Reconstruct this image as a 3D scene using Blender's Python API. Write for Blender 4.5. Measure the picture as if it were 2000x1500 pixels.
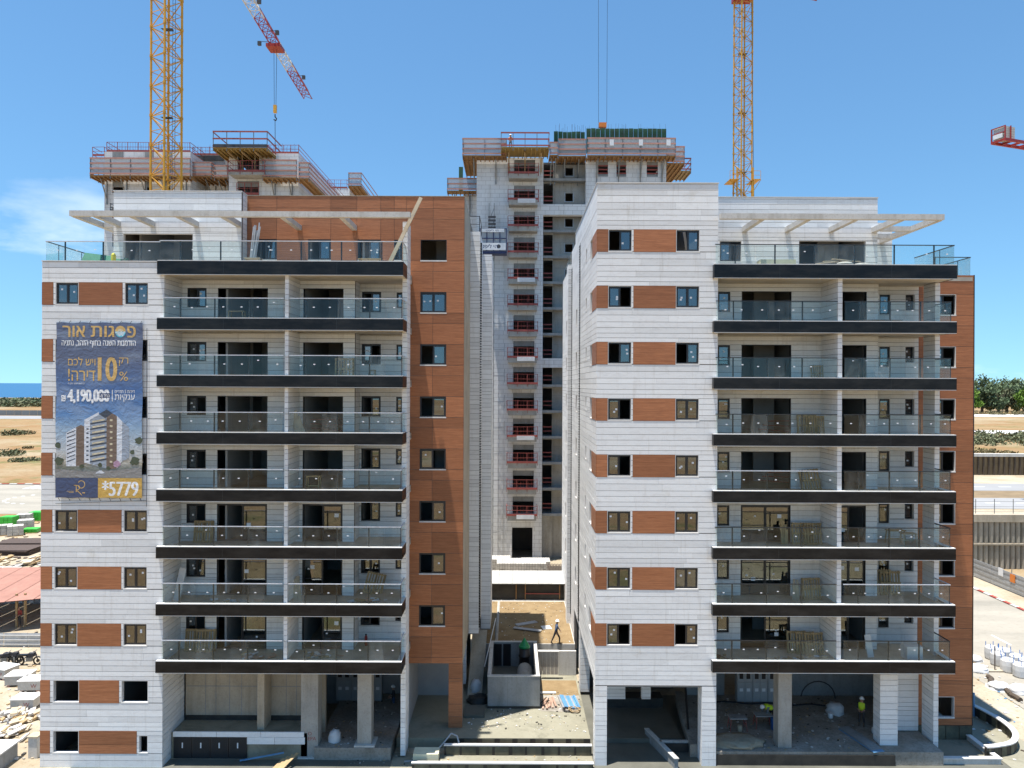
import bpy, math, random
from mathutils import Vector, Matrix
from mathutils.geometry import tessellate_polygon, interpolate_bezier
R_ = random.Random(7)
sc = bpy.context.scene
COL = sc.collection
for o in list(bpy.data.objects): bpy.data.objects.remove(o)

# ------------------------------------------------------------------ camera, sky, sun, exposure
F, CZ, ROLL, CY = 1440.0, 21.0, 0.0044, 752.0
cam = bpy.data.cameras.new('camera'); cam.sensor_width = 36.0; cam.lens = 36.0*F/2000.0
cam.shift_y = 0.001; cam.clip_end = 90000.0; cam.clip_start = 0.5
camo = bpy.data.objects.new('camera', cam); COL.objects.link(camo)
camo.matrix_world = Matrix.Translation((0, 0, CZ)) @ Matrix.Rotation(math.pi/2, 4, 'X') @ Matrix.Rotation(ROLL, 4, 'Z')
sc.camera = camo
SUN = Vector((-0.15, -0.092, 1.0)).normalized()          # towards the sun
EL = math.asin(SUN.z); AZ = math.atan2(SUN.x, SUN.y)
w = bpy.data.worlds.new('World'); sc.world = w; w.use_nodes = True
nt = w.node_tree; nt.nodes.clear()
N = lambda t: nt.nodes.new(t)
sky = N('ShaderNodeTexSky'); sky.sky_type = 'NISHITA'; sky.sun_disc = False
sky.sun_elevation = EL; sky.sun_rotation = AZ; sky.altitude = 0; sky.air_density = 1.15; sky.dust_density = 0.05; sky.ozone_density = 3.0
geo = N('ShaderNodeTexCoord'); sep = N('ShaderNodeSeparateXYZ'); nt.links.new(geo.outputs['Generated'], sep.inputs[0])
lift = N('ShaderNodeMath'); lift.operation = 'MULTIPLY_ADD'; lift.inputs[1].default_value = 0.90; lift.inputs[2].default_value = 0.10      # clear sea air: no yellow band at the horizon
nt.links.new(sep.outputs[2], lift.inputs[0]); cmb = N('ShaderNodeCombineXYZ'); nt.links.new(sep.outputs[0], cmb.inputs[0]); nt.links.new(sep.outputs[1], cmb.inputs[1]); nt.links.new(lift.outputs[0], cmb.inputs[2])
if 'Vector' in sky.inputs: nt.links.new(cmb.outputs[0], sky.inputs['Vector'])
mp = N('ShaderNodeMapping'); mp.inputs['Scale'].default_value = (3.0, 3.0, 9.0); mp.inputs['Location'].default_value = (1.3, 4.15, 0.35)
nt.links.new(geo.outputs['Generated'], mp.inputs[0])
nz = N('ShaderNodeTexNoise'); nz.inputs['Scale'].default_value = 1.15; nz.inputs['Detail'].default_value = 7; nz.inputs['Roughness'].default_value = 0.55
nt.links.new(mp.outputs[0], nz.inputs['Vector'])
cr = N('ShaderNodeValToRGB'); cr.color_ramp.elements[0].position = 0.58; cr.color_ramp.elements[1].position = 0.82
nt.links.new(nz.outputs[0], cr.inputs[0])
el = N('ShaderNodeMapRange'); el.inputs[1].default_value = 0.27; el.inputs[2].default_value = 0.16; el.inputs[3].default_value = 0.0; el.inputs[4].default_value = 0.85
nt.links.new(sep.outputs[2], el.inputs[0])
mu = N('ShaderNodeMath'); mu.operation = 'MULTIPLY'; nt.links.new(cr.outputs[0], mu.inputs[0]); nt.links.new(el.outputs[0], mu.inputs[1])
mx = N('ShaderNodeMix'); mx.data_type = 'RGBA'
tint = N('ShaderNodeMix'); tint.data_type = 'RGBA'; tint.blend_type = 'MULTIPLY'; tint.inputs[0].default_value = 1.0
nt.links.new(sky.outputs[0], tint.inputs[6]); tint.inputs[7].default_value = (0.69, 0.955, 1.04, 1)
nt.links.new(mu.outputs[0], mx.inputs[0]); nt.links.new(tint.outputs[2], mx.inputs[6]); mx.inputs[7].default_value = (8.5, 8.8, 9.2, 1)
bg = N('ShaderNodeBackground'); bg.inputs[1].default_value = 0.088
nt.links.new(mx.outputs[2], bg.inputs[0]); ow = N('ShaderNodeOutputWorld'); nt.links.new(bg.outputs[0], ow.inputs[0])
sl = bpy.data.lights.new('sun', 'SUN'); sl.energy = 4.7; sl.angle = math.radians(0.5); sl.color = (1.0, 0.96, 0.9)
so = bpy.data.objects.new('sun', sl); COL.objects.link(so); so.location = (0, 0, 120)
so.rotation_euler = SUN.to_track_quat('Z', 'Y').to_euler()
sc.view_settings.view_transform = 'Standard'; sc.view_settings.look = 'None'; sc.view_settings.gamma = 1; sc.view_settings.use_curve_mapping = False
sc.view_settings.exposure = 1.0
sc.cycles.max_bounces = 7; sc.cycles.diffuse_bounces = 3; sc.cycles.glossy_bounces = 3; sc.cycles.transparent_max_bounces = 24
sc.cycles.transmission_bounces = 4; sc.cycles.caustics_reflective = False; sc.cycles.caustics_refractive = False
sc.cycles.use_denoising = True

# ------------------------------------------------------------------ measuring
def PX(px, py, d): return ((px-1000.0) + ROLL*(py-CY))*d/F
def PZ(py, px, d): return CZ - ((py-CY) - ROLL*(px-1000.0))*d/F
def PD(px, py, z):                                   # depth of a point seen at (px,py) on the level z
    return (CZ-z)*F/((py-CY) - ROLL*(px-1000.0))
FL = lambda k: 5.9 + 3.1085*k
TOP = CZ + 11.2

# ------------------------------------------------------------------ mesh helpers
WOFF = {}
def link(o, parent=None, local=False):
    COL.objects.link(o)
    if parent is not None:
        o.parent = parent
        if not local:
            off = WOFF.get(parent.name)
            if off is not None: o.matrix_parent_inverse = Matrix.Translation(-off)
    return o
def tag(o, label=None, cat=None, group=None, kind=None):
    if label: o['label'] = label
    if cat: o['category'] = cat
    if group: o['group'] = group
    if kind: o['kind'] = kind
    return o
def thing(name, label, cat, loc=(0, 0, 0), group=None, rz=0.0):
    o = bpy.data.objects.new(name, None); o.empty_display_size = 0.3
    COL.objects.link(o); o.location = loc; o.rotation_euler = (0, 0, rz)
    WOFF[o.name] = Vector(loc)
    return tag(o, label, cat, group)
_unit = {}
def unit(mat):
    if mat.name not in _unit:
        v = [(x, y, z) for x in (-.5, .5) for y in (-.5, .5) for z in (-.5, .5)]
        f = [(0, 1, 3, 2), (4, 6, 7, 5), (0, 4, 5, 1), (2, 3, 7, 6), (0, 2, 6, 4), (1, 5, 7, 3)]
        m = bpy.data.meshes.new('block_'+mat.name); m.from_pydata(v, [], f); m.materials.append(mat); _unit[mat.name] = m
    return _unit[mat.name]
def box(name, x0, x1, y0, y1, z0, z1, mat, parent=None, local=False, **t):
    o = bpy.data.objects.new(name, unit(mat)); link(o, parent, local)
    o.location = ((x0+x1)/2, (y0+y1)/2, (z0+z1)/2); o.scale = (abs(x1-x0), abs(y1-y0), abs(z1-z0))
    return tag(o, **t)
class MB:
    def __init__(s): s.v = []; s.f = []; s.mi = []; s.m = 0; s.smooth = False
    def box(s, x0, x1, y0, y1, z0, z1):
        b = len(s.v)
        s.v += [(x, y, z) for x in (x0, x1) for y in (y0, y1) for z in (z0, z1)]
        for q in ((0, 1, 3, 2), (4, 6, 7, 5), (0, 4, 5, 1), (2, 3, 7, 6), (0, 2, 6, 4), (1, 5, 7, 3)):
            s.f.append(tuple(b+i for i in q)); s.mi.append(s.m)
        return s
    def poly(s, pts):
        b = len(s.v); s.v += [tuple(p) for p in pts]; s.f.append(tuple(range(b, b+len(pts)))); s.mi.append(s.m); return s
    def bar(s, p, q, r, r2=None, n=4, cap=True):
        p, q = Vector(p), Vector(q); d = q-p
        if d.length < 1e-6: return s
        d.normalize(); a = Vector((0, 0, 1)) if abs(d.z) < .9 else Vector((1, 0, 0))
        u = d.cross(a).normalized(); w_ = d.cross(u); b = len(s.v); r2 = r if r2 is None else r2
        for c, rr in ((p, r), (q, r2)):
            for i in range(n):
                t = 2*math.pi*(i+.5)/n; s.v.append(tuple(c+u*math.cos(t)*rr+w_*math.sin(t)*rr))
        for i in range(n):
            j = (i+1) % n; s.f.append((b+i, b+j, b+n+j, b+n+i)); s.mi.append(s.m)
        if cap:
            s.f.append(tuple(b+i for i in range(n))[::-1]); s.mi.append(s.m)
            s.f.append(tuple(b+n+i for i in range(n))); s.mi.append(s.m)
        return s
    def path(s, pts, r, n=6):
        for a, b in zip(pts[:-1], pts[1:]): s.bar(a, b, r, n=n)
        return s
    def prism(s, pts, z0, z1):                      # outline in plan, extruded upwards
        n = len(pts); b = len(s.v)
        s.v += [(p[0], p[1], z0) for p in pts]+[(p[0], p[1], z1) for p in pts]
        for i in range(n):
            j = (i+1) % n; s.f.append((b+i, b+j, b+n+j, b+n+i)); s.mi.append(s.m)
        s.f.append(tuple(b+i for i in range(n))[::-1]); s.mi.append(s.m)
        s.f.append(tuple(b+n+i for i in range(n))); s.mi.append(s.m)
        return s
    def lathe(s, c, prof, n=12):
        b = len(s.v)
        for r, z in prof:
            for i in range(n):
                t = 2*math.pi*i/n; s.v.append((c[0]+r*math.cos(t), c[1]+r*math.sin(t), c[2]+z))
        for k in range(len(prof)-1):
            for i in range(n):
                j = (i+1) % n; s.f.append((b+k*n+i, b+k*n+j, b+(k+1)*n+j, b+(k+1)*n+i)); s.mi.append(s.m)
        s.f.append(tuple(b+i for i in range(n))[::-1]); s.mi.append(s.m)
        s.f.append(tuple(b+(len(prof)-1)*n+i for i in range(n))); s.mi.append(s.m)
        return s
    def xf(s, M, start=0):
        for i in range(start, len(s.v)): s.v[i] = tuple(M @ Vector(s.v[i]))
        return s
    def build(s, name, mats, parent=None, local=False, **t):
        m = bpy.data.meshes.new(name); m.from_pydata(s.v, [], s.f)
        if not isinstance(mats, (list, tuple)): mats = [mats]
        for q in mats: m.materials.append(q)
        if len(mats) > 1: m.polygons.foreach_set('material_index', s.mi)
        if s.smooth: m.polygons.foreach_set('use_smooth', [True]*len(m.polygons))
        o = bpy.data.objects.new(name, m); link(o, parent, local); return tag(o, **t)
def kids(o): return [c for c in bpy.data.objects if c.parent == o]
def copy_tree(o, loc=None, rz=None, scale=None, **t):
    m = {}
    def rec(a, p):
        c = a.copy(); COL.objects.link(c)
        if p is not None: c.parent = p; c.matrix_parent_inverse = a.matrix_parent_inverse.copy()
        for ch in CH.get(a.name, ()): rec(ch, c)
        return c
    CH = {}
    for c in bpy.data.objects:
        if c.parent: CH.setdefault(c.parent.name, []).append(c)
    r = rec(o, None)
    if loc is not None: r.location = loc
    if rz is not None: r.rotation_euler = (r.rotation_euler[0], r.rotation_euler[1], rz)
    if scale is not None: r.scale = (scale,)*3
    return tag(r, **t)

# ------------------------------------------------------------------ materials
MAT = {}
class NB:
    def __init__(s, name):
        s.m = bpy.data.materials.new(name); s.m.use_nodes = True; s.t = s.m.node_tree; s.b = s.t.nodes['Principled BSDF']; s.pos = None
        MAT[name] = s.m
    def n(s, t, **k):
        q = s.t.nodes.new(t)
        for a, b in k.items(): setattr(q, a, b)
        return q
    def l(s, a, b): s.t.links.new(a, b)
    def P(s):
        if s.pos is None: s.pos = s.n('ShaderNodeNewGeometry')
        return s.pos.outputs['Position']
    def map(s, scale, loc=(0, 0, 0)):
        q = s.n('ShaderNodeMapping'); q.inputs['Scale'].default_value = scale; q.inputs['Location'].default_value = loc; s.l(s.P(), q.inputs[0]); return q.outputs[0]
    def noise(s, scale, detail=4, rough=.6, vec=None, loc=(0, 0, 0), dist=0):
        q = s.n('ShaderNodeTexNoise'); q.inputs['Scale'].default_value = 1; q.inputs['Detail'].default_value = detail; q.inputs['Roughness'].default_value = rough; q.inputs['Distortion'].default_value = dist
        sca = (scale,)*3 if not isinstance(scale, tuple) else scale
        s.l(vec or s.map(sca, loc), q.inputs['Vector']); return q.outputs[0]
    def ramp(s, fac, *st):
        q = s.n('ShaderNodeValToRGB'); e = q.color_ramp.elements
        while len(e) < len(st): e.new(.5)
        for i, (p, c) in enumerate(st):
            e[i].position = p; e[i].color = (c, c, c, 1) if not isinstance(c, tuple) else (*c, 1)
        s.l(fac, q.inputs[0]); return q.outputs[0]
    def mix(s, fac, a, b, mode='MIX'):
        q = s.n('ShaderNodeMix', data_type='RGBA', blend_type=mode)
        for i, x in ((0, fac), (6, a), (7, b)):
            if hasattr(x, 'is_linked'): s.l(x, q.inputs[i])
            else: q.inputs[i].default_value = (*x, 1) if isinstance(x, tuple) else x
        return q.outputs[2]
    def math(s, op, a, b=0.0):
        q = s.n('ShaderNodeMath', operation=op)
        for i, x in ((0, a), (1, b)):
            if hasattr(x, 'is_linked'): s.l(x, q.inputs[i])
            else: q.inputs[i].default_value = x
        return q.outputs[0]
    def rnd(s):
        a = s.n('ShaderNodeObjectInfo').outputs['Random']; b = s.n('ShaderNodeNewGeometry').outputs['Random Per Island']
        return s.math('FRACT', s.math('ADD', a, b))
    def bump(s, h, strength=.3, dist=.02):
        q = s.n('ShaderNodeBump'); q.inputs['Strength'].default_value = strength; q.inputs['Distance'].default_value = dist
        s.l(h, q.inputs['Height']); s.l(q.outputs[0], s.b.inputs['Normal'])
    def col(s, c):
        if hasattr(c, 'is_linked'): s.l(c, s.b.inputs['Base Color'])
        else: s.b.inputs['Base Color'].default_value = (*c, 1)
        return s
    def set(s, rough=.7, metal=0, spec=.5):
        s.b.inputs['Roughness'].default_value = rough; s.b.inputs['Metallic'].default_value = metal; s.b.inputs['Specular IOR Level'].default_value = spec; return s
def grimy(name, c, scale=1.2, amt=.25, rough=.75, var=.12, bump=.15, metal=0, dark=None, fine=14, spec=.4, bdist=.015):
    b = NB(name); dk = dark or tuple(x*(1-amt) for x in c)
    n1 = b.ramp(b.noise(scale, 6, .65), (.32, 0.0), (.7, 1.0)); k = b.mix(n1, dk, c)
    k = b.mix(b.math('MULTIPLY', b.ramp(b.noise(fine, 3, .7), (.35, 1.0), (.75, 0.0)), amt*.6), k, tuple(x*.55 for x in c))
    if var: k = b.mix(1.0, k, b.ramp(b.rnd(), (0, 1-var), (1, 1+var*.3)), 'MULTIPLY')
    b.col(k).set(rough, metal, spec)
    if bump: b.bump(b.noise(fine*2.2, 3, .6), bump, bdist)
    return b.m
# limestone cladding: pale, each slab a slightly different tone, faint veins and rain streaks
b = NB('stone')
base = b.ramp(b.rnd(), (0, (.71, .705, .69)), (.3, (.78, .775, .76)), (.75, (.815, .81, .795)), (1, (.86, .855, .835)))
v = b.ramp(b.noise((1.5, 1.5, 6), 6, .7, dist=1.2), (.36, (.92, .91, .905)), (.52, (1, 1, 1)))
k = b.mix(1.0, base, v, 'MULTIPLY')
st = b.ramp(b.noise((5, 5, .35), 4, .7), (.30, (.85, .83, .80)), (.45, (1, 1, 1)))
k = b.mix(.7, k, st, 'MULTIPLY')
k = b.mix(.8, k, b.ramp(b.noise(.5, 6, .7, loc=(3, 9, 1)), (.28, (.88, .85, .79)), (.38, (1, 1, 1))), 'MULTIPLY')
k = b.mix(.5, k, b.ramp(b.noise(34, 2, .7), (.33, (.86, .86, .87)), (.55, (1, 1, 1))), 'MULTIPLY')
b.col(k).set(.72, 0, .35); b.bump(b.noise(22, 4, .6), .18, .01)
grimy('joint', (.20, .18, .16), 3, .2, .9, 0, 0)
# wood-look facade boards
b = NB('wood')
g1 = b.noise((.55, .55, 26), 6, .68, dist=.5); g2 = b.noise((2.2, 2.2, 75), 4, .7)
k = b.mix(b.ramp(g1, (.3, 0.0), (.72, 1.0)), (.29, .102, .041), (.54, .222, .10))
k = b.mix(b.math('MULTIPLY', b.ramp(g2, (.35, 1.0), (.6, 0.0)), .55), k, (.16, .058, .024))
k = b.mix(1.0, k, b.ramp(b.rnd(), (0, .76), (1, 1.12)), 'MULTIPLY')
b.col(k).set(.55, 0, .35); b.bump(g2, .12, .006)
# dark coated sheet metal of the balcony edges
b = NB('fascia'); b.col(b.mix(b.ramp(b.noise((.6, .6, 2), 6, .7), (.42, 0.0), (.8, 1.0)), (.006, .007, .009), (.032, .031, .030))).set(.3, 0, .22)
b.bump(b.noise(.9, 2, .5), .05, .03)
NB('frame').col((.018, .019, .022)).set(.4, 0, .5)
NB('rail_dark').col((.03, .034, .038)).set(.4, .3, .5)
grimy('rail_film', (.68, .70, .74), 6, .3, .45, .1, 0)
def glass(name, tint, refl, fmul, rough=.0, dust=.09):
    b = NB(name); t = b.t; t.nodes.remove(b.b)
    tr = b.n('ShaderNodeBsdfTransparent'); tr.inputs[0].default_value = (*tint, 1)
    gl = b.n('ShaderNodeBsdfGlossy'); gl.inputs['Roughness'].default_value = rough; gl.inputs['Color'].default_value = (.95, .98, 1, 1)
    fr = b.n('ShaderNodeFresnel'); fr.inputs['IOR'].default_value = 1.5
    a = b.math('MULTIPLY_ADD', fr.outputs[0], fmul); a.node.inputs[2].default_value = refl
    bp = b.n('ShaderNodeBump'); bp.inputs['Strength'].default_value = .03; bp.inputs['Distance'].default_value = .05
    b.l(b.noise(.45, 1, .4), bp.inputs['Height']); b.l(bp.outputs[0], gl.inputs['Normal'])
    mxx = b.n('ShaderNodeMixShader'); b.l(a, mxx.inputs[0]); b.l(tr.outputs[0], mxx.inputs[1]); b.l(gl.outputs[0], mxx.inputs[2])
    df = b.n('ShaderNodeBsdfDiffuse'); df.inputs[0].default_value = (.75, .78, .76, 1)                       # dust and smears, more on some panes
    du = b.math('MULTIPLY', b.ramp(b.noise((2.2, 2.2, .9), 5, .7, dist=1.0), (.38, 0.15), (.7, 1.0)), b.ramp(b.n('ShaderNodeObjectInfo').outputs['Random'], (.35, .12), (.95, 1.0)))
    m2 = b.n('ShaderNodeMixShader'); b.l(b.math('MULTIPLY', du, dust), m2.inputs[0]); b.l(mxx.outputs[0], m2.inputs[1]); b.l(df.outputs[0], m2.inputs[2])
    b.l(m2.outputs[0], t.nodes['Material Output'].inputs[0]); return b.m
glass('rail_glass', (.935, .975, .965), .004, .34, .0)
glass('window_glass', (.45, .5, .5), .12, .75, .0, .06)
NB('sticker').col((.78, .79, .8)).set(.6)
grimy('coping', (.72, .70, .67), 3, .15, .8, .05, .05)
grimy('soffit', (.66, .60, .50), 1.0, .12, .85, .04, .06)
grimy('plaster', (.42, .41, .40), .8, .2, .9, .1, .05)
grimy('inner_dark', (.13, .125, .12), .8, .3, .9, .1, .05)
grimy('tile_floor', (.52, .47, .39), 1.4, .35, .7, .1, .1)
# cast concrete with board marks
def concrete(name, c, boards=True, amt=.3):
    b = NB(name)
    k = b.mix(b.ramp(b.noise(.55, 7, .68), (.3, 0.0), (.72, 1.0)), tuple(x*(1-amt) for x in c), c)
    k = b.mix(.6, k, b.ramp(b.noise((1.6, 1.6, .22), 5, .7), (.34, (.72, .69, .64)), (.52, (1, 1, 1))), 'MULTIPLY')
    k = b.mix(.5, k, b.ramp(b.noise(9, 4, .75), (.30, (.62, .6, .58)), (.5, (1, 1, 1))), 'MULTIPLY')
    b.col(k).set(.85, 0, .3); b.bump(b.noise(12, 4, .65), .3, .02); return b.m
concrete('concrete', (.42, .40, .36)); concrete('concrete_grey', (.32, .33, .33)); concrete('concrete_light', (.60, .58, .54), amt=.15)
concrete('concrete_warm', (.50, .43, .33))
# ground materials
b = NB('screed')
k = b.mix(b.ramp(b.noise(.35, 7, .65), (.3, 0.0), (.7, 1.0)), (.22, .205, .15), (.28, .265, .20))
k = b.mix(.5, k, b.ramp(b.noise(6, 4, .7), (.32, (.75, .74, .7)), (.5, (1, 1, 1))), 'MULTIPLY')
k = b.mix(.75, k, b.ramp(b.noise(.33, 6, .7, loc=(8, 3, 0), dist=.8), (.36, (.62, .62, .6)), (.47, (1, 1, 1))), 'MULTIPLY'); b.col(k).set(.8, 0, .4); b.bump(b.noise(14, 4, .6), .25, .02)
b = NB('wet_shaded_screed')  # darker copy of the screed; on the front paving it carries painted-in balcony shade
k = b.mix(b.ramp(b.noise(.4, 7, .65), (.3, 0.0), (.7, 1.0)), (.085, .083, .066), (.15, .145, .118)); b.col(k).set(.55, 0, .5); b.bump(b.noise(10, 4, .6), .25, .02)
b = NB('rubble_floor')
k = b.mix(b.ramp(b.noise(.7, 8, .7), (.32, 0.0), (.68, 1.0)), (.21, .185, .15), (.37, .345, .305)); k = b.mix(.7, k, b.ramp(b.noise(7, 5, .75), (.32, (.5, .47, .43)), (.52, (1, 1, 1))), 'MULTIPLY')
b.col(k).set(.9, 0, .2); b.bump(b.noise(7, 6, .7), .6, .06)
b = NB('jute')
k = b.mix(b.ramp(b.noise(1.1, 7, .7), (.3, 0.0), (.7, 1.0)), (.20, .138, .072), (.30, .222, .125)); k = b.mix(.6, k, b.ramp(b.noise(26, 3, .7), (.3, (.55, .5, .45)), (.55, (1, 1, 1))), 'MULTIPLY')
b.col(k).set(.95, 0, .1); b.bump(b.noise(16, 4, .7), .5, .03)
b = NB('earth')
n1 = b.ramp(b.noise(.035, 8, .65), (.33, 0.0), (.68, 1.0)); k = b.mix(n1, (.24, .14, .065), (.30, .22, .12))
k = b.mix(b.ramp(b.noise(.02, 6, .6, loc=(31, 7, 0)), (.5, 0.0), (.62, 1.0)), k, (.32, .26, .17))
k = b.mix(b.math('MULTIPLY', b.ramp(b.noise(.06, 7, .7, loc=(5, 40, 0)), (.54, 0.0), (.62, 1.0)), .75), k, (.13, .135, .05))
k = b.mix(.7, k, b.ramp(b.noise(.8, 6, .75), (.32, (.66, .6, .52)), (.52, (1, 1, 1))), 'MULTIPLY'); b.col(k).set(.95, 0, .1); b.bump(b.noise(.9, 6, .7), .6, .25)
b = NB('sand')
k = b.mix(b.ramp(b.noise(.2, 8, .65), (.33, 0.0), (.68, 1.0)), (.32, .26, .18), (.45, .40, .31)); k = b.mix(.7, k, b.ramp(b.noise(3, 6, .75), (.32, (.66, .62, .55)), (.5, (1, 1, 1))), 'MULTIPLY')
b.col(k).set(.95, 0, .1); b.bump(b.noise(4, 6, .7), .7, .1)
b = NB('asphalt_dusty')
k = b.mix(b.ramp(b.noise((.06, .3, .1), 7, .65), (.3, 0.0), (.7, 1.0)), (.24, .225, .19), (.36, .33, .275)); k = b.mix(.5, k, b.ramp(b.noise(2.2, 5, .75), (.32, (.78, .76, .74)), (.5, (1, 1, 1))), 'MULTIPLY'); b.col(k).set(.9, 0, .2)
grimy('road_grey', (.30, .30, .30), .08, .2, .9, 0, 0); grimy('paint_white', (.72, .72, .70), 1, .25, .8, 0, 0)
grimy('kerb_red', (.42, .08, .06), 1.4, .3, .8, .1, 0); grimy('kerb_white', (.70, .68, .64), 1.4, .25, .8, .1, 0)
grimy('membrane', (.020, .019, .018), 1.4, .3, .55, .1, .4, dark=(.055, .05, .042))
grimy('board_dirty', (.20, .185, .12), .9, .7, .8, .2, .3, dark=(.04, .038, .03))
grimy('earthcut', (.26, .19, .11), .5, .4, .95, .1, .5)
grimy('sheetpile', (.46, .41, .33), .35, .45, .9, .15, .3)
NB('sea').col((.014, .095, .205)).set(.45, 0, .4)
def leaf(name, c1, c2, c3):
    b = NB(name); k = b.ramp(b.noise(.35, 4, .7), (.3, c1), (.55, c2), (.8, c3)); k = b.mix(1.0, k, b.ramp(b.rnd(), (0, .55), (1, 1.25)), 'MULTIPLY')
    b.col(k).set(.75, 0, .25); return b.m
leaf('leaf_dark', (.07, .105, .05), (.11, .15, .075), (.15, .185, .095)); leaf('leaf_green', (.08, .15, .02), (.13, .22, .03), (.18, .28, .05))
leaf('leaf_olive', (.09, .105, .05), (.14, .15, .08), (.19, .185, .1)); leaf('leaf_dry', (.14, .11, .05), (.17, .15, .075), (.2, .19, .1))
grimy('bark', (.10, .075, .055), 3, .3, .9, 0, .2)
# construction
grimy('crane_yellow', (.78, .40, .04), 2, .3, .45, .12, 0); grimy('crane_red', (.40, .035, .025), 2, .3, .45, .12, 0); grimy('crane_white', (.72, .70, .66), 2, .2, .5, .1, 0)
grimy('steel_grey', (.28, .285, .28), 2, .3, .5, .1, 0, .5); grimy('steel_dark', (.06, .06, .065), 2, .3, .5, .1, 0); NB('cable').col((.02, .02, .025)).set(.5)
grimy('red_rail', (.38, .09, .075), 3, .35, .6, .15, 0); grimy('plank', (.52, .33, .24), 2, .3, .8, .2, .1); grimy('plank_pink', (.55, .28, .22), 2, .3, .8, .2, 0)
grimy('ply', (.42, .23, .09), 1.2, .35, .75, .15, 0); grimy('ply_yellow', (.48, .32, .10), 1.2, .35, .75, .15, 0); grimy('timber', (.50, .35, .18), 3, .3, .8, .2, .1)
grimy('timber_pale', (.62, .51, .36), 3, .3, .8, .2, .1); grimy('formwork_green', (.018, .13, .06), 2.2, .45, .6, .2, 0, dark=(.05, .07, .045)); grimy('rebar', (.10, .07, .055), 3, .3, .8, .1, 0)
b = NB('net'); b.col((.42, .45, .48)).set(.7); b.b.inputs['Alpha'].default_value = .62
grimy('hoist_blue', (.025, .035, .12), 2, .3, .45, .1, 0); grimy('sign_white', (.76, .76, .76), 2, .12, .6, .05, 0)
b = NB('tower_stone')                                # small stone courses, too far off to build one by one
tc = b.n('ShaderNodeCombineXYZ'); sp = b.n('ShaderNodeSeparateXYZ'); b.l(b.P(), sp.inputs[0]); b.l(b.math('ADD', sp.outputs[0], sp.outputs[1]), tc.inputs[0]); b.l(sp.outputs[2], tc.inputs[1])
bk = b.n('ShaderNodeTexBrick'); b.l(tc.outputs[0], bk.inputs['Vector']); bk.inputs['Scale'].default_value = 1; bk.inputs['Brick Width'].default_value = 1.1; bk.inputs['Row Height'].default_value = .5; bk.inputs['Mortar Size'].default_value = .022
bk.inputs['Color1'].default_value = (.66, .66, .655, 1); bk.inputs['Color2'].default_value = (.72, .72, .71, 1); bk.inputs['Mortar'].default_value = (.46, .45, .44, 1)
k = b.mix(.8, bk.outputs[0], b.ramp(b.noise((.6, .6, .12), 5, .7), (.32, (.76, .74, .7)), (.5, (1, 1, 1))), 'MULTIPLY'); b.col(k).set(.8, 0, .3)
# loose things
NB('green_wrap').col((.05, .42, .04)).set(.45); grimy('block_white', (.58, .55, .50), 4, .25, .85, .2, .2); grimy('bag_white', (.70, .70, .70), 2, .2, .7, .1, .3); NB('strap_blue').col((.03, .16, .45)).set(.6)
grimy('blue_paint', (.12, .30, .52), 2, .3, .6, .1, 0); grimy('roof_red', (.40, .20, .15), 1.2, .25, .7, .1, .1); grimy('zinc', (.48, .49, .50), 2.5, .3, .5, .1, 0, .4)
NB('vest').col((.55, .75, .03)).set(.7); NB('helmet').col((.82, .82, .80)).set(.35); NB('skin').col((.38, .22, .15)).set(.6); NB('cloth_dark').col((.03, .03, .035)).set(.9)
NB('cloth_blue').col((.06, .09, .16)).set(.9); NB('cloth_grey').col((.16, .18, .20)).set(.9); NB('boot').col((.09, .06, .04)).set(.8); NB('cloth_red').col((.3, .05, .04)).set(.9)
NB('green_plastic').col((.01, .22, .07)).set(.35); NB('yellow_plastic').col((.65, .55, .03)).set(.4); NB('black_plastic').col((.012, .012, .013)).set(.35); NB('blue_plastic').col((.02, .09, .28)).set(.35); NB('orange_paint').col((.65, .18, .02)).set(.5)
grimy('cabinet', (.38, .39, .39), 2, .15, .5, .05, 0); grimy('insulation', (.72, .68, .48), 2, .15, .85, .05, .1); grimy('tarp_green', (.05, .22, .13), 1.5, .35, .6, .1, .3)
grimy('roof_white', (.46, .45, .42), 1.5, .2, .8, .1, .05)
M = MAT
# ------------------------------------------------------------------ facade kit
def free_rects(u0, u1, z0, z1, ops):
    ops = [o for o in ops if o[0] < u1-1e-4 and o[1] > u0+1e-4 and o[2] < z1-1e-4 and o[3] > z0+1e-4]
    us = sorted({u0, u1, *[min(max(q, u0), u1) for o in ops for q in o[:2]]}); zs = sorted({z0, z1, *[min(max(q, z0), z1) for o in ops for q in o[2:4]]})
    out = []
    for a, b in zip(zs[:-1], zs[1:]):
        cur = None
        for c, d in zip(us[:-1], us[1:]):
            mu_, mz = (c+d)/2, (a+b)/2
            if any(o[0] < mu_ < o[1] and o[2] < mz < o[3] for o in ops):
                if cur: out.append((*cur, a, b)); cur = None
            else: cur = (cur[0], d) if cur else (c, d)
        if cur: out.append((*cur, a, b))
    return out
def ab(axis, u0, u1, p0, p1, z0, z1):
    p0, p1 = min(p0, p1), max(p0, p1)
    return (u0, u1, p0, p1, z0, z1) if axis == 'y' else (p0, p1, u0, u1, z0, z1)
COURSES = [-1.2, -.6, .0, .37, .75, 1.06, 1.37, 1.68, 1.99, 2.22, 2.47, 2.77, 3.14, 3.51]
for k in range(-1, 10):
    z = FL(k)+.72; COURSES += [z+.31, z+.62, z+.93, z+1.24]; z += 1.24
    for h in (.23, .26, .31, .31, .38): z += h; COURSES.append(z)
    COURSES.append(FL(k+1)+.72)
COURSES = sorted(set(round(c, 4) for c in COURSES))
WOODC = [0.0, 1.24, 1.99, 3.51-.2]+[q for k in range(-1, 10) for q in (FL(k)+.72, FL(k)+1.96, FL(k)+3.2)]
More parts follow.
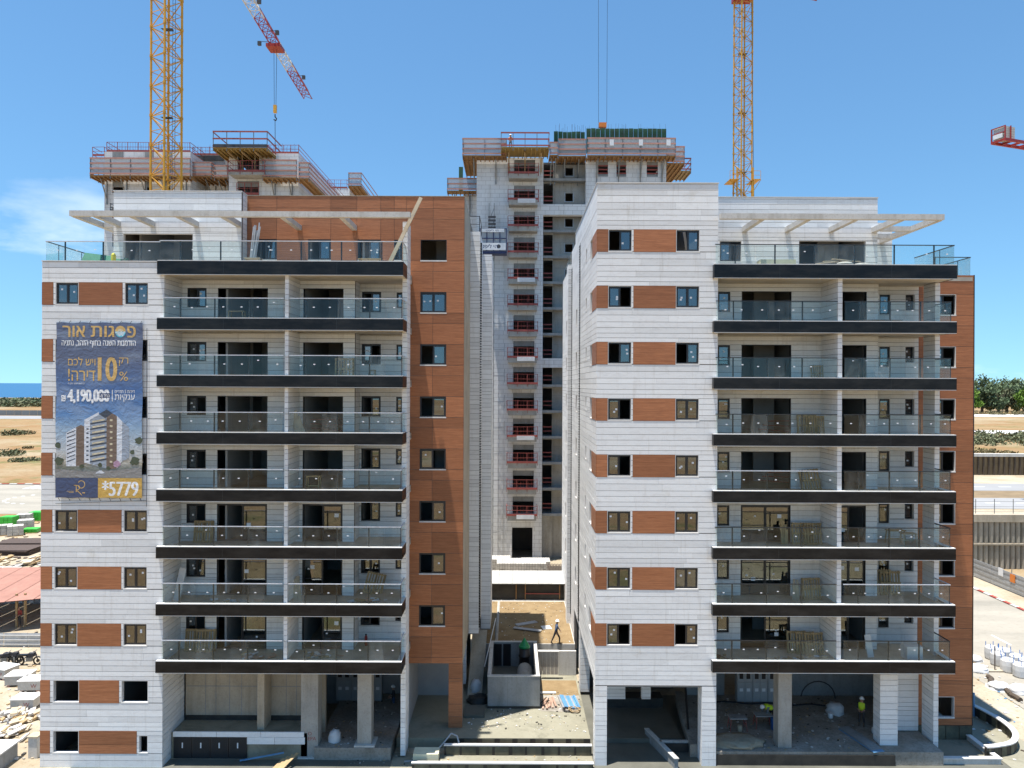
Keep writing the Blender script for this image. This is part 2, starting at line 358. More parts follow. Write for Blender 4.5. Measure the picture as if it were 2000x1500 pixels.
class Bld:
    def __init__(s, root, seed):
        s.root = root; s.st = []; s.wd = []; s.wall = MB(); s.r = random.Random(seed); s.sur = []
    def clad(s, axis, pos, sg, u0, u1, z0, z1, ops=(), mat='stone', lens=(1.3, 3.6), courses=None, gap=.021, vgap=.007, backing=True, bth=.2):
        cs = courses or (COURSES if mat == 'stone' else WOODC); th = .035
        for a, b in zip(cs[:-1], cs[1:]):
            a, b = max(a, z0), min(b, z1)
            if b-a < .05: continue
            for (p, q, c, d) in free_rects(u0, u1, a, b, ops):
                if q-p < .03 or d-c < .03: continue
                u = p
                while u < q-.001:
                    L = s.r.uniform(*lens); e = u+L
                    if q-e < .55: e = q
                    off = s.r.uniform(0, .004)
                    (s.st if mat == 'stone' else s.wd).append(ab(axis, u+vgap/2, e-vgap/2, pos+sg*off, pos+sg*th, c+gap/2, d-gap/2)); u = e
        if backing: s.back(axis, pos+sg*.026, sg, u0, u1, z0, z1, ops, bth)
    def back(s, axis, pos, sg, u0, u1, z0, z1, ops=(), th=.2):
        for (p, q, c, d) in free_rects(u0, u1, z0, z1, ops): s.wall.box(*ab(axis, p, q, pos, pos+sg*th, c, d))
    def window(s, axis, pos, sg, u0, u1, z0, z1, mode='LR', rec=.085, sill=True, door=False, name='window', stick=True, liner='coping'):
        f = .055; y0 = pos+sg*rec; y1 = y0+sg*.07; mb = MB(); um = (u0+u1)/2
        lin = MB()                                            # reveal linings of the opening
        e = pos+sg*.004; i = pos+sg*.235; t = .025
        lin.box(*ab(axis, u0-.004, u0+t, e, i, z0, z1)); lin.box(*ab(axis, u1-t, u1+.004, e, i, z0, z1)); lin.box(*ab(axis, u0+t, u1-t, e, i, z1-t, z1+.004))
        if mode == 'O':
            par = lin.build(name, M[liner], s.root)
        else:
            a, b = u0+t, u1-t; c, d = z0+.03, z1-t
            mb.box(*ab(axis, a, a+f, y0, y1, c, d)).box(*ab(axis, b-f, b, y0, y1, c, d)).box(*ab(axis, a+f, b-f, y0, y1, c, c+f)).box(*ab(axis, a+f, b-f, y0, y1, d-f*1.4, d))
            if mode in ('LR', 'L', 'R', 'HL', 'HR'): mb.box(*ab(axis, um-.03, um+.03, y0, y1, c+f, d-f*1.4))
            par = mb.build(name, M['frame'], s.root)
            lin.build('reveal', M[liner], par)
            g0, g1 = y0+sg*.025, y0+sg*.045; pa = []
            if mode == 'LR': pa = [(a+f, um-.03), (um+.03, b-f)]
            elif mode in ('L', 'HL'): pa = [(a+f, um-.03)]
            elif mode in ('R', 'HR'): pa = [(um+.03, b-f)]
            elif mode == 'N': pa = [(a+f, b-f)]
            for (p, q) in pa:
                sm = MB(); w_ = .045; ya, yb = y0+sg*.012, y0+sg*.058      # sash round the pane
                lo = c+f; hi = d-f*1.4
                sm.box(*ab(axis, p, p+w_, ya, yb, lo, hi)).box(*ab(axis, q-w_, q, ya, yb, lo, hi)).box(*ab(axis, p+w_, q-w_, ya, yb, lo, lo+w_)).box(*ab(axis, p+w_, q-w_, ya, yb, hi-w_, hi))
                if door and s.r.random() < .8:
                    zz = lo+(hi-lo)*s.r.choice((.45, .8)); sm.box(*ab(axis, p+w_, q-w_, ya, yb, zz-.025, zz+.025))
                sm.build('sash', M['frame'], par)
                box('pane', *ab(axis, p+w_*.5, q-w_*.5, g0, g1, lo+w_*.5, hi-w_*.5), M['window_glass'], par)
                if stick:
                    for _ in range(s.r.choice((1, 1, 2))):
                        sw = .11 if not (door and s.r.random() < .5) else .24
                        su = s.r.uniform(p+w_, max(p+w_+.01, q-w_-sw)); sz = s.r.uniform(lo+.25*(hi-lo), lo+.75*(hi-lo))
                        box('sticker', *ab(axis, su, su+sw, y0+sg*.018, y0+sg*.0235, sz, sz+sw*.9), M['sticker'], par)
        if sill: box('sill', *ab(axis, u0-.02, u1+.02, pos-sg*.006, pos+sg*.2, z0-.045, z0+.03), M['coping'], par)
        return par
    def finish(s):
        w_ = s.wall.build('wall', M['joint'], s.root)
        key = lambda b: -sorted(((b[1]-b[0]), (b[3]-b[2]), (b[5]-b[4])))[1]*sorted(((b[1]-b[0]), (b[3]-b[2]), (b[5]-b[4])))[2]*(40.0/b[2])**2
        s.st.sort(key=key)
        for b in s.st[:300]: box('stone_panel', *b, M['stone'], w_)
        mb = MB()
        for b in s.st[300:]: mb.box(*b)
        if mb.v: mb.build('stone_cladding', M['stone'], s.root, kind='stuff')
        for b in s.wd: box('wood_panel', *b, M['wood'], w_)
def railing(par, pts, z, hmat, npane, h=1.08, posts=True, tags=True, r=R_, glassname='glass_pane'):
    """glass balustrade along plan points; par is the balcony part"""
    for si, ((xa, ya), (xb, yb)) in enumerate(zip(pts[:-1], pts[1:])):
        L = math.hypot(xb-xa, yb-ya); n = npane[si]; ux, uy = (xb-xa)/L, (yb-ya)/L; nx, ny = -uy, ux
        for i in range(n):
            a, b = L*i/n+.012, L*(i+1)/n-.012
            if abs(ux) > .5: box(glassname, xa+ux*a, xa+ux*b, ya-.009, ya+.009, z+.02, z+h-.02, M['rail_glass'], par)
            else: box(glassname, xa-.009, xa+.009, ya+uy*a, ya+uy*b, z+.02, z+h-.02, M['rail_glass'], par)
            if posts and i % 2 == (1 if n > 2 else 0) or (posts and i == 0 and si == 0 and n > 2 and False):
                p = L*i/n; mb = MB()
                x, y = xa+ux*p, ya+uy*p
                mb.box(x-.035 if abs(ux) > .5 else x-.012, x+.035 if abs(ux) > .5 else x+.012, y+.012, y+.05, z-.1, z+h-.03).build('post', M['rail_dark'], par)
            if tags and abs(ux) > .5 and r.random() < .88:
                m = (a+b)/2+r.uniform(-.12, .12); hz = h*(.52 if r.random() < .8 else r.uniform(.4, .85))
                box('sticker', xa+ux*m, xa+ux*m+.105*(1 if ux > 0 else -1), ya-.0125, ya-.0105, z+hz, z+hz+.055, M['sticker'], par)
        mb = MB()
        if abs(ux) > .5: mb.box(min(xa, xb)-.02, max(xa, xb)+.02, ya-.03, ya+.03, z+h-.03, z+h+.015)
        else: mb.box(xa-.03, xa+.03, min(ya, yb)+.031, max(ya, yb), z+h-.03, z+h+.015)
        mb.build('handrail', M[hmat], par)
def stack(name, x0, x1, y0, y1, z0, z1, par, mat='stone', gap=.021, r=R_):
    """free-standing fin or pier faced with one block per course, on a dark core"""
    core = MB().box(x0+.03, x1-.03, y0+.03, y1-.03, z0, z1).build(name, M['joint'], par)
    for a, b in zip(COURSES[:-1], COURSES[1:]):
        a, b = max(a, z0), min(b, z1)
        if b-a > .05:
            o = r.uniform(0, .004); box('stone_block', x0+o, x1-o, y0+o, y1-o, a+gap/2, b-gap/2, M[mat], core)
    return core
WROW = lambda k: (FL(k)+.72, FL(k)+1.96)
def balcony_slab(root, x0, x1, yf, yb, k, ends, h=.6, terrace=False):
    z = FL(k)
    mb = MB().box(x0+.06, x1-.06, yf+.07, yb, z-.5, z-.2)
    bal = mb.build('balcony', M['tile_floor'], root)
    fa = MB().box(x0, x1, yf, yf+.05, z-h, z)
    le, re = ends
    if le: fa.box(x0, x0+.05, yf+.05, le, z-h, z)
    if re: fa.box(x1-.05, x1, yf+.05, re, z-h, z)
    fa.build('fascia', M['fascia'], bal)
    for q in (.27, .73):                                 # seams between the fascia sheets
        xs = x0+(x1-x0)*q; box('seam', xs-.006, xs+.006, yf-.004, yf+.01, z-h+.01, z-.01, M['rail_dark'], bal)
    MB().box(x0+.06, x1-.06, yf+.055, yb-.02, z-h+.015, z-.505).build('soffit', M['soffit'], bal)
    cp = MB().box(x0+.01, x1-.01, yf+.01, yf+.26, z+.003, z+.045)
    if re: cp.box(x1-.26, x1-.01, yf+.265, re, z+.003, z+.045)
    cp.build('coping', M['coping'], bal)
    box('trim', x0+.02, x1-.02, yf+.004, yf+.05, z-h-.035, z-h-.004, M['coping'], bal)
    return bal

# ------------------------------------------------------------------ left apartment building
LB = thing('apartment_building', 'white stone and wood-panelled apartment block with the sales banner', 'building', (-15, 41, 0), group='new apartment blocks')
B = Bld(LB, 3)
xa, xb, yw = -25.72, -19.03, 40.3
w1, w2 = (PX(107.5, 770, yw), PX(152.5, 770, yw)), (PX(242.5, 770, yw), PX(288.5, 770, yw))
p1, p2 = (xa, PX(103.3, 770, yw)), (PX(153, 770, yw), PX(238.5, 770, yw))
ops = []; modes = {6: ('LR', 'LR'), 5: ('R', 'LR'), 4: ('LR', 'R'), 3: ('LR', 'R'), 2: ('LR', 'LR'), 1: ('LR', 'LR'), 0: ('LR', 'LR')}
wood_ops = []
for k in range(7):
    z0, z1 = WROW(k)
    for j, ww in enumerate((w1, w2)):
        ops.append((*ww, z0+.03, z1)); B.window('y', yw, 1, *ww, z0+.03, z1, modes[k][j])
    for pp in (p1, p2):
        wood_ops.append((*pp, z0, z1)); B.clad('y', yw-.012, 1, *pp, z0, z1, mat='wood', lens=(9, 10), backing=False, gap=.012)
ga, gb = (PX(103.5, 1350, yw), PX(154, 1350, yw)), (PX(237, 1350, yw), PX(289, 1350, yw))
for (z0, z1), ww, pws in (((3.51, 4.75), (ga, gb), ((xa, PX(97.5, 1350, yw)), (PX(154.3, 1350, yw), PX(232.5, 1350, yw)))), ((.75, 1.99), (ga, (PX(271, 1450, yw), PX(288.5, 1450, yw))), ((xa, PX(97.5, 1450, yw)), (PX(154.3, 1450, yw), PX(267, 1450, yw))))):
    for ww_ in ww:
        a, b = z0+.03, z1-(.24 if ww_[1]-ww_[0] < .8 else 0); ops.append((*ww_, a, b)); B.window('y', yw, 1, *ww_, a, b, 'O')
    for pp in pws:
        wood_ops.append((*pp, z0, z1)); B.clad('y', yw-.012, 1, *pp, z0, z1, mat='wood', lens=(9, 10), backing=False, gap=.012)
B.clad('y', yw, 1, xa, xb, -.6, FL(7)-.02, ops+wood_ops, lens=(1.8, 6.5), backing=False); B.back('y', yw+.026, 1, xa+.03, xb-.03, -.6, FL(7)-.02, ops)
B.clad('x', xb, -1, yw+.036, 43.0, -.6, FL(7)-.65, lens=(1.6, 2.6), bth=.18)
B.clad('x', xa, 1, yw+.036, 58, -.6, FL(7)-.02, lens=(3, 5), bth=.18)
box('parapet_coping', xa-.02, -19.36, yw-.03, yw+.3, FL(7)-.016, FL(7)+.04, M['coping'], LB)
# recessed balcony walls
yb1, yb2, xs, xbr, xr = 42.5, 43.9, PX(693, 700, 42.5), -6.32, -2.87
sw = (PX(365.5, 750, yb1), PX(402.5, 750, yb1)); dr = (PX(425, 750, yb1), PX(522.5, 750, yb1)); dr2 = (PX(592, 750, yb1), PX(670, 750, yb1))
w3 = (PX(706.5, 750, yb2), PX(743.5, 750, yb2)); w4 = (PX(773, 750, yb2), PX(787, 750, yb2)); wb = (PX(820.5, 750, yb2), PX(871, 750, yb2))
sm = {6: 'R', 5: 'LR', 4: 'L', 3: 'L', 2: 'L', 1: 'LR', 0: 'L'}; dm = {6: 'O', 5: 'O', 4: 'O', 3: 'O', 2: 'HR', 1: 'HR', 0: 'HR'}; dm2 = {6: 'O', 5: 'O', 4: 'O', 3: 'O', 2: 'HR', 1: 'HL', 0: 'HR'}
m3 = {6: 'R', 5: 'L', 4: 'R', 3: 'R', 2: 'R', 1: 'LR', 0: 'L'}; mbr = {7: 'O', 6: 'LR', 5: 'R', 4: 'R', 3: 'L', 2: 'R', 1: 'R', 0: 'R'}
o1, o2, ob = [], [], []
for k in range(7):
    z0, z1 = WROW(k); zf = FL(k)-.2
    o1 += [(*sw, z0+.1, z1), (*dr, zf, z1), (*dr2, zf, z1)]; o2 += [(*w3, z0, z1), (*w4, z0+.25, z1)]
    B.window('y', yb1, 1, *sw, z0+.1, z1, sm[k], liner='frame'); B.window('y', yb1, 1, *dr, zf, z1, dm[k], sill=False, door=True, name='balcony_door', liner='frame')
    B.window('y', yb1, 1, *dr2, zf, z1, dm2[k], sill=False, door=True, name='balcony_door', liner='frame')
    B.window('y', yb2, 1, *w3, z0, z1, m3[k], liner='frame'); B.window('y', yb2, 1, *w4, z0+.25, z1, 'N')
for k in range(8):
    z0, z1 = WROW(k); ob.append((*wb, z0, z1)); B.window('y', yb2, 1, *wb, z0, z1, mbr[k], rec=.05, liner='frame')
for k in range(7):
    z0, z1 = FL(k)-.2, FL(k+1)-.6
    B.clad('y', yb1, 1, xb, xs, z0, z1, o1); B.clad('x', xs, -1, yb1+.036, yb2, z0, z1, lens=(3, 4)); B.clad('y', yb2, 1, xs, xbr, z0, z1, o2)
    stack('divider_wall', PX(556, 700, 40.3), PX(563.3, 700, 40.3), 40.3, yb1, z0+.2, z1, LB)
# wood-panelled stair bay and penthouse
wp = [(PX(a, 480, yb2), PX(b, 480, yb2)) for a, b in ((497.5, 540), (602, 646), (699, 743.5), (770, 785))]
for q, m_ in zip(wp, ('R', 'R', 'R', 'R')): ob.append((*q, *WROW(7))); B.window('y', yb2, 1, *q, *WROW(7), m_, rec=.05, liner='frame')
zbs = CZ-16.6
for c0, c1 in ((-6.32, PX(845, 700, yb2)), (PX(845, 700, yb2), xr)): B.clad('y', yb2, 1, c0, c1, zbs, TOP, ob, mat='wood', lens=(9, 10), gap=.02, vgap=.018)
px_ = [-15.82]+[PX(q, 440, yb2) for q in (540.5, 646, 697, 743.5, 770)]+[-6.32]
for c0, c1 in zip(px_[:-1], px_[1:]): B.clad('y', yb2, 1, c0, c1, FL(7)-.1, TOP, ob, mat='wood', lens=(9, 10), gap=.018, vgap=.02)
B.clad('y', yb2, 1, PX(876, 1350, yb2), xr, .3, zbs, mat='wood', lens=(9, 10), bth=.6)          # leg at the corner
MB().box(PX(876, 1350, yb2)+.1, xr-.1, yb2+.1, yb2+.6, -.2, .3).build('column_base', M['concrete_grey'], LB)
MB().box(xr-.036, xr+.01, yb2+.04, 50.0, zbs, TOP).build('corner_strip', M['concrete_warm'], LB)
B.back('x', xr-.04, -1, yb2+.2, 58, zbs, TOP)
# stone penthouse box
bx0, bx1, yp = -23.28, -15.82, 43.0
po = [(PX(240, 480, yp), PX(377, 480, yp), FL(7)-.1, 29.75)]
B.clad('y', yp, 1, bx0, bx1, FL(7)-.1, TOP, po, lens=(1.2, 4.5)); B.clad('x', bx1, -1, yp+.036, yb2, FL(7)-.1, TOP, lens=(3, 4)); B.clad('x', bx0, 1, yp+.036, 52, FL(7)-.1, TOP, lens=(3, 4))
B.window('y', yp, 1, *po[0], 'O', sill=False, name='terrace_opening')
rf = MB().box(bx0+.2, bx1-.2, yp+.2, 52, TOP-1.0, TOP-.75).box(bx1-.2, xr-.2, yb2+.2, 58, TOP-1.0, TOP-.75).build('roof', M['concrete'], LB)
MB().box(bx0-.03, bx1+.03, yp-.03, yp+.25, TOP+.004, TOP+.05).box(bx1-.25, bx1+.03, yp+.26, yb2-.04, TOP+.004, TOP+.05).build('parapet_coping', M['coping'], LB)
MB().box(bx1+.04, xr+.02, yb2-.02, yb2+.22, TOP+.004, TOP+.035).build('parapet_coping', M['concrete_warm'], LB)
MB().box(-8.1, -6.0, 46.0, 49.0, TOP-.75, TOP+.55).build('roof_hatch', M['coping'], LB)
# balconies
fx0, fx1 = PX(305, 900, 40.0), PX(786, 900, 40.0)
for k in range(8):
    h = .6 if k < 7 else .72
    bal = balcony_slab(LB, fx0, fx1, 40.0, 43.9, k, (40.3, 41.5), h)
    z = FL(k)+.045
    if k < 7:
        railing(bal, [(PX(318, 700, 40.13), 40.13), (PX(553, 700, 40.13), 40.13)], z, 'rail_film', [7])
        railing(bal, [(PX(566, 700, 40.13), 40.13), (fx1-.1, 40.13), (fx1-.1, 41.5)], z, 'rail_film', [7, 2])
    else:
        railing(bal, [(fx0+.1, 40.13), (fx1-.1, 40.13), (fx1-.1, 41.5)], z, 'rail_film', [12, 2])
        t = MB().box(xa+.05, fx0+.1, 40.34, 43.9, FL(7)-.35, FL(7)-.12).build('terrace', M['tile_floor'], LB)
        railing(t, [(xa+.12, 40.45), (fx0-.06, 40.45)], FL(7)+.04, 'rail_film', [6]); railing(t, [(xa+.12, 40.45), (xa+.12, 46.0)], FL(7)+.04, 'rail_dark', [5], tags=False)
stack('fin_wall', PX(784.5, 900, 41.5), PX(794.3, 900, 41.5), 41.5, 42.75, .1, CZ+9.17, LB)
# pergola on the roof terrace
pg = MB().box(PX(137, 418, 40.5), PX(800, 418, 40.5)+.05, 40.4, 40.68, CZ+9.17, CZ+9.47).build('pergola', M['concrete_light'], LB)
for xc, ye in ((-23.0, yp), (-21.0, yp), (-18.45, yp), (-15.98, yp), (-12.7, yb2), (-9.42, yb2)): box('beam', xc-.14, xc+.14, 40.68, ye-.003, CZ+9.15, CZ+9.44, M['concrete_light'], pg)
box('beam', -24.3, -24.02, 40.68, 48.0, CZ+9.15, CZ+9.44, M['concrete_light'], pg)
for yq in (43.3, 45.6): box('beam', -24.02, bx0-.003, yq, yq+.28, CZ+9.16, CZ+9.43, M['concrete_light'], pg)
# set-back bays on the gap side
b1, b2 = (-3.25, -2.19, 50.0), (-2.9, -1.5, 54.0)
B.clad('y', 50.0, 1, -3.05, -2.19, CZ-16.9, CZ+10.4, lens=(4, 5)); B.clad('x', -2.19, -1, 50.036, 54, CZ-16.9, CZ+10.4, lens=(2, 3))
B.clad('y', 54.0, 1, -2.19, -1.5, CZ-17.9, CZ+9.56, lens=(4, 5)); B.clad('x', -1.5, -1, 54.036, 58, CZ-17.9, CZ+9.56, lens=(2, 3))
MB().box(-3.0, -2.2, 50.03, 53.9, CZ+10.2, CZ+10.35).build('bay_roof', M['concrete'], LB); MB().box(-2.9, -1.55, 54.1, 57.9, CZ+9.4, CZ+9.5).build('bay_roof', M['concrete'], LB)
MB().box(-3.0, -2.2, 50.03, 54.0, CZ-16.93, CZ-16.75).box(-2.9, -1.52, 54.03, 58, CZ-17.93, CZ-17.75).build('bay_soffit', M['concrete'], LB)
lv = MB()
for i in range(150):
    z = CZ-16.5+i*.175; lv.box(-2.185, -2.09, 50.12, 50.6, z, z+.09)
lv.build('louvre', M['frame'], LB, kind='stuff')
br = MB().bar((-3.0, 50.1, CZ+11.45), (-2.25, 50.1, CZ+11.45), .03).bar((-3.0, 50.1, CZ+10.9), (-2.25, 50.1, CZ+10.9), .02).bar((-2.25, 50.1, CZ+10.35), (-2.25, 50.1, CZ+11.48), .035).bar((-2.25, 50.1, CZ+11.45), (-2.25, 53.0, CZ+11.45), .03).bar((-2.25, 53, CZ+10.35), (-2.25, 53, CZ+11.48), .035)
br.build('roof_railing', M['rail_dark'], LB)
# inside: slabs and partitions seen through the openings
for k in range(8):
    z = FL(k)-.2
    MB().box(xa+.24, xb-.22, yw+.24, 57.8, z-.28, z).box(xb-.22, xs-.2, yb1+.24, 57.8, z-.28, z).box(xs-.2, xr-.25, yb2+.24, 57.8, z-.28, z).build('floor_slab', M['concrete_warm'], LB)
pt = MB()
for k in range(-1, 8):
    z0, z1 = (FL(k)-.2, FL(k+1)-.5) if k < 7 else (FL(7)-.2, TOP-1.0)
    if k == -1: z0 = 0
    pt.box(xa+.3 if k < 7 else bx0+.3, xr-.3, 48.5, 48.65, z0, z1)
    for q in (-22.4, -18.9, -16.6, -12.2, -9.0, -6.2): pt.box(q, q+.12, (44.0 if k == 7 else 43.2 if k == -1 and -19 < q < -11 else yb2 if q > -9.5 else yb1 if q > -19 else yw)+.25, 48.5, z0, z1)
    if k >= 0:
        for q in (-17.6, -14.0, -10.6, -4.8): pt.box(q, q+1.3, 46.4, 46.52, z0, z1)
pt.build('partition_wall', M['plaster'], LB)
MB().box(xa+.2, xr-.3, 57.8, 58, 0, FL(7)).build('rear_wall', M['concrete'], LB)

# ------------------------------------------------------------------ right apartment building
RB = thing('apartment_building', 'white stone and wood-panelled apartment block to the right of the gap, without banner', 'building', (15, 41, 0), group='new apartment blocks')
GB = Bld(RB, 5)
xa, xb, yw = 4.66, 11.35, 40.7
w1, w2 = (5.29, 6.59), (9.03, 10.33); p1, p2 = (xa+.02, 5.28), (6.68, 9.02)
md = {7: ('R', 'R'), 6: ('L', 'LR'), 5: ('R', 'R'), 4: ('L', 'LR'), 3: ('L', 'LR'), 2: ('LR', 'LR'), 1: ('LR', 'LR'), 0: ('L', 'R')}
ops, wo, so_, sw_ = [], [], [], []
for k in range(8):
    z0, z1 = WROW(k)
    for j, ww in enumerate((w1, w2)): ops.append((*ww, z0+.03, z1)); GB.window('y', yw, 1, *ww, z0+.03, z1, md[k][j])
    for pp in (p1, p2): wo.append((*pp, z0, z1)); GB.clad('y', yw-.012, 1, *pp, z0, z1, mat='wood', lens=(9, 10), backing=False, gap=.012)
    sw_.append((yw+.03, 43.0, z0, z1)); GB.clad('x', xa-.012, 1, yw+.03, 43.0, z0, z1, mat='wood', lens=(9, 10), backing=False, gap=.012)
    for (a, b, c, d) in ((43.02, 44.2, z0, z1), (46.2, 46.8, z0+.4, z1), (52.9, 53.9, z0, z1), (62.5, 63.7, z0, z1)):
        if k == 7 and a > 52: continue
        so_.append((a, b, c, d)); GB.window('x', xa, 1, a, b, c, d, 'N', rec=.18)
wo.append((xa, 5.3, -1, CZ-16.6)); wo.append((10.55, xb, -1, CZ-16.6))
GB.clad('y', yw, 1, xa, xb, CZ-16.6, TOP-.03, ops+wo, lens=(1.8, 6.5), backing=False); GB.back('y', yw+.026, 1, xa+.03, xb-.03, CZ-16.6, TOP-.03, ops)
GB.clad('x', xa, 1, yw+.036, 54.6, CZ-16.6, TOP-.03, so_+sw_+[(50.6, 51.1, CZ-16.2, CZ+9.8)], lens=(1.6, 4), backing=False)
GB.clad('x', xa, 1, 54.6, 58.0, 1.5, CZ+10.5, so_+[(57.3, 57.9, CZ-17.8, CZ+9.2)], lens=(1.6, 4), backing=False)
GB.clad('x', xa, 1, 58.0, 68.0, 1.5, CZ+9.5, so_, lens=(1.6, 4), backing=False)
for (a, b, c, d) in ((yw+.04, 54.6, CZ-16.6, TOP-.03), (54.6, 58, 1.5, CZ+10.5), (58, 68, 1.5, CZ+9.5)): GB.back('x', xa+.027, 1, a, b, c, d, so_)
stack('pilaster', xa-.27, xa, 58.0, 59.2, 1.6, CZ+9.5, RB)
for yq, zb, zt in ((50.62, CZ-16.2, CZ+9.75), (57.32, CZ-17.8, CZ+9.15)):
    lv = MB(); n = int((zt-zb)/.175)
    for i in range(n): lv.box(xa-.05, xa+.02, yq, yq+.46, zb+i*.175, zb+i*.175+.085)
    lv.build('louvre', M['frame'], RB, kind='stuff')
MB().box(xa+.2, xb-.2, yw+.25, 54.6, TOP-1.0, TOP-.8).box(xa+.2, 12, 54.6, 58, CZ+9.4, CZ+9.6).box(xa+.2, 12, 58, 68, CZ+8.6, CZ+8.8).build('roof', M['concrete'], RB)
MB().box(xa-.03, xb+.03, yw-.03, yw+.25, TOP-.026, TOP+.02).box(xa-.03, xa+.25, yw+.26, 54.6, TOP-.026, TOP+.02).build('parapet_coping', M['coping'], RB)
t = MB().box(xa, 12, 58.02, 68, CZ+9.5, CZ+9.55).build('rear_terrace', M['coping'], RB); railing(t, [(xa+.1, 58.1), (xa+.1, 66)], CZ+9.55, 'rail_dark', [6], tags=False)
# portal at ground level
stack('portal_column', xa, 5.32, yw, 41.6, -.7, CZ-16.6, RB); stack('portal_column', 10.56, xb, yw, 41.6, -.7, CZ-16.6, RB)
MB().box(xa+.06, xb-.06, yw+.06, 54, CZ-16.66, CZ-16.45).build('portal_soffit', M['concrete_grey'], RB)
stack('portal_column', 4.7, 5.35, 50.0, 51.0, .2, CZ-16.66, RB)
# recessed balcony walls
yb1, yb2 = 42.9, 43.9; xd0, xd1 = 17.95, 18.2; xs, xbr, xr = 21.3, 24.2, 27.5
sw = (11.95, 12.7); dr = (13.35, 16.24); dr2 = (18.7, 20.62); w3 = (21.85, 22.52); w4 = (23.4, 23.98); wb = (25.0, 26.42)
dmm = {6: 'O', 5: 'O', 4: 'O', 3: 'O', 2: 'LR', 1: 'LR', 0: 'HR'}; dm2 = {6: 'O', 5: 'O', 4: 'O', 3: 'O', 2: 'HL', 1: 'LR', 0: 'HL'}
o1, o2, ob = [], [], []
for k in range(7):
    z0, z1 = WROW(k); zf = FL(k)-.2
    o1 += [(*sw, z0, z1), (*dr, zf, z1), (*dr2, zf, z1)]; o2 += [(*w3, z0, z1), (*w4, z0+.25, z1)]; ob.append((*wb, z0, z1))
    GB.window('y', yb1, 1, *sw, z0, z1, 'N'); GB.window('y', yb1, 1, *dr, zf, z1, dmm[k], sill=False, door=True, name='balcony_door', liner='frame')
    GB.window('y', yb1, 1, *dr2, zf, z1, dm2[k], sill=False, door=True, name='balcony_door', liner='frame')
    GB.window('y', yb2, 1, *w3, z0, z1, 'N'); GB.window('y', yb2, 1, *w4, z0+.25, z1, 'N', rec=.2); GB.window('y', yb2, 1, *wb, z0, z1, 'L', rec=.12)
ob.append((24.9, 26.42, 1.3, 2.55)); GB.window('y', yb2, 1, 24.9, 26.42, 1.3, 2.55, 'O')
for k in range(7):
    z0, z1 = FL(k)-.2, FL(k+1)-.6
    GB.clad('y', yb1, 1, xb, xs, z0, z1, o1); GB.clad('y', yb2, 1, xs, xbr, z0, z1, o2); GB.back('x', xs, -1, yb1+.1, yb2, z0, z1, th=.1)
    stack('divider_wall', xd0, xd1, 40.65, yb1, z0+.2, z1, RB)
    GB.back('x', xb, -1, yw+.3, yb1, z0, z1, th=.15)
GB.clad('y', yb2, 1, xbr, xr, .85, FL(7), ob, mat='wood', lens=(9, 10), gap=.02, vgap=.018); GB.back('x', xr-.04, -1, yb2+.2, 58, .3, FL(7))
MB().box(xr-.03, xr+.02, yb2-.02, yb2+.3, .85, FL(7)+.01).build('corner_strip', M['rail_dark'], RB)
# penthouse
yp = 43.8; px1 = 21.68
po = [(12.3, 13.6, FL(7)+.72, FL(7)+1.96), (17.0, 21.0, FL(7)-.1, 29.67)]
GB.clad('y', yp, 1, xb, px1, FL(7)-.1, TOP, po, lens=(1.2, 4.5)); GB.window('y', yp, 1, *po[0], 'L'); GB.window('y', yp, 1, *po[1], 'O', sill=False, name='terrace_opening')
GB.back('x', px1-.03, -1, yp+.2, 52, FL(7)-.1, TOP); MB().box(xb, px1-.1, yp+.2, 56, TOP-1.0, TOP-.8).build('roof', M['concrete'], RB)
MB().box(xb+.035, px1+.03, yp-.03, yp+.25, TOP+.004, TOP+.05).build('parapet_coping', M['coping'], RB); MB().box(17.4, 19.3, 45.5, 47.5, TOP-.8, TOP+.32).build('roof_hatch', M['coping'], RB)
GB.clad('y', 47.0, 1, px1, 24.2, FL(7)-.1, CZ+10.45, lens=(2, 4)); GB.back('x', 24.17, -1, 47.2, 54, FL(7)-.1, CZ+10.45)
pg = MB().box(xb+.04, PX(1843, 423, 40.5), 40.4, 40.68, CZ+9.17, CZ+9.47).build('pergola', M['concrete_light'], RB)
for xc in (13.75, 16.3, 18.9, 21.45): box('beam', xc-.14, xc+.14, 40.68, yp-.003, CZ+9.15, CZ+9.44, M['concrete_light'], pg)
box('beam', 23.38, 23.68, 40.68, 47.0-.003, CZ+9.15, CZ+9.44, M['concrete_light'], pg)
for yq in (43.3, 45.6): box('beam', 21.68+.02, 23.38, yq, yq+.28, CZ+9.16, CZ+9.43, M['concrete_light'], pg)
fx0, fx1 = 11.05, 24.36
for k in range(8):
    h = .6 if k < 7 else .72
    bal = balcony_slab(RB, fx0, fx1, 40.38, 43.9, k, (40.7, 42.0), h); z = FL(k)+.045
    if k < 7:
        railing(bal, [(11.2, 40.51), (xd0-.1, 40.51)], z, 'rail_film' if k == 3 else 'rail_dark', [7]); railing(bal, [(xd1+.06, 40.51), (fx1-.25, 40.51), (fx1-.25, 42.0)], z, 'rail_film' if k == 1 else 'rail_dark', [7, 2])
    else: railing(bal, [(fx0+.1, 40.51), (fx1-.1, 40.51), (fx1-.1, 44.5)], z, 'rail_dark', [12, 3])
t = MB().box(xb, xr-.1, yb2-.01, 58, FL(7)-.35, FL(7)-.12).build('terrace', M['tile_floor'], RB); railing(t, [(25.2, 43.97), (27.3, 43.97), (27.3, 50)], FL(7), 'rail_dark', [2, 5], tags=False)
stack('fin_wall', 24.09, 24.37, 42.0, 43.2, .1, FL(7)-.73, RB)
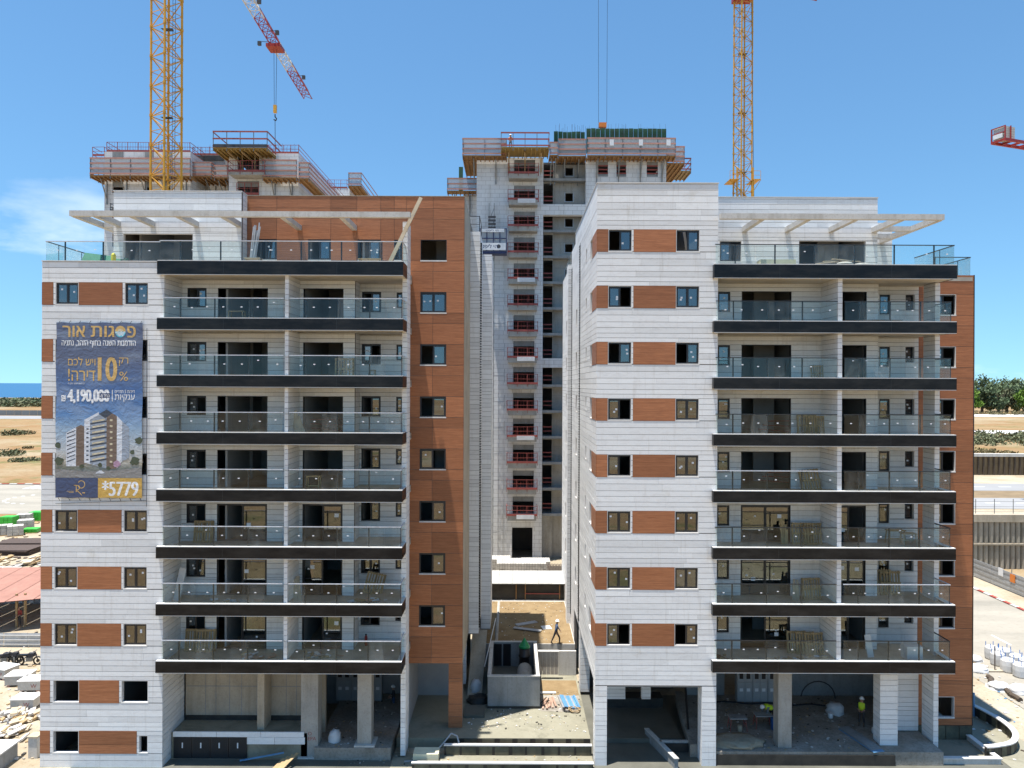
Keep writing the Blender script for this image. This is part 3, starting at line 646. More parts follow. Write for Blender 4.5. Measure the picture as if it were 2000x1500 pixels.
# inside
for k in range(8):
    z = FL(k)-.2; MB().box(xa+.24, xb-.22, yw+.24, 57.8, z-.28, z).box(xb-.22, xs-.2, yb1+.24, 57.8, z-.28, z).box(xs-.2, xr-.25, yb2+.24, 57.8, z-.28, z).build('floor_slab', M['concrete_warm'], RB)
pt = MB()
for k in range(0, 8):
    z0, z1 = (FL(k)-.2, FL(k+1)-.5) if k < 7 else (FL(7)-.2, TOP-1.0)
    pt.box(xa+.3, xr-.3 if k < 7 else px1-.3, 48.5, 48.65, z0, z1)
    for q in (7.8, 11.5, 17.0, 21.0) if k == 7 else (7.8, 11.5, 17.0, 21.0, 24.3): pt.box(q, q+.12, (43.9 if k == 7 and q > 11 else yb2 if q > 20.9 else yb1 if q > 11.3 else yw)+.25, 48.5, z0, z1)
    for q in (12.6, 15.2, 19.2, 22.4, 5.6):
        if k == 7 and q > 22: continue
        pt.box(q, q+1.3, 46.4, 46.52, z0, z1)
pt.build('partition_wall', M['plaster'], RB)
MB().box(xa+.3, xr-.3, 67.8, 68, 0, FL(7)).build('rear_wall', M['concrete'], RB)
# ------------------------------------------------------------------ terrain
def G(px, py, z=0.0): d = PD(px, py, z); return (PX(px, py, d), d, z)
def sheet(name, pts, mat, z=None, **t):
    m = MB().poly([(p[0], p[1], p[2] if z is None else z) for p in pts]); return m.build(name, M[mat], **t)
S = dict(kind='structure')
MB().box(-3000, 3000, -900, 1050, -1.0, 0).build('ground', M['earth'], **S)
MB().box(-60000, 60000, 1049, 85000, -16, -15).build('sea', M['sea'], **S)
sheet('site_ground', [(-75, 34), (47, 34), (47, 118), (-75, 118)], 'sand', .004, **S)
sheet('paving', [(-24, 36), (-9.5, 36), (-9.5, 41.2), (-24, 41.2)], 'wet_shaded_screed', .012, **S)  # paving below the balconies: their deep shade is put into the colour
sheet('paving', [(-9.49, 36), (-6.6, 36), (-6.6, 52), (-9.49, 52)], 'wet_shaded_screed', .012, **S)
sheet('paving', [(-6.59, 36), (4.6, 36), (4.6, 42.0), (-6.59, 42.0)], 'screed', .012, **S)
sheet('paving', [(4.61, 36), (40, 36), (40, 50), (4.61, 50)], 'wet_shaded_screed', .014, **S)
MB().box(-6.59, 4.62, 42.62, 53.4, .005, .58).build('podium_slab', M['screed'], **S)
MB().box(-2.86, 4.64, 53.42, 66, .006, 2.25).build('raised_yard', M['concrete_light'], **S)
sheet('jute_mat', [(-.95, 53.5), (4.6, 53.5), (4.6, 63.9), (-.95, 63.9)], 'jute', 2.256, **S); sheet('jute_mat', [(-2.8, 53.5), (-1.15, 53.5), (-1.15, 63.9), (-2.8, 63.9)], 'jute', 2.256, **S)
MB().box(-1.12, -.98, 53.5, 63.9, 2.25, 2.34).build('path_edging', M['concrete'], **S)
# upper ground on the right behind the shoring
MB().box(44, 700, 85.6, 128, .01, 5.8).build('upper_terrace', M['sand'], **S); MB().box(44, 900, 128.02, 1049, .012, 9.0).build('upper_terrace', M['earth'], **S)

# ------------------------------------------------------------------ trenches and kerb walls in front of the gap
def panel_wall(name, x0, x1, y, z0, z1, n, label, th=.16):
    t = thing(name, label, 'wall', ((x0+x1)/2, y, z0))
    MB().box(x0, x1, y+.03, y+th, z0, z1).build('core', M['membrane'], t)
    w_ = (x1-x0)/n
    for i in range(n):
        if R_.random() < .86: box('board', x0+i*w_+.12*R_.random()+.05, x0+(i+1)*w_-.06, y+R_.uniform(0, .012), y+.029, z0+.02, z1-.05, M['board_dirty'], t)
    box('cap', x0-.02, x1+.02, y-.03, y+th+.02, z1+.003, z1+.07, M['coping'], t); return t
panel_wall('planter_wall', -3.75, 4.6, 41.75, .0, .55, 9, 'long dark-boarded trench wall with white cap, nearer the grey slab')
panel_wall('planter_wall', -5.4, 4.55, 40.35, -.3, .25, 10, 'long dark-boarded trench wall with white cap at the picture bottom')
sl_ = thing('slab_edge', 'dark-stained edge boards along the front of the pale slab', 'slab edge', (0, 42.6, 0))
for i in range(8): box('board', -3.7+i*1.03, -3.7+i*1.03+.72, 42.585, 42.615, .02, .55, M['board_dirty'], sl_)
box('core', -3.8, 4.6, 42.601, 42.618, .0, .56, M['membrane'], sl_)
box('insulation_block', -5.4, -4.0, 40.9, 41.7, .01, .5, M['insulation'], label='pale yellow block lying beside the trench under the wood-clad leg', cat='block')
# concrete water tank with pipe
t = thing('concrete_tank', 'open grey concrete tank standing in the gap between the blocks', 'tank', (.2, 46.5, .58))
x0, x1, y0, y1, z0, z1 = -1.45, 1.84, 46.5, 52.9, .75, 2.6
MB().box(x0, x1, y0, y0+.2, z0, z1).build('wall', M['concrete_grey'], t); MB().box(x0, x0+.2, y0+.21, y1-.21, z0, z1).build('wall', M['concrete_grey'], t); MB().box(x1-.22, x1, y0+.21, y1-.21, z0, z1+.003).build('wall', M['concrete_light'], t); MB().box(x0, x1, y1-.2, y1, z0, z1).build('wall', M['concrete_grey'], t)
box('rim', x0-.02, x1+.02, y0-.02, y0+.22, z1+.002, z1+.06, M['concrete_light'], t); box('rim', x0-.02, x1+.02, y1-.22, y1+.02, z1+.004, z1+.05, M['concrete_light'], t); box('rim', x0-.02, x0+.22, y0+.225, y1-.225, z1+.002, z1+.055, M['concrete_light'], t)
box('plinth', x0-.02, x1+.02, y0+.02, y1, .585, .745, M['membrane'], t); box('floor', x0+.2, x1-.22, y0+.2, y1-.2, .8, .9, M['wet_shaded_screed'], t)
for q in (-.85, -.2, .35): box('seam', q, q+.02, y0-.004, y0+.01, z0+.02, z1-.02, M['steel_grey'], t)
for q in (-1.2, -.55): box('black_panel', q, q+.55, y1-.26, y1-.21, .95, 2.5, M['black_plastic'], t)
p = MB(); p.smooth = True
for i in range(13):
    pass
prof = [(.50, 0), (.52, .1), (.52, 3.2), (.48, 3.4)]
p.lathe((0, 0, 0), prof, 20); p.xf(Matrix.Translation((.95, 47.3, 1.45)) @ Matrix.Rotation(-math.pi/2, 4, 'X') @ Matrix.Translation((0, 0, 0)))
p.build('concrete_pipe', M['concrete'], label='big concrete pipe lying inside the open tank', cat='pipe')
t = thing('manhole_riser', 'black ribbed riser with green conical cap behind the concrete pipe', 'riser', (.95, 51.6, .9))
m = MB(); m.smooth = True; m.lathe((.95, 51.6, .9), [(.36, 0), (.36, .5), (.41, .52), (.41, .62), (.36, .64), (.36, 1.1), (.42, 1.12), (.42, 1.24), (.36, 1.26), (.36, 1.75)], 18).build('riser', M['black_plastic'], t)
m = MB(); m.lathe((.95, 51.6, 2.66), [(.40, 0), (.40, .12), (.34, .16), (.05, .62), (.02, .66)], 18).build('cap', M['green_plastic'], t)
m = MB(); m.bar((.93, 51.6, 3.3), (.78, 51.7, 3.75), .012).bar((.96, 51.6, 3.3), (1.12, 51.6, 3.7), .012).build('sling', M['timber'], t)
# timber hatch and form beside the tank
t = thing('formwork_box', 'grey board form leaning beside the tank', 'formwork', (2.4, 51, .58))
for i in range(5): box('board', 1.95+i*.27, 2.2+i*.27, 51.2, 51.26, .9, 2.5, M['concrete'], t)
box('cap', 1.9, 3.35, 51.1, 51.35, 2.51, 2.56, M['coping'], t)
MB().box(3.35, 4.6, 51.9, 52.1, .6, 2.28).build('retaining_wall', M['concrete_light'], label='short pale concrete wall below the jute-covered yard', cat='wall')
sheet('jute_mat', [(2.1, 48.6), (4.5, 48.6), (4.5, 51.0), (2.1, 51.0)], 'jute', .586, **S); sheet('rubble_patch', [(1.9, 46.2), (4.3, 46.0), (4.5, 48.5), (1.9, 48.55)], 'rubble_floor', .588, **S)
t = thing('metal_sheet_bundle', 'bundle of light blue metal profiles by the right-hand block', 'metal bundle', (3.7, 47.3, .6))
for i in range(9):
    m = MB().box(-.07, .05, -.9, .9, 0, .07+.03*R_.random()); m.xf(Matrix.Translation((3.25+i*.125, 47.4+R_.uniform(-.15, .15), .6+.02*(i % 3))) @ Matrix.Rotation(.12, 4, 'Z')); m.build('profile', M['blue_paint' if i % 3 else 'zinc'], t)
t = thing('timber_pile', 'small pile of pale timber offcuts beside the tank', 'timber', (2.4, 47, .6))
for i in range(6):
    m = MB().box(-.06, .06, -.7, .7, 0, .08); m.xf(Matrix.Translation((2.1+i*.14, 47.2+R_.uniform(-.2, .2), .6+.05*(i % 2))) @ Matrix.Rotation(R_.uniform(-.1, .15), 4, 'Z')); m.build('board', M['plank'], t)
for i in range(5):
    m = MB().bar((1.95+.1*i, 46.6+R_.random()*.8, .62), (2.3+.2*R_.random(), 46.9+R_.random()*.7, .9), .03); m.build('stake', M['bark'], t)
def coil(name, c, r, n, mat, label):
    m = MB(); pts = []
    for i in range(n*14):
        a = i/14*2*math.pi; rr = r*(1+.18*math.sin(i*.7)); pts.append((c[0]+rr*math.cos(a), c[1]+rr*math.sin(a), c[2]+.03+.03*(i/14)))
    m.path(pts, .022, 5); m.build(name, M[mat], label=label, cat='hose')
coil('hose_coil', (4.0, 46.2, .6), .33, 4, 'timber', 'coiled yellow hose at the end of the blue metal bundle'); coil('hose_coil', (3.55, 46.25, .6), .25, 3, 'cable', 'coiled black cable at the end of the blue metal bundle')
box('plank', 1.95, 3.0, 48.7, 48.95, .62, .67, M['coping'], label='single white board on the ground right of the tank', cat='plank')
# rubbish left of the tank
def blob(name, loc, s, mat, label, cat, seed, parent=None, seg=12):
    r = random.Random(seed); m = MB(); m.smooth = True; b = []
    rows = 7
    for i in range(rows+1):
        th = math.pi*.5*i/rows*1.0
        for j in range(seg):
            ph = 2*math.pi*j/seg; k = 1+r.uniform(-.16, .16)
            b.append((loc[0]+s[0]*math.cos(ph)*math.cos(th)**.55*k, loc[1]+s[1]*math.sin(ph)*math.cos(th)**.55*k, loc[2]+s[2]*math.sin(th)**.8*(1+r.uniform(-.1, .1))))
    m.v = b
    for i in range(rows):
        for j in range(seg): m.f.append((i*seg+j, i*seg+(j+1) % seg, (i+1)*seg+(j+1) % seg, (i+1)*seg+j)); m.mi.append(0)
    return m.build(name, M[mat], parent, **({} if parent else dict(label=label, cat=cat)))
blob('rubbish_sack', (-2.3, 49.0, .58), (.42, .5, .8), 'bag_white', 'crumpled grey-white sack by the left-hand block', 'sack', 3); blob('rubbish_heap', (-2.1, 47.6, .58), (.7, .7, .35), 'membrane', 'heap of black sheeting left of the tank', 'sheeting', 4)
MB().box(-2.85, -1.6, 45.2, 46.6, .59, .78).build('concrete_pad', M['wet_shaded_screed'], label='low dark concrete pad left of the tank', cat='pad')
MB().poly([(-2.85, 48.4, .62), (-1.9, 48.2, .62), (-1.7, 53.0, 3.4), (-2.75, 53.0, 3.4)]).poly([(-2.85, 48.4, .6), (-2.75, 53, 3.38), (-1.7, 53, 3.38), (-1.9, 48.2, .6)]).build('concrete_ramp', M['concrete_warm'], label='rough concrete stair ramp under the left-hand block', cat='ramp')
t = thing('handrail', 'leaning thin metal handrail above the concrete ramp', 'handrail', (-1.4, 51, 2))
m = MB().bar((-1.75, 49.2, 2.2), (-1.1, 53.4, 4.1), .035).build('bar', M['coping'], t); m = MB().bar((-1.5, 51, 1.0), (-1.48, 51, 2.9), .025).bar((-1.12, 53.3, 2.6), (-1.12, 53.3, 4.0), .025).build('post', M['steel_grey'], t)
for i, (px, py, w_, h_, rz) in enumerate(((1028, 1218, .9, .25, .5), (1030, 1231, 1.1, .2, -.35))):
    X_, Y_, _ = G(px, py, 2.26); m = MB().box(-w_, w_, -h_, h_, 0, .05); m.xf(Matrix.Translation((X_, Y_, 2.26+.06*i)) @ Matrix.Rotation(rz, 4, 'Z')); m.build('metal_sheet', M['zinc'], label=('upper' if i == 0 else 'lower')+' grey metal sheet lying on the jute yard in shade', cat='sheet')
m = MB().box(-.35, .35, -.4, .4, 0, .04); X_, Y_, _ = G(1067, 1226, 2.26); m.xf(Matrix.Translation((X_, Y_, 2.26)) @ Matrix.Rotation(.2, 4, 'Z')); m.build('white_board', M['sign_white'], label='white board lying on the jute near the walking worker', cat='board')
# dark fence and shed at the end of the yard
t = thing('site_shed', 'low site shed with white roof sheets behind the jute yard', 'shed', (1, 64, 2.5))
MB().box(-2.6, 4.6, 64.5, 64.7, 2.2, 3.7).build('front', M['membrane'], t)
for q in (-2.55, -1.9, .4, 1.2, 4.2): box('post', q, q+.08, 64.4, 64.49, 2.26, 3.7, M['ply'], t)
box('rail', 1.2, 4.3, 64.38, 64.44, 2.75, 2.82, M['red_rail'], t)
for i in range(6): MB().poly([(-2.2+i*1.15, 64.0, 3.76), (-2.2+(i+1)*1.15-.02, 64.0, 3.76), (-2.2+(i+1)*1.15-.02, 67.4, 4.05), (-2.2+i*1.15, 67.4, 4.05)]).poly([(-2.2+i*1.15, 64.0, 3.7), (-2.2+i*1.15, 67.4, 3.99), (-2.2+(i+1)*1.15-.02, 67.4, 3.99), (-2.2+(i+1)*1.15-.02, 64.0, 3.7)]).build('roof_sheet', M['roof_white'], t)
MB().box(-2.2, 4.6, 66.8, 67, 2.2, 3.85).build('rear', M['membrane'], t)
# stacked block pallets at the tower foot
def blocks(name, label, x0, x1, y0, y1, z0, z1, mat, group=None, nx=8, nz=5, gap=.02, cat='block pallet', sub=None):
    t = thing(name, label, cat, ((x0+x1)/2, (y0+y1)/2, z0), group)
    MB().box(x0+.03, x1-.03, y0+.03, y1-.03, z0+.01, z1-.02).build('core', M['membrane'], t)
    w_, h_ = (x1-x0)/nx, (z1-z0)/nz
    for i in range(nx):
        for k in range(nz):
            o = R_.uniform(0, .02); box('block', x0+i*w_+gap/2, x0+(i+1)*w_-gap/2, y0+o, y1-o, z0+k*h_+gap/2, z0+(k+1)*h_-gap/2, M[mat], t)
    return t
blocks('block_stack', 'wide stack of pale hollow blocks behind the white shed roof', -1.5, 3.6, 76, 78.5, .0, 2.6, 'block_white', nx=18, nz=9)
blocks('block_stack', 'left block stack at the foot of the tower by its door', -2.5, -.1, 82, 84, 0, 1.6, 'block_white', nx=10, nz=5); blocks('block_stack', 'right block stack at the foot of the tower by its door', 1.1, 4.3, 81, 83, 0, 1.6, 'block_white', nx=12, nz=5)
t = thing('corrugated_roof', 'small rusty corrugated roof at the tower foot', 'roof', (5, 76, 0))
for i in range(14): box('corrugation', 3.8+i*.16, 3.8+i*.16+.09, 73.5, 78.5, 1.9+.04*(i % 2), 1.98+.04*(i % 2), M['bark'], t)
box('support', 3.9, 5.9, 74, 78, 0, 1.88, M['membrane'], t)

# ------------------------------------------------------------------ ground floor of the left block
MB().box(-10.95, -6.7, 41.15, 48.4, .02, .7).build('court_slab', M['rubble_floor'], LB); MB().box(-19.0, -11.4, 41.35, 43.0, .02, 1.42).build('ledge', M['screed'], LB)
MB().box(-18.95, -10.8, 43.0, 43.25, 0, FL(0)-.6).build('concrete_wall', M['concrete_warm'], LB)
for q in (-17.8, -17.2, -16.4, -15.7, -14.8, -13.1, -12.5): box('board_mark', q, q+.03, 42.992, 43.002, 1.5, FL(0)-.7, M['concrete_grey'], LB)
box('casting_joint', -18.9, -11.7, 42.99, 43.003, 3.35, 3.39, M['concrete_grey'], LB)
box('membrane_skirt', -18.95, -11.4, 42.93, 43.0, 1.4, 1.68, M['membrane'], LB)
MB().box(-14.35, -13.95, 41.75, 42.99, 1.42, FL(0)-.6).build('pier', M['concrete_warm'], LB); MB().box(-11.75, -10.8, 41.35, 42.2, .1, FL(0)-.6).build('column', M['concrete'], LB); MB().box(-8.6, -7.82, 41.4, 42.15, .1, FL(0)-.6).build('column', M['concrete'], LB)
box('column_base', -11.9, -10.65, 41.2, 42.3, .03, .12, M['concrete_light'], LB); box('column_base', -8.75, -7.6, 41.2, 42.3, .705, .8, M['concrete_light'], LB)
for i in range(3): box('stone_block', -18.9+i*2.45, -18.9+(i+1)*2.45-.02, 41.28, 41.36, 1.22, 1.5, M['stone'], LB)
for i in range(2): box('stone_block', -14.9+i*1.7, -14.9+(i+1)*1.7-.02, 41.29, 41.36, .82, 1.2, M['stone'], LB)
for i in range(4):
    x = -18.85+i*1.03; d_ = MB().box(x, x+1.0, 41.26, 41.34, .03, 1.2).build('louvre_door', M['frame'], LB)
    lv = MB()
    for j in range(17): lv.box(x+.06, x+.94, 41.235, 41.258, .1+j*.063, .135+j*.063)
    lv.build('slats', M['rail_dark'], d_); box('warning_label', x+.47, x+.54, 41.222, 41.234, .62, .92, M['sign_white'], d_)
def cabinets(x0, n, y, z, first):
    for i in range(n):
        x = x0+i*.98; t = thing('electric_cabinet', first[i], 'cabinet', (x+.48, y, z), 'meter cabinets')
        MB().box(x, x+.96, y, y+.5, z, z+2.9).build('body', M['cabinet'], t)
        for q in (.05, .5): box('upper_door', x+q, x+q+.41, y-.03, y, z+1.35, z+2.8, M['cabinet'], t); box('window', x+q+.08, x+q+.33, y-.036, y-.03, z+1.5, z+2.6, M['black_plastic'], t); box('lower_door', x+q, x+q+.41, y-.03, y, z+.1, z+1.28, M['cabinet'], t); box('notice', x+q+.1, x+q+.32, y-.037, y-.031, z+.7, z+.9, M['sign_white'], t)
cabinets(-11.2, 3, 47.3, .71, ('grey meter cabinet under the left block, farthest left', 'grey meter cabinet under the left block, middle of three', 'grey meter cabinet under the left block, behind the right column'))
blob('rubble_bag', (-10.0, 42.0, .7), (.36, .36, .62), 'bag_white', 'open white rubble bag between the two concrete columns', 'bag', 9)
box('white_column', -5.3, -4.9, 50.5, 51, 0, 4, M['concrete_light'], LB)
stack('rear_wall_block', -5.2, -3.0, 49.5, 49.9, .9, 4.5, LB)
m = MB(); pts = [(-9.8, 46.8, 3.6), (-9.6, 46.5, 2.4), (-9.2, 46.0, 1.2), (-8.9, 45.2, .74), (-8.3, 44.6, .73), (-9.0, 43.9, .73)]; m.path(pts, .035, 6).build('cable', M['cable'], label='thick black cable hanging from the left meter cabinets', cat='cable')
m = MB(); m.path([(-5.9, 41.0, .03), (-4.6, 41.2, .05), (-3.8, 42.0, .6), (-3.4, 42.3, 1.0), (-3.05, 42.2, .9), (-2.9, 41.9, .55)], .045, 7).build('conduit', M['zinc'], label='grey flexible conduit curving past the wood-clad leg', cat='conduit')
# ------------------------------------------------------------------ ground floor of the right block
MB().box(11.4, 24.0, 40.85, 48.4, .02, .75).build('court_slab', M['rubble_floor'], RB)
box('membrane_edge', 11.4, 21.3, 40.78, 40.85, .02, .6, M['membrane'], RB)
MB().box(15.0, 15.75, 41.3, 42.1, .75, FL(0)-.6).build('column', M['concrete'], RB)
stack('stone_pier', 20.85, 21.85, 41.6, 42.4, .3, FL(0)-.6, RB); stack('stone_pier', 22.1, 23.95, 43.3, 43.8, .8, FL(0)-.6, RB)
cabinets(14.5, 3, 47.2, .76, ('grey meter cabinet under the right block, left of the column', 'grey meter cabinet under the right block, behind the column', 'grey meter cabinet under the right block, right of the column'))
for q in ((11.5, 14.0), (18, 24)): MB().box(*q, 48.3, 48.45, .75, FL(0)-.6).build('concrete_wall', M['concrete_grey'], RB)
box('door_leaf', 12.4, 12.5, 45.8, 47.0, .76, 3.2, M['cabinet'], RB)
for i in range(4): box('membrane_panel', 24.3+i*.8, 25.06+i*.8, 43.84, 43.9, -.1, .84, M['board_dirty'], RB)
MB().box(24.2, 27.5, 43.9, 44.2, -.2, .85).build('base', M['membrane'], RB)
t = thing('planter_box', 'low pale concrete planter at the foot of the right block corner', 'planter', (25.5, 42, 0))
for nm, a in (('wall', (23.9, 27.3, 41.0, 41.2, -.3, .3)), ('wall', (27.1, 27.3, 41.21, 43.8, -.3, .3))): box(nm, *a, M['concrete_light'], t)
box('rim', 23.85, 27.36, 40.96, 41.25, .303, .36, M['coping'], t); box('rim', 27.06, 27.36, 41.255, 43.8, .303, .36, M['coping'], t); box('fill', 24.0, 27.1, 41.2, 43.8, -.2, .05, M['screed'], t)
# curved boarded wall
t = thing('curved_wall', 'curved dark-boarded planter wall with white cap at the right block', 'wall', (28, 44, 0))
ctrl = [(29.2, 48.5), (29.75, 46.6), (30.0, 44.9), (29.7, 43.4), (28.8, 42.3), (27.6, 41.85), (26.9, 41.75)]
pts = []
for i in range(len(ctrl)-1):
    p0, p1_, p2_, p3 = ctrl[max(i-1, 0)], ctrl[i], ctrl[i+1], ctrl[min(i+2, len(ctrl)-1)]
    for s_ in range(4):
        u = s_/4; pts.append(tuple(.5*((2*p1_[c])+(-p0[c]+p2_[c])*u+(2*p0[c]-5*p1_[c]+4*p2_[c]-p3[c])*u*u+(-p0[c]+3*p1_[c]-3*p2_[c]+p3[c])*u**3) for c in (0, 1)))
pts.append(ctrl[-1])
core, cap = MB(), MB()
for i, (a, c) in enumerate(zip(pts[:-1], pts[1:])):
    dx, dy = c[0]-a[0], c[1]-a[1]; L = math.hypot(dx, dy); nx, ny = dy/L, -dx/L
    q = lambda o0, o1: [(a[0]+nx*o0, a[1]+ny*o0), (c[0]+nx*o0, c[1]+ny*o0), (c[0]+nx*o1, c[1]+ny*o1), (a[0]+nx*o1, a[1]+ny*o1)]
    core.prism(q(-.08, .08), -.4, .62); cap.prism(q(-.16, .16), .622, .69)
    if i % 2 == 0: MB().prism(q(-.1, -.081), -.35, .57).build('board', M['board_dirty'], t); MB().prism(q(.081, .1), -.35, .57).build('board', M['board_dirty'], t)
core.build('core', M['membrane'], t); cap.build('cap', M['coping'], t)
MB().bar((29.5, 47.0, .0), (29.5, 47.0, 1.5), .09, n=12).build('blue_pipe', M['blue_paint'], label='upright light blue pipe behind the curved wall', cat='pipe')
# portal contents
t = thing('ramp_wall', 'dark narrow retaining walls of the ramp inside the portal', 'wall', (8.5, 42, 0))
m = MB().prism([(8.0, 43.9), (8.2, 43.9), (9.2, 40.4), (9.0, 40.4)], .015, .55).build('wall', M['concrete_grey'], t); MB().prism([(8.5, 42.3), (10.6, 42.3), (10.6, 42.45), (8.45, 42.45)], .016, .55).build('wall', M['concrete_grey'], t)
MB().prism([(7.96, 43.94), (8.24, 43.94), (9.24, 40.36), (8.96, 40.36)], .553, .6).build('cap', M['concrete_light'], t); MB().prism([(8.6, 42.26), (10.64, 42.26), (10.64, 42.49), (8.55, 42.49)], .553, .6).build('cap', M['concrete_light'], t)
box('membrane', 8.5, 10.5, 42.2, 42.255, .02, .5, M['membrane'], t)
for a, b_ in ((5.5, 7.0), (8.0, 8.55)): stack('hanging_wall', a, b_, 45.0, 45.3, 1.85, 4.33, RB)
MB().box(5.36, 10.1, 43.3, 48.6, .02, .28).build('raised_bay_floor', M['wet_shaded_screed'], RB); MB().prism([(10.15, 41.65), (11.38, 41.65), (11.38, 48.9), (10.9, 48.9)], .02, .745).build('side_slab', M['rubble_floor'], RB)
MB().box(5.5, 9.8, 47.4, 48.4, .28, .9).build('sheeting_heap', M['membrane'], RB)
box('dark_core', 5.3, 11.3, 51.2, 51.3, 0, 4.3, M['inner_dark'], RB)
t = thing('drain_pipe', 'black drain pipe leaning inside the portal on the right', 'pipe', (10.8, 45, 0)); MB().bar((10.9, 46.5, 3.8), (10.4, 42.9, .1), .07, n=8).build('pipe', M['black_plastic'], t)
# yard strip right of the block
xk = 48.0
sheet('road', [(33.5, 30), (xk, 30), (xk, 160), (33.5, 160)], 'asphalt_dusty', .02, **S)
k_ = MB().box(xk+.01, xk+.3, 40, 120, 0, .06).build('kerb', M['concrete_light'], **S)
for i in range(60): box('kerb_stone', xk-.02, xk+.28, 52+i*1.0, 52.97+i*1.0, .062, .15, M['kerb_red' if i % 2 else 'kerb_white'], k_)
for i in range(14): sheet('lane_mark', [(40.6, 40+i*5), (40.78, 40+i*5), (40.78, 42.4+i*5), (40.6, 42.4+i*5)], 'paint_white', .025, **S)
sheet('sidewalk', [(xk+.3, 40), (xk+8, 40), (xk+8, 85.5), (xk+.3, 85.5)], 'sand', .03, **S)
t = thing('site_fence', 'corrugated grey metal site fence with orange and yellow signs by the road', 'fence', (51.2, 74, 0))
for i in range(7):
    y = 60+i*3.1; m = MB()
    for j in range(7): m.box(51.15+.03*(j % 2), 51.2+.03*(j % 2), y, y+3.05, .12+j*.27, .12+(j+1)*.27-.006)
    m.build('panel', M['zinc'], t); MB().bar((51.26, y, 0), (51.26, y, 2.35), .04).build('post', M['steel_grey'], t)
for y, z, mt in ((74.8, 1.1, 'orange_paint'), (72.6, .9, 'orange_paint'), (70.8, .9, 'yellow_plastic'), (76.6, 1.3, 'sign_white')): box('sign', 51.1, 51.14, y, y+.75, z, z+.8, M[mt], t)
def bigbag():
    t = thing('big_bag', 'x', 'bag', (0, 0, 0)); m = MB(); m.smooth = False
    m.lathe((0, 0, 0), [(.40, 0), (.47, .1), (.49, .5), (.47, .85), (.40, .95), (.3, .9), (.12, .98)], 10).build('sack', M['bag_white'], t, local=True)
    m = MB()
    for a in range(4):
        c, s_ = math.cos(a*1.57+.78)*.4, math.sin(a*1.57+.78)*.4; m.bar((c, s_, .3), (c*1.02, s_*1.02, 1.25), .025)
    m.build('strap', M['strap_blue'], t, local=True); return t
bb = bigbag(); spots = [(1937, 1287), (1948, 1299), (1962, 1292), (1968, 1312), (1985, 1304), (1992, 1322), (2004, 1312)]
nm = ('leftmost', 'second from left', 'third from left, set behind,', 'fourth from left', 'fifth from left, set behind,', 'second from the right', 'rightmost')
for i, (px, py) in enumerate(spots):
    q = G(px, py); o = bb if i == 0 else copy_tree(bb, group=None); o.location = (q[0], q[1], .02); o.rotation_euler = (0, 0, i*.7); tag(o, f'white bulk bag with blue straps, {nm[i]} in the roadside row', 'bag', 'bulk bags at the roadside')
for i, (px, py, s_) in enumerate(((1902, 1290, .8), (1910, 1310, .9), (1950, 1345, .9), (1994, 1352, 1.0))):
    q = G(px, py); blob('torn_bag', (q[0], q[1], .02), (.8*s_, .7*s_, .45*s_), 'bag_white', ('flattened white bag nearest the wood-clad corner', 'torn white bag with blue straps beside the sand', 'half-empty white bag beside the brown pipe', 'crumpled white bag at the right picture edge')[i], 'bag', 20+i)
a, b_ = G(1925, 1325), G(1992, 1372); m = MB(); n = 9; r2 = random.Random(2)
m.path([(a[0]+(b_[0]-a[0])*i/n+r2.uniform(-.2, .2), a[1]+(b_[1]-a[1])*i/n, .15) for i in range(n+1)], .17, 8).build('brown_roll', M['bark'], label='long brown roll of sheeting on the roadside', cat='roll')
q = G(1943, 1312); t = thing('fence_post', 'thin metal pole standing beside the bulk bags', 'post', (q[0], q[1], 0)); MB().bar((q[0], q[1], 0), (q[0], q[1], 1.9), .04).build('pole', M['bark'], t); box('foot', q[0]-.5, q[0]+.5, q[1]-.2, q[1]+.2, .02, .14, M['concrete_warm'], t)
sheet('sand_bank', [(28.5, 38), (33.4, 38), (33.4, 75), (28.5, 60)], 'sand', .028, **S); sheet('paving', [(27.6, 36), (31.0, 36), (29.8, 52), (27.6, 52)], 'screed', .034, **S)
# shoring wall of the far excavation
t = thing('shoring_wall', 'tall two-tier concrete pile shoring wall beyond the road', 'wall', (58, 85, 0))
MB().box(44, 90, 85.3, 85.6, 0, 5.8).build('core', M['sheetpile'], t)
for i in range(72):
    x = 44+i*.62
    for z0, z1 in ((.02, 2.75), (3.05, 5.4)): MB().bar((x+.3, 85.3, z0), (x+.3, 85.3, z1), .27, n=8).build('pile', M['sheetpile'], t)
box('ledge', 44, 90, 84.9, 85.5, 2.8, 3.0, M['concrete_warm'], t); box('capping_beam', 44, 90, 84.9, 85.7, 5.45, 6.3, M['concrete_warm'], t)
sheet('road', [(45, 92), (400, 92), (400, 101), (45, 101)], 'road_grey', 5.83, **S); sheet('road', [(45, 108), (400, 108), (400, 116), (45, 116)], 'road_grey', 5.83, **S); sheet('earth_verge', [(45, 101.1), (400, 101.1), (400, 107.9), (45, 107.9)], 'earthcut', 5.82, **S)
for i in range(24): sheet('lane_mark', [(50+i*4, 96.4), (52+i*4, 96.4), (52+i*4, 96.7), (50+i*4, 96.7)], 'paint_white', 5.84, **S); sheet('lane_mark', [(50+i*4, 112), (52+i*4, 112), (52+i*4, 112.3), (50+i*4, 112.3)], 'paint_white', 5.84, **S)
t = thing('guard_fence', 'thin grey guard fence above the shoring wall', 'fence', (60, 86.5, 6))
for i in range(16): MB().bar((50+i*2.2, 86.4, 5.8), (50+i*2.2, 86.4, 7.9), .04).build('post', M['steel_grey'], t)
for z in (6.4, 7.0, 7.6): MB().bar((50, 86.4, z), (84, 86.4, z), .02).build('wire', M['steel_grey'], t)
t = thing('timber_shoring', 'dark timber and steel shoring wall beyond the upper roads', 'wall', (80, 127, 5.8))
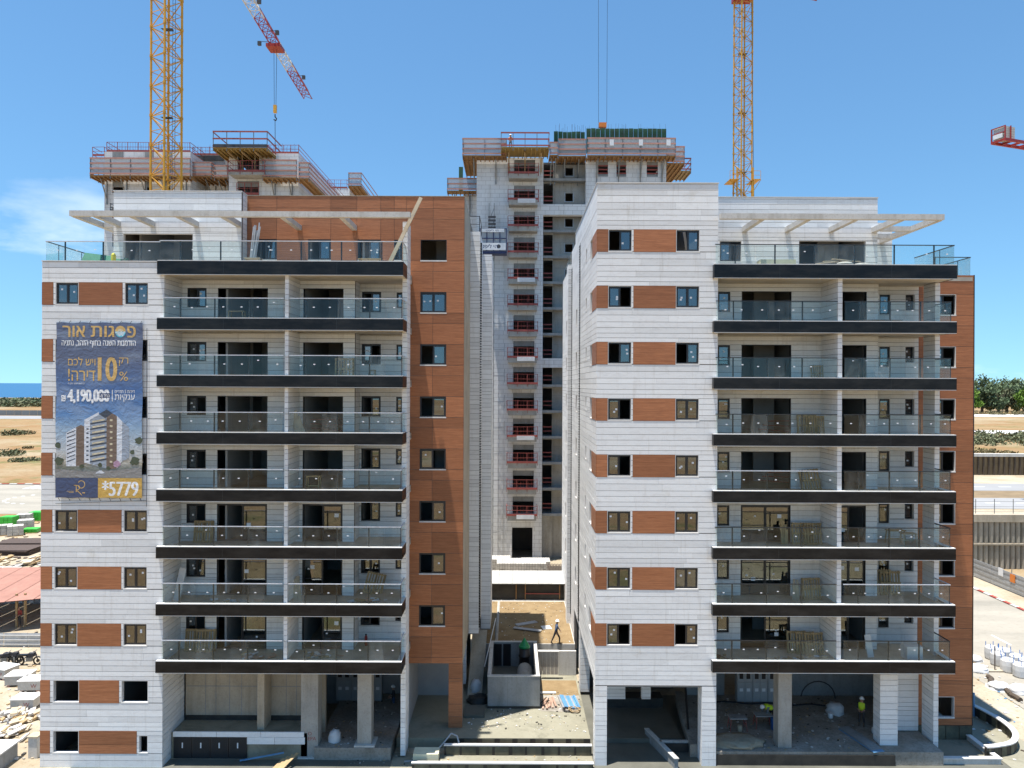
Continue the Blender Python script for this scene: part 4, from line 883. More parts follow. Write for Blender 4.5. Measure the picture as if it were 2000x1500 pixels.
MB().box(44, 140, 127.6, 128, 5.81, 9).build('core', M['earthcut'], t)
for i in range(76): MB().bar((60+i*.9, 127.5, 5.8), (60+i*.9, 127.5, 9+R_.uniform(-.2, .1)), .17, n=6).build('pile', M['bark'], t)
box('capping_beam', 44, 140, 127.2, 128.2, 9.0, 9.5, M['concrete_light'], t)
for i, y in enumerate((190, 300)): sheet('road', [(60, y), (700, y), (700, y+14+10*i), (60, y+14+10*i)], 'coping', 9.03, **S)
# left strip: road, field track
sheet('road', [(-320, 118), (-58, 118), (-58, 152), (-320, 152)], 'asphalt_dusty', .02, **S); sheet('road', [(-700, 430), (-150, 430), (-150, 470), (-700, 470)], 'road_grey', .02, **S)
for i in range(7): sheet('crossing_stripe', [(-97+i*1.6, 146), (-96.2+i*1.6, 146), (-96.2+i*1.6, 150.5), (-97+i*1.6, 150.5)], 'paint_white', .026, **S)
for i in range(12):
    a = math.pi*.5+i*math.pi*1.0/11; c = (-85, 134); p = (c[0]+6*math.cos(a), c[1]+6*math.sin(a)); sheet('lane_mark', [(p[0]-.3, p[1]-.25), (p[0]+.3, p[1]-.25), (p[0]+.3, p[1]+.35), (p[0]-.3, p[1]+.35)], 'paint_white', .026, **S)
k_ = MB().box(-140, -60, 152.1, 152.6, 0, .1).build('kerb', M['concrete_light'], **S)
for i in range(24): box('kerb_stone', -110+i*1.6, -108.5+i*1.6, 152.0, 152.5, .102, .22, M['kerb_red' if i % 2 else 'kerb_white'], k_)

def chips(name, label, x0, x1, y0, y1, z, n, s, mats, seed):
    rr = random.Random(seed); m = MB()
    for _ in range(n):
        x_, y_, k = rr.uniform(x0, x1), rr.uniform(y0, y1), s*rr.uniform(.3, 1.2); a = len(m.v); m.m = rr.randrange(len(mats)); m.box(-k, k, -k*.6, k*.6, 0, k*.5); m.xf(Matrix.Translation((x_, y_, z)) @ Matrix.Rotation(rr.uniform(0, 3.1), 4, 'Z') @ Matrix.Rotation(rr.uniform(-.2, .2), 4, 'X'), a)
    m.build(name, [M[q] for q in mats], label=label, cat='rubble', kind='stuff')
chips('rubble', 'small rubble and scraps strewn on the slab around the tank', -2.6, 4.5, 43.4, 49, .585, 260, .06, ('concrete_light', 'concrete', 'timber_pale', 'membrane', 'bag_white'), 1)
chips('rubble', 'pale scraps strewn over the jute-covered yard', -2.6, 4.5, 53.8, 63.8, 2.26, 160, .05, ('coping', 'concrete', 'timber_pale', 'bark'), 2)
chips('rubble', 'rubble and offcuts along the roadside right of the block', 28, 36, 40, 70, .03, 420, .1, ('concrete_light', 'concrete', 'timber', 'bag_white', 'bark', 'blue_paint'), 3)
chips('rubble', 'scraps on the dusty floor under the right block', 11.6, 20.5, 41, 48, .76, 260, .06, ('concrete_light', 'concrete', 'timber', 'membrane'), 4)
chips('rubble', 'scraps on the dusty floor under the left block', -10.8, -6.9, 41.3, 47.5, .71, 120, .05, ('concrete_light', 'concrete', 'timber', 'membrane'), 5)
chips('rubble', 'broken stone and packing strewn over the left yard', -40, -26.5, 41, 62, .02, 800, .12, ('block_white', 'coping', 'timber_pale', 'concrete', 'timber', 'membrane'), 6)
chips('rubble', 'timber and block rubble at the far end of the left yard', -80, -45, 72, 112, .02, 700, .3, ('block_white', 'timber', 'concrete', 'rebar', 'timber_pale'), 7)
chips('rubble', 'scraps along the trench walls at the bottom of the picture', -9, 4.4, 40.6, 42.5, .016, 160, .05, ('concrete_light', 'membrane', 'concrete', 'timber'), 8)
# ------------------------------------------------------------------ towers under construction
def plat(par, x0, x1, yf, yb, zd, h=2.0, planks=4, net=True, pm='plank_pink', brackets=True, side=None, deck='ply', name='work_platform', pstep=2.0):
    d = MB().box(x0, x1, yf, yb, zd-.12, zd)
    nb = max(2, int((x1-x0)/.5))
    for i in range(nb+1): x = x0+(x1-x0-.1)*i/nb; d.box(x, x+.1, yf+.05, yb, zd-.32, zd-.125)
    o = d.build(name, M[deck], par)
    n = max(1, int((x1-x0)/pstep))
    for i in range(n+1): x = x0+.05+(x1-x0-.1)*i/n; MB().bar((x, yf+.05, zd-.4), (x, yf+.05, zd+h), .05).build('post', M['steel_grey'], o)
    for j in range(planks):
        z = zd+.1+(h-.25)*j/(planks-1); box('guard_plank', x0, x1, yf-.03, yf, z, z+.17, M[pm], o)
    if net: box('screen', x0+.05, x1-.05, yf+.11, yf+.13, zd+.1, zd+h-.1, M['net'], o)
    if side:
        xs_ = x0 if side == 'l' else x1
        for j in range(planks):
            z = zd+.1+(h-.25)*j/(planks-1); box('guard_plank', xs_-.02, xs_+.02, yf+.03, yb, z, z+.17, M[pm], o)
    if brackets:
        nb = max(2, int((x1-x0)/2.2))
        for i in range(nb): x = x0+(x1-x0)*(i+.5)/nb; MB().bar((x, yf+.2, zd-.35), (x, yb-.12, zd-2.4), .07).bar((x, yb-.12, zd-.3), (x, yb-.12, zd-3.0), .08).build('bracket', M['steel_grey'], o)
    return o
def guard(par, x0, x1, yf, yb, z, mat='red_rail', h=1.2, n=3, mesh=True, name='guard_rail', sides=True):
    m = MB()
    rr = random.Random(int(x0*100+z*10))
    for q in [x0+(x1-x0)*i/n for i in range(n+1)]: m.bar((q, yf, z-.25), (q+rr.uniform(-.05, .05), yf, z+h+rr.uniform(-.03, .06)), .04)
    for zz in (.15, h*.55, h): m.bar((x0, yf, z+zz+rr.uniform(-.04, .04)), (x1, yf, z+zz+rr.uniform(-.04, .04)), .03)
    m.box(x0, x1, yf-.02, yf+.02, z+.02, z+.26)
    if mesh:
        k = int((x1-x0)/.3)
        for i in range(k): q = x0+(x1-x0)*i/k; m.bar((q, yf, z+.2), (q, yf, z+h), .012)
    if sides:
        for q in (x0, x1):
            for zz in (.15, h*.55, h): m.bar((q, yf, z+zz), (q, yb, z+zz), .035)
    return m.build(name, M[mat], par)
def hole_wall(par, name, mat, axis, pos, sg, u0, u1, z0, z1, ops, th=.3):
    m = MB()
    for (p, q, c, d) in free_rects(u0, u1, z0, z1, ops): m.box(*ab(axis, p, q, pos, pos+sg*th, c, d))
    return m.build(name, M[mat], par)
T1 = thing('tower_block', 'tall tower block under construction behind the gap, with red-railed balconies', 'tower', (3, 88.5, 0))
tx = lambda px, d=88.5: PX(px, 600, d)
zt = lambda i: CZ+24.95-3.1085*i
ops = [(tx(1003), tx(1044), zt(i)-.05, zt(i)+2.1) for i in range(14)]+[(tx(1002), tx(1042), 0, 3.9)]
hole_wall(T1, 'wall', 'tower_stone', 'y', 88.5, 1, tx(930), tx(1060), 0, CZ+27.3, ops)
for (a, b_, c, d) in ops[:-1]: box('lintel_box', a+.003, b_-.003, 88.62, 88.75, d-.62, d-.003, M['concrete_grey'], T1)
hole_wall(T1, 'wall', 'tower_stone', 'x', tx(930), 1, 88.81, 96, 0, CZ+27.3, [])
rops = [(tx(1060.5, 89.5), tx(1079, 89.5), zt(i)-.0, zt(i)+2.65) for i in range(-1, 14)]
hole_wall(T1, 'wall', 'concrete', 'y', 89.5, 1, tx(1056, 89.5), tx(1080, 89.5), 0, CZ+27, rops)
for (a, b_, c, d) in rops:
    for z in (.5, 1.0): box('safety_rail', a, b_, 89.55, 89.6, c+z, c+z+.14, M['red_rail'], T1)
sops = [(tx(1103, 90), tx(1118, 90), zt(i)+.6, zt(i)+1.6) for i in range(-1, 14)]
hole_wall(T1, 'wall', 'concrete', 'y', 90, 1, tx(1079.5, 90), tx(1145, 90), 0, CZ+27.2, sops)
for (a, b_, c, d) in sops: MB().box(a-.1, a, 89.95, 90.05, c-.1, d+.1).box(b_, b_+.1, 89.95, 90.05, c-.1, d+.1).box(a, b_, 89.95, 90.05, c-.1, c).build('window_frame', M['zinc'], T1)
for i in range(14):
    box('pour_line', tx(1080.5, 90), tx(1144, 90), 89.985, 90.0, zt(i)-.14, zt(i)-.06, M['concrete_grey'], T1); box('pour_line', tx(1080.5, 90), tx(1144, 90), 89.99, 90.001, zt(i)+1.75, zt(i)+1.79, M['concrete_grey'], T1)
for py0, py1 in ((399, 420), (700, 718)): MB().box(tx(1060), tx(1145), 88.52, 89.4, PZ(py1, 1100, 88.5), PZ(py0, 1100, 88.5)).build('stone_band', M['tower_stone'], T1)
wops = [(tx(a), tx(b_), PZ(345, 1200, 88.5)-3.1085*i, PZ(315, 1200, 88.5)-3.1085*i) for i in range(13) for a, b_ in ((1167, 1186.5), (1203, 1222), (1262, 1284))]
hole_wall(T1, 'wall', 'tower_stone', 'y', 88.5, 1, tx(1143), tx(1300), 0, CZ+27.2, wops); hole_wall(T1, 'wall', 'tower_stone', 'x', tx(1300), -1, 88.81, 104, 0, CZ+27.2, [])
for (a, b_, c, d) in wops[:9]:
    for z in (.35, .8, 1.25): box('safety_rail', a, b_, 88.55, 88.6, c+z, c+z+.14, M['red_rail'], T1)
    box('window_head', a, b_, 88.6, 88.75, d-.5, d, M['concrete_grey'], T1); box('window_parapet', a, b_, 88.57, 88.72, c-.0, c+.3, M['concrete_grey'], T1)
MB().box(tx(1144), tx(1145.5), 88.6, 90.2, 0, CZ+27.2).build('return_wall', M['tower_stone'], T1)
for i in range(14):
    MB().box(tx(930)+.3, tx(1300)-.3, 88.85, 104, zt(i)-.3, zt(i)-.0).build('floor_slab', M['concrete_grey'], T1) if i % 1 == 0 else None
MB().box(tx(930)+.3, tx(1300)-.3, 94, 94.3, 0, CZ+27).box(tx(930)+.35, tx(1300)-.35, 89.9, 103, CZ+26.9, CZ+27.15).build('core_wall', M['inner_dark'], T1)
for i in range(14):
    x0, x1 = PX(990.5, 600, 87), PX(1051.5, 600, 87); s_ = MB().box(x0+.15, x1-.15, 87.0, 88.49, zt(i)-.55, zt(i)).build('balcony', M['concrete'], T1); guard(s_, x0+.05, x1-.05, 86.95, 88.45, zt(i))
    if i % 3 == 1: box('tarp', x0+1.2, x1-.4, 86.9, 86.93, zt(i)-.35, zt(i)+.15, M['bag_white'], s_)
z0 = PZ(303, 950, 86.8)
plat(T1, PX(903, 300, 86.8), PX(990, 300, 86.8), 86.8, 88.45, z0, 2.0, side='l'); plat(T1, PX(903, 300, 86.8), tx(930)-.05, 88.5, 95, z0-.05, 2.0, net=False, planks=3, brackets=False)
o = plat(T1, PX(978, 280, 85), PX(1073, 280, 85), 85, 88.4, PZ(287, 1025, 85), 1.7, planks=3, net=False, pm='red_rail', brackets=False, deck='ply_yellow', side='r', pstep=1.4)
pr = MB()
for q in (.9, 2.8, 4.7): x = PX(978, 280, 85)+q; pr.bar((x, 86.0, PZ(287, 1025, 85)-.3), (x+.1, 88.3, zt(0)+.6), .09).bar((x, 87.3, PZ(287, 1025, 85)-.3), (x, 87.3, zt(0)), .05)
pr.build('prop', M['timber'], T1)
plat(T1, PX(1073, 300, 87), PX(1090, 300, 87), 87, 89.4, PZ(302, 1080, 87), 1.5, planks=3); plat(T1, PX(1090, 300, 87.6), PX(1145, 300, 87.6), 87.6, 89.9, PZ(304, 1115, 87.6), 2.0); plat(T1, PX(1147, 300, 86.8), PX(1320, 300, 86.8), 86.8, 88.45, PZ(303, 1230, 86.8), 2.05, side='r')
plat(T1, PX(1300, 300, 89), PX(1336, 300, 89), 88.6, 100, PZ(318, 1320, 88.6), 2.0, planks=4, brackets=False, side='r'); plat(T1, PX(1302, 330, 94), PX(1350, 330, 94), 94, 98, PZ(333, 1330, 94), 1.6, planks=3, net=False, pm='red_rail', brackets=False, deck='timber', side='r')
for px0, px1, y0, y1, n in ((1080, 1141, 257.5, 300, 7), (1143.5, 1300, 251, 300, 17)):
    for i in range(n):
        a, b_ = tx(px0+(px1-px0)*i/n)+.02, tx(px0+(px1-px0)*(i+1)/n)-.02; p = MB().box(a, b_, 88.45, 88.55, PZ(y1, px0, 88.5), PZ(y0, px0, 88.5)+R_.uniform(-.06, .06))
        for q in (0, .25, .5, .75): p.box(a+(b_-a)*q, a+(b_-a)*q+.07, 88.34, 88.45, PZ(y1, px0, 88.5), PZ(y0, px0, 88.5)-.04)
        p.build('formwork_panel', M['formwork_green'], T1)
m = MB()
for i in range(70): x = tx(1083)+(tx(1300)-tx(1083))*i/69+R_.uniform(-.1, .1); m.bar((x, 89.2, CZ+28), (x+R_.uniform(-.05, .05), 89.2, CZ+31.2+R_.uniform(-.4, .5)), .013, n=3)
m.build('rebar', M['rebar'], T1, kind='stuff')
for px in (1195, 1252, 1306): box('notice', PX(px-4, 275, 86.7), PX(px+4, 275, 86.7), 86.74, 86.76, PZ(284, px, 86.7), PZ(272, px, 86.7), M['sign_white'], T1)
# rear wing at the left of the tower
hole_wall(T1, 'wall', 'tower_stone', 'y', 96, 1, PX(905, 400, 96), PX(932, 400, 96), 0, PZ(380, 910, 96), []); plat(T1, PX(873, 360, 94.5), PX(931, 360, 94.5), 94.5, 96, PZ(372, 900, 94.5), 1.6, planks=3); box('formwork_panel', PX(896, 330, 96), PX(904, 330, 96), 96.2, 96.4, PZ(372, 900, 96), PZ(325, 900, 96), M['formwork_green'], T1)
MB().box(PX(905, 400, 96), 17, 96.3, 104, 0, CZ+22).build('rear_body', M['concrete_grey'], T1)
# mast-climbing hoist
H = thing('building_hoist', 'blue mast hoist cage with white signs on the side of the tower', 'hoist', (-2.4, 87, 0))
d = 87.0; x0, x1 = PX(938, 470, d), PX(990, 470, d); zc0, zc1 = PZ(494, 960, d), PZ(449, 960, d); m = MB()
for z in (zc0, zc0+(zc1-zc0)*.55, zc1-.1): m.box(x0, x1, d-.9, d-.82, z, z+.1).box(x0, x0+.08, d-.82, d+.7, z, z+.1).box(x1-.08, x1, d-.82, d+.7, z, z+.1)
for i in range(5): x = x0+(x1-x0-.09)*i/4; m.box(x, x+.09, d-.91, d-.83, zc0, zc1)
m.box(x0, x1, d-.8, d+.7, zc0-.2, zc0-.01); m.build('cage', M['hoist_blue'], H)
box('mesh', x0+.1, x1-.1, d-.8, d-.78, zc0+.1, zc1-.1, M['net'], H); sg = box('sign_board', x0+.03, x1-.12, d-.96, d-.93, zc0+.18, zc0+1.0, M['sign_white'], H); box('sign_board', x0+.1, x1-.3, d-.96, d-.93, zc1-.45, zc1-.05, M['sign_white'], H)
HSIGN = (x0, x1, d-.965, zc0)
m = MB(); xm = PX(960, 420, d); zt_ = PZ(395, 960, d)
for sx in (-.3, .3):
    for sy in (.3, .75): m.bar((xm+sx, d+sy, 0), (xm+sx, d+sy, zt_), .045)
for i in range(int(zt_/1.5)+1):
    z = i*1.5
    if z+1.5 > zt_: break
    for sy in (.3, .75): m.bar((xm-.3, d+sy, z), (xm+.3, d+sy, z), .03).bar((xm-.3, d+sy, z), (xm+.3, d+sy, z+1.5), .025)
m.build('mast', M['steel_grey'], H)
for i in range(11): z = 3.5+i*3.1; MB().bar((xm, d+.5, z), (xm+1.6, d+.9, z), .05).bar((xm+1.6, d+.9, z-.8), (xm+1.6, d+.9, z+.8), .05).build('tie', M['zinc'], H)
for i in range(4): MB().box(xm-.4, xm+.5, d+.2, d+.28, zc1+.2+i*.42, zc1+.45+i*.42).build('drive_unit', M['steel_dark'], H)

T2 = thing('tower_block', 'half-built tower block rising behind the banner building, ringed by timber work platforms', 'tower', (-37, 86, 0))
d2 = 86.0; ux = lambda px, d=86.0: PX(px, 350, d); uz = lambda py, px=400, d=86.0: PZ(py, px, d)
wp2 = [(ux(a), ux(b_), uz(378)-3.1085*i, uz(353)-3.1085*i) for i in range(12) for a, b_ in ((219.5, 241), (282.5, 297), (320, 333))]
hole_wall(T2, 'wall', 'tower_stone', 'y', d2, 1, ux(204), ux(372), 0, uz(297), wp2); hole_wall(T2, 'wall', 'tower_stone', 'x', ux(204), 1, d2+.31, 104, 0, uz(297), []); hole_wall(T2, 'wall', 'tower_stone', 'x', ux(372), -1, d2+.31, 90, 0, uz(297), [])
for (a, b_, c, d) in wp2[:6]: box('window_head', a, b_, d2+.1, d2+.25, d-.75, d, M['concrete_grey'], T2); box('safety_rail', a, b_, d2+.05, d2+.1, c+.2, c+.34, M['red_rail'], T2)
for a, b_ in ((219.5, 241), (282.5, 300), (322, 335)): box('grey_infill', ux(a), ux(b_), d2-.02, d2, uz(311), uz(297), M['concrete_grey'], T2)
hole_wall(T2, 'wall', 'concrete', 'y', 90, 1, ux(366), ux(470, 90), 0, uz(303, 400, 90), []); box('black_band', ux(375, 89.9), ux(437, 89.9), 89.9, 89.99, uz(314, 400, 90), uz(304, 400, 90), M['membrane'], T2)
hole_wall(T2, 'wall', 'tower_stone', 'y', d2, 1, ux(447), ux(583), 0, uz(299), [(ux(464), ux(506), uz(381), uz(353)), (ux(464), ux(506), uz(335), uz(303))])
box('lintel_box', ux(464), ux(506), d2+.1, d2+.25, uz(364), uz(353), M['concrete_grey'], T2)
hole_wall(T2, 'wall', 'tower_stone', 'x', ux(583), -1, d2+.31, 118, 0, uz(299), []); hole_wall(T2, 'wall', 'tower_stone', 'x', ux(447), 1, d2+.31, 90, 0, uz(299), [])
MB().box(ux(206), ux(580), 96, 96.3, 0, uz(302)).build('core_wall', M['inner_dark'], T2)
for z in (uz(300), uz(346), uz(392)): MB().box(ux(206), ux(370), d2+.32, 103, z-.3, z-.02).box(ux(449), ux(581), d2+.32, 117, z-.3, z-.02).build('floor_slab', M['concrete_grey'], T2)
s_ = MB().box(ux(447, 84.2), ux(517, 84.2), 84.2, d2-.01, uz(336, 480, 84.2)-.3, uz(336, 480, 84.2)).build('balcony', M['concrete'], T2); guard(s_, ux(445, 84.2), ux(517, 84.2), 84.15, 85.9, uz(336, 480, 84.2), h=1.3)
guard(T2, ux(464), ux(506), d2-.2, d2, uz(381), h=1.4, sides=False)
plat(T2, ux(175, 84.3), ux(372, 84.3), 84.3, d2-.05, uz(342, 250, 84.3), 2.0, side='l'); plat(T2, ux(175, 84.3), ux(204)-.05, d2-.03, 92, uz(342, 250, 84.3)-.02, 2.0, net=False, planks=3, brackets=False)
plat(T2, ux(360, 86.5), ux(413, 86.5), 86.5, 89.9, uz(343, 380, 86.5), 1.6, side='r'); plat(T2, ux(418, 86.5), ux(446, 86.5), 86.5, 89.9, uz(346, 430, 86.5), 1.4, planks=3)
plat(T2, ux(512, 84.3), ux(580, 84.3), 84.3, d2-.05, uz(346, 540, 84.3), 2.0); plat(T2, ux(583, 84.3), ux(604, 84.3), 84.3, 104, uz(346, 590, 84.3)-.1, 1.8, side='r', brackets=False)
o = plat(T2, ux(415, 83), ux(522, 83), 83, d2+2, uz(288, 470, 83), 1.85, planks=3, net=False, pm='red_rail', brackets=False, deck='ply_yellow', side='r', pstep=1.4); box('toe_board', ux(416, 82.9), ux(521, 82.9), 82.9, 82.96, uz(288, 470, 83), uz(282, 470, 83), M['steel_dark'], o); box('guard_plank', ux(415, 83)-.03, ux(415, 83)+.02, 83.05, d2+2, uz(288, 470, 83)+1.7, uz(288, 470, 83)+1.82, M['red_rail'], o)
pr = MB()
for px in (440, 468, 494): x = ux(px, 83); pr.bar((x, 83.6, uz(288, 470, 83)-.3), (x+.6, d2-.1, uz(318)), .11)
for px in (473, 498): x = ux(px, 84.6); pr.bar((x, 84.6, uz(288, 470, 83)-.3), (x, 84.6, uz(336, 480, 84.2)), .05)
pr.build('prop', M['timber'], T2)
guard(T2, ux(207), ux(370), d2+.15, 92, uz(297), h=1.15, n=8, mesh=True); guard(T2, ux(375, 90), ux(440, 90), 90.1, 91, uz(303, 400, 90), h=1.0, n=4); guard(T2, ux(522), ux(582), d2+.15, 118, uz(299), h=1.05, n=4)
guard(T2, ux(181, 90), ux(204, 90), 90, 92, uz(305, 190, 90), h=1.1, n=1, mesh=False)
m = MB()
for i in range(46): x = ux(225)+(ux(580)-ux(225))*i/45; m.bar((x, d2+.5, uz(300)), (x, d2+.5, uz(285)+R_.uniform(-.2, .6)), .014, n=3)
m.build('rebar', M['rebar'], T2, kind='stuff'); box('wall', ux(645, 112), ux(683, 112), 112, 118, 0, uz(368, 660, 112), M['tower_stone'], T2); guard(T2, ux(640, 112), ux(678, 112), 112, 116, uz(368, 660, 112), h=1.3, n=3); plat(T2, ux(680, 110), ux(706, 110), 110, 125, uz(362, 690, 110), 1.9, side='r', brackets=False, planks=3)
t2b = MB().box(ux(206), ux(580), 103, 104, 0, uz(300)).build('rear_wall', M['tower_stone'], T2)
guard(T2, ux(176, 80), ux(203, 80), 84, 90, uz(413, 190, 84), mat='steel_dark', h=.9, n=1, mesh=False)

# ------------------------------------------------------------------ cranes
def mast(par, cx, cy, w_, ang, z0, z1, sh, mat, leg=.11, br=.05, ladder=True):
    c, s_ = math.cos(ang), math.sin(ang); cor = []
    for a, b_ in ((-1, -1), (1, -1), (1, 1), (-1, 1)): cor.append((cx+(a*c-b_*s_)*w_/2, cy+(a*s_+b_*c)*w_/2))
    n = int((z1-z0)/sh)
    for i in range(n):
        za, zb = z0+i*sh, z0+(i+1)*sh; l = MB()
        for j in range(4):
            p, q = cor[j], cor[(j+1) % 4]
            if j % 2: p, q = q, p
            zm = (za+zb)/2
            l.bar((*p, za), (*q, za), br*.9).bar((*p, za), (*q, zm), br).bar((*q, zm), (*p, zb), br).bar((*p, zm), (*q, zm), br*.7)
        sec = l.build('mast_section', M[mat], par)
        for (x, y) in cor: MB().bar((x, y, za+.004), (x, y, zb-.004), leg, n=6).bar((x, y, za+.003), (x, y, za+.22), leg*1.35, n=6).build('leg', M[mat], sec)
        if ladder:
            ld = MB(); lx, ly = cor[2][0]*.55+cor[3][0]*.45, cor[2][1]*.55+cor[3][1]*.45
            lx, ly = lx*.8+cx*.2, ly*.8+cy*.2
            for o_ in (-.2, .2): ld.bar((lx+o_*c, ly+o_*s_, za), (lx+o_*c, ly+o_*s_, zb), .022)
            for r in range(int(sh/.4)): ld.bar((lx-.2*c, ly-.2*s_, za+r*.4), (lx+.2*c, ly+.2*s_, za+r*.4), .016)
            if i % 3 == 1: ld.poly([(cx-.6, cy-.1, za+.1), (cx+.6, cy-.1, za+.1), (cx+.5, cy+.6, za+.1), (cx-.5, cy+.6, za+.1)])
            ld.build('ladder', M['steel_dark'], sec)
    return cor
def truss(par, name, P0, dirv, L, w_, h, mats, step=2.0):
    """triangular jib from P0 along dirv; mats: list of (start, end, material)"""
    dv = Vector(dirv).normalized(); sd = Vector((dv.y, -dv.x, 0)); P0 = Vector(P0); up = Vector((0, 0, 1))
    for (a, b_, mt) in mats:
        n = max(1, int((b_-a)/step)); m = MB(); st = (b_-a)/n
        for i in range(n):
            q0, q1 = P0+dv*(a+i*st), P0+dv*(a+(i+1)*st); l0, l1, r0, r1 = q0-sd*w_/2, q1-sd*w_/2, q0+sd*w_/2, q1+sd*w_/2; t0, t1 = q0+up*h, q1+up*h; tm = (t0+t1)/2
            m.bar(l0, l1, .09).bar(r0, r1, .09).bar(t0, t1, .11).bar(l0, r0, .05).bar(l0, r1, .045).bar(l0, tm, .055).bar(tm, l1, .055).bar(r0, tm, .055).bar(tm, r1, .055)
        m.build(name, M[mt], par)
d = 75.0; cx = PX(325, 200, d)
C1 = thing('tower_crane', 'yellow lattice tower crane mast rising behind the left block, red and white jib above', 'crane', (cx, d, 0))
mast(C1, cx, d, 2.02, -math.radians(27), 0, CZ+51, 3.0, 'crane_yellow', .125, .055)
MB().box(cx-1.3, cx+1.3, d-1.3, d+1.3, CZ+51, CZ+52).build('slewing_ring', M['crane_yellow'], C1); MB().bar((cx, d, CZ+52), (cx, d, CZ+60), .4).build('tower_head', M['crane_yellow'], C1)
box('cab', cx+1.4, cx+2.9, d+1, d+3, CZ+52, CZ+54.2, M['crane_white'], C1)
zj = CZ+52.6; dv = Vector((-.042, 1, 0)).normalized()
truss(C1, 'jib', (cx, d, zj), dv, 61, 1.5, 1.5, [(0, 31, 'crane_white'), (31, 41, 'crane_red'), (41, 49, 'crane_white'), (49, 61, 'crane_red')]); truss(C1, 'counter_jib', (cx, d, zj), -dv, 14, 1.6, 1.0, [(0, 14, 'crane_white')])
tr = Vector((cx, d, zj))+dv*39.4
m = MB().box(tr.x-1.1, tr.x+1.1, tr.y-1.2, tr.y+1.2, zj-.75, zj-.25).build('trolley', M['crane_red'], C1)
zh = PZ(213, 523, tr.y); m = MB()
for sx in (-.22, .22):
    m.bar((tr.x+sx, tr.y, zj-.6), (tr.x+sx*.6, tr.y, zh+.6), .035, n=4)
m.build('hoist_rope', M['cable'], C1)
m = MB().box(tr.x-.24, tr.x+.24, tr.y-.2, tr.y+.2, zh-.6, zh+.6).build('hook_block', M['crane_yellow'], C1)
m = MB(); m.path([(tr.x, tr.y, zh-.8), (tr.x, tr.y, zh-1.2), (tr.x+.25, tr.y, zh-1.5), (tr.x+.1, tr.y, zh-1.8), (tr.x-.2, tr.y, zh-1.6)], .09).bar((tr.x, tr.y, zh-1.7), (tr.x+.1, tr.y, zh-11), .05).build('hook', M['steel_dark'], C1)
for i, (q, sx) in enumerate(((26, 1.5), (35, 1.5), (38.5, -2.2), (51, 1.6))): p_ = Vector((cx, d, zj))+dv*q; MB().bar((p_.x, p_.y, zj), (p_.x+sx, p_.y, zj+.1), .05).box(p_.x+sx-.25, p_.x+sx+.25, p_.y-.2, p_.y+.2, zj-.5, zj+.1).build('floodlight', M['steel_dark'], C1)
d = 95.0; cx = PX(1451, 200, d)
C2 = thing('tower_crane', 'slim yellow lattice tower crane mast rising behind the right block', 'crane', (cx, d, 0))
mast(C2, cx, d, 1.62, math.radians(19), 0, CZ+51.5, 2.55, 'crane_yellow', .1, .045)
MB().box(cx-1.2, cx+1.2, d-1.2, d+1.2, CZ+49.8, CZ+50.9).build('slewing_ring', M['crane_red'], C2); dvv = Vector((PX(1177, 240, 89)-cx, 89-d, 0)).normalized(); truss(C2, 'jib', (cx, d, CZ+52), dvv, 42, 1.4, 1.4, [(0, 42, 'crane_white')]); truss(C2, 'counter_jib', (cx, d, CZ+52), -dvv, 12, 1.4, 1.0, [(0, 12, 'crane_red')])
m = MB().bar((cx, d, CZ+50), (cx, d, CZ+58), .3).build('tower_head', M['crane_red'], C2)
zc = PZ(356, 1451, d); cl = MB()
for (a, b_) in ((-2.0, -.9), (.9, 1.9)): cl.box(cx+a, cx+b_, d-1.3, d+1.3, zc, zc+.08); cl.bar((cx+a, d-1.3, zc), (cx+a, d-1.3, zc+1.1), .03).bar((cx+b_, d-1.3, zc), (cx+b_, d-1.3, zc+1.1), .03).bar((cx+a, d-1.3, zc+1.1), (cx+b_, d-1.3, zc+1.1), .03).bar((cx+a, d-1.3, zc+.55), (cx+b_, d-1.3, zc+.55), .025)
for s1 in (-1.02, 1.02): cl.bar((cx+s1, d-1.0, zc-2.5), (cx+s1, d-1.0, zc+1.6), .12).bar((cx+s1*1.9, d-1.2, zc), (cx+s1, d-1.0, zc-1.5), .05)
cl.build('climbing_cage', M['crane_yellow'], C2); MB().bar((cx+1.2, d-.9, zc-3), (cx+.75, d-.9, CZ+49), .03).build('power_cable', M['cable'], C2)
xh = PX(1177, 240, 89); zh = PZ(240, 1177, 89); MB().bar((PX(1168, 100, 89), 89, CZ+51.9), (PX(1169, 240, 89), 89, zh), .025).bar((PX(1186, 100, 89), 89, CZ+51.9), (PX(1185, 240, 89), 89, zh), .025).build('hoist_rope', M['cable'], C2)
MB().prism([(xh-.45, 88.8), (xh+.45, 88.8), (xh+.45, 89.2), (xh-.45, 89.2)], zh-.55, zh).bar((xh-.35, 89, zh-.5), (xh-.2, 89, zh-.85), .1).bar((xh+.35, 89, zh-.5), (xh+.2, 89, zh-.85), .1).bar((xh, 89, zh-.5), (xh, 89, zh-.9), .1).build('hook_block', M['orange_paint'], C2)
d = 94.0; cx = 80.0; zb = PZ(268, 1975, d)
C3 = thing('tower_crane', 'red crane counter-jib with pale counterweights entering at the right edge', 'crane', (cx, d+6, 0))
mast(C3, cx, d+6, 1.8, .2, 0, zb-.6, 3.0, 'crane_red', ladder=False); xl = PX(1962, 260, d)
fr = MB().box(xl, xl+16, d-.1, d+.15, zb-.4, zb-.05).box(xl, xl+16, d+1.6, d+1.85, zb-.4, zb-.05)
for i in range(9): fr.box(xl+i*1.6, xl+i*1.6+.15, d+.15, d+1.6, zb-.35, zb-.1)
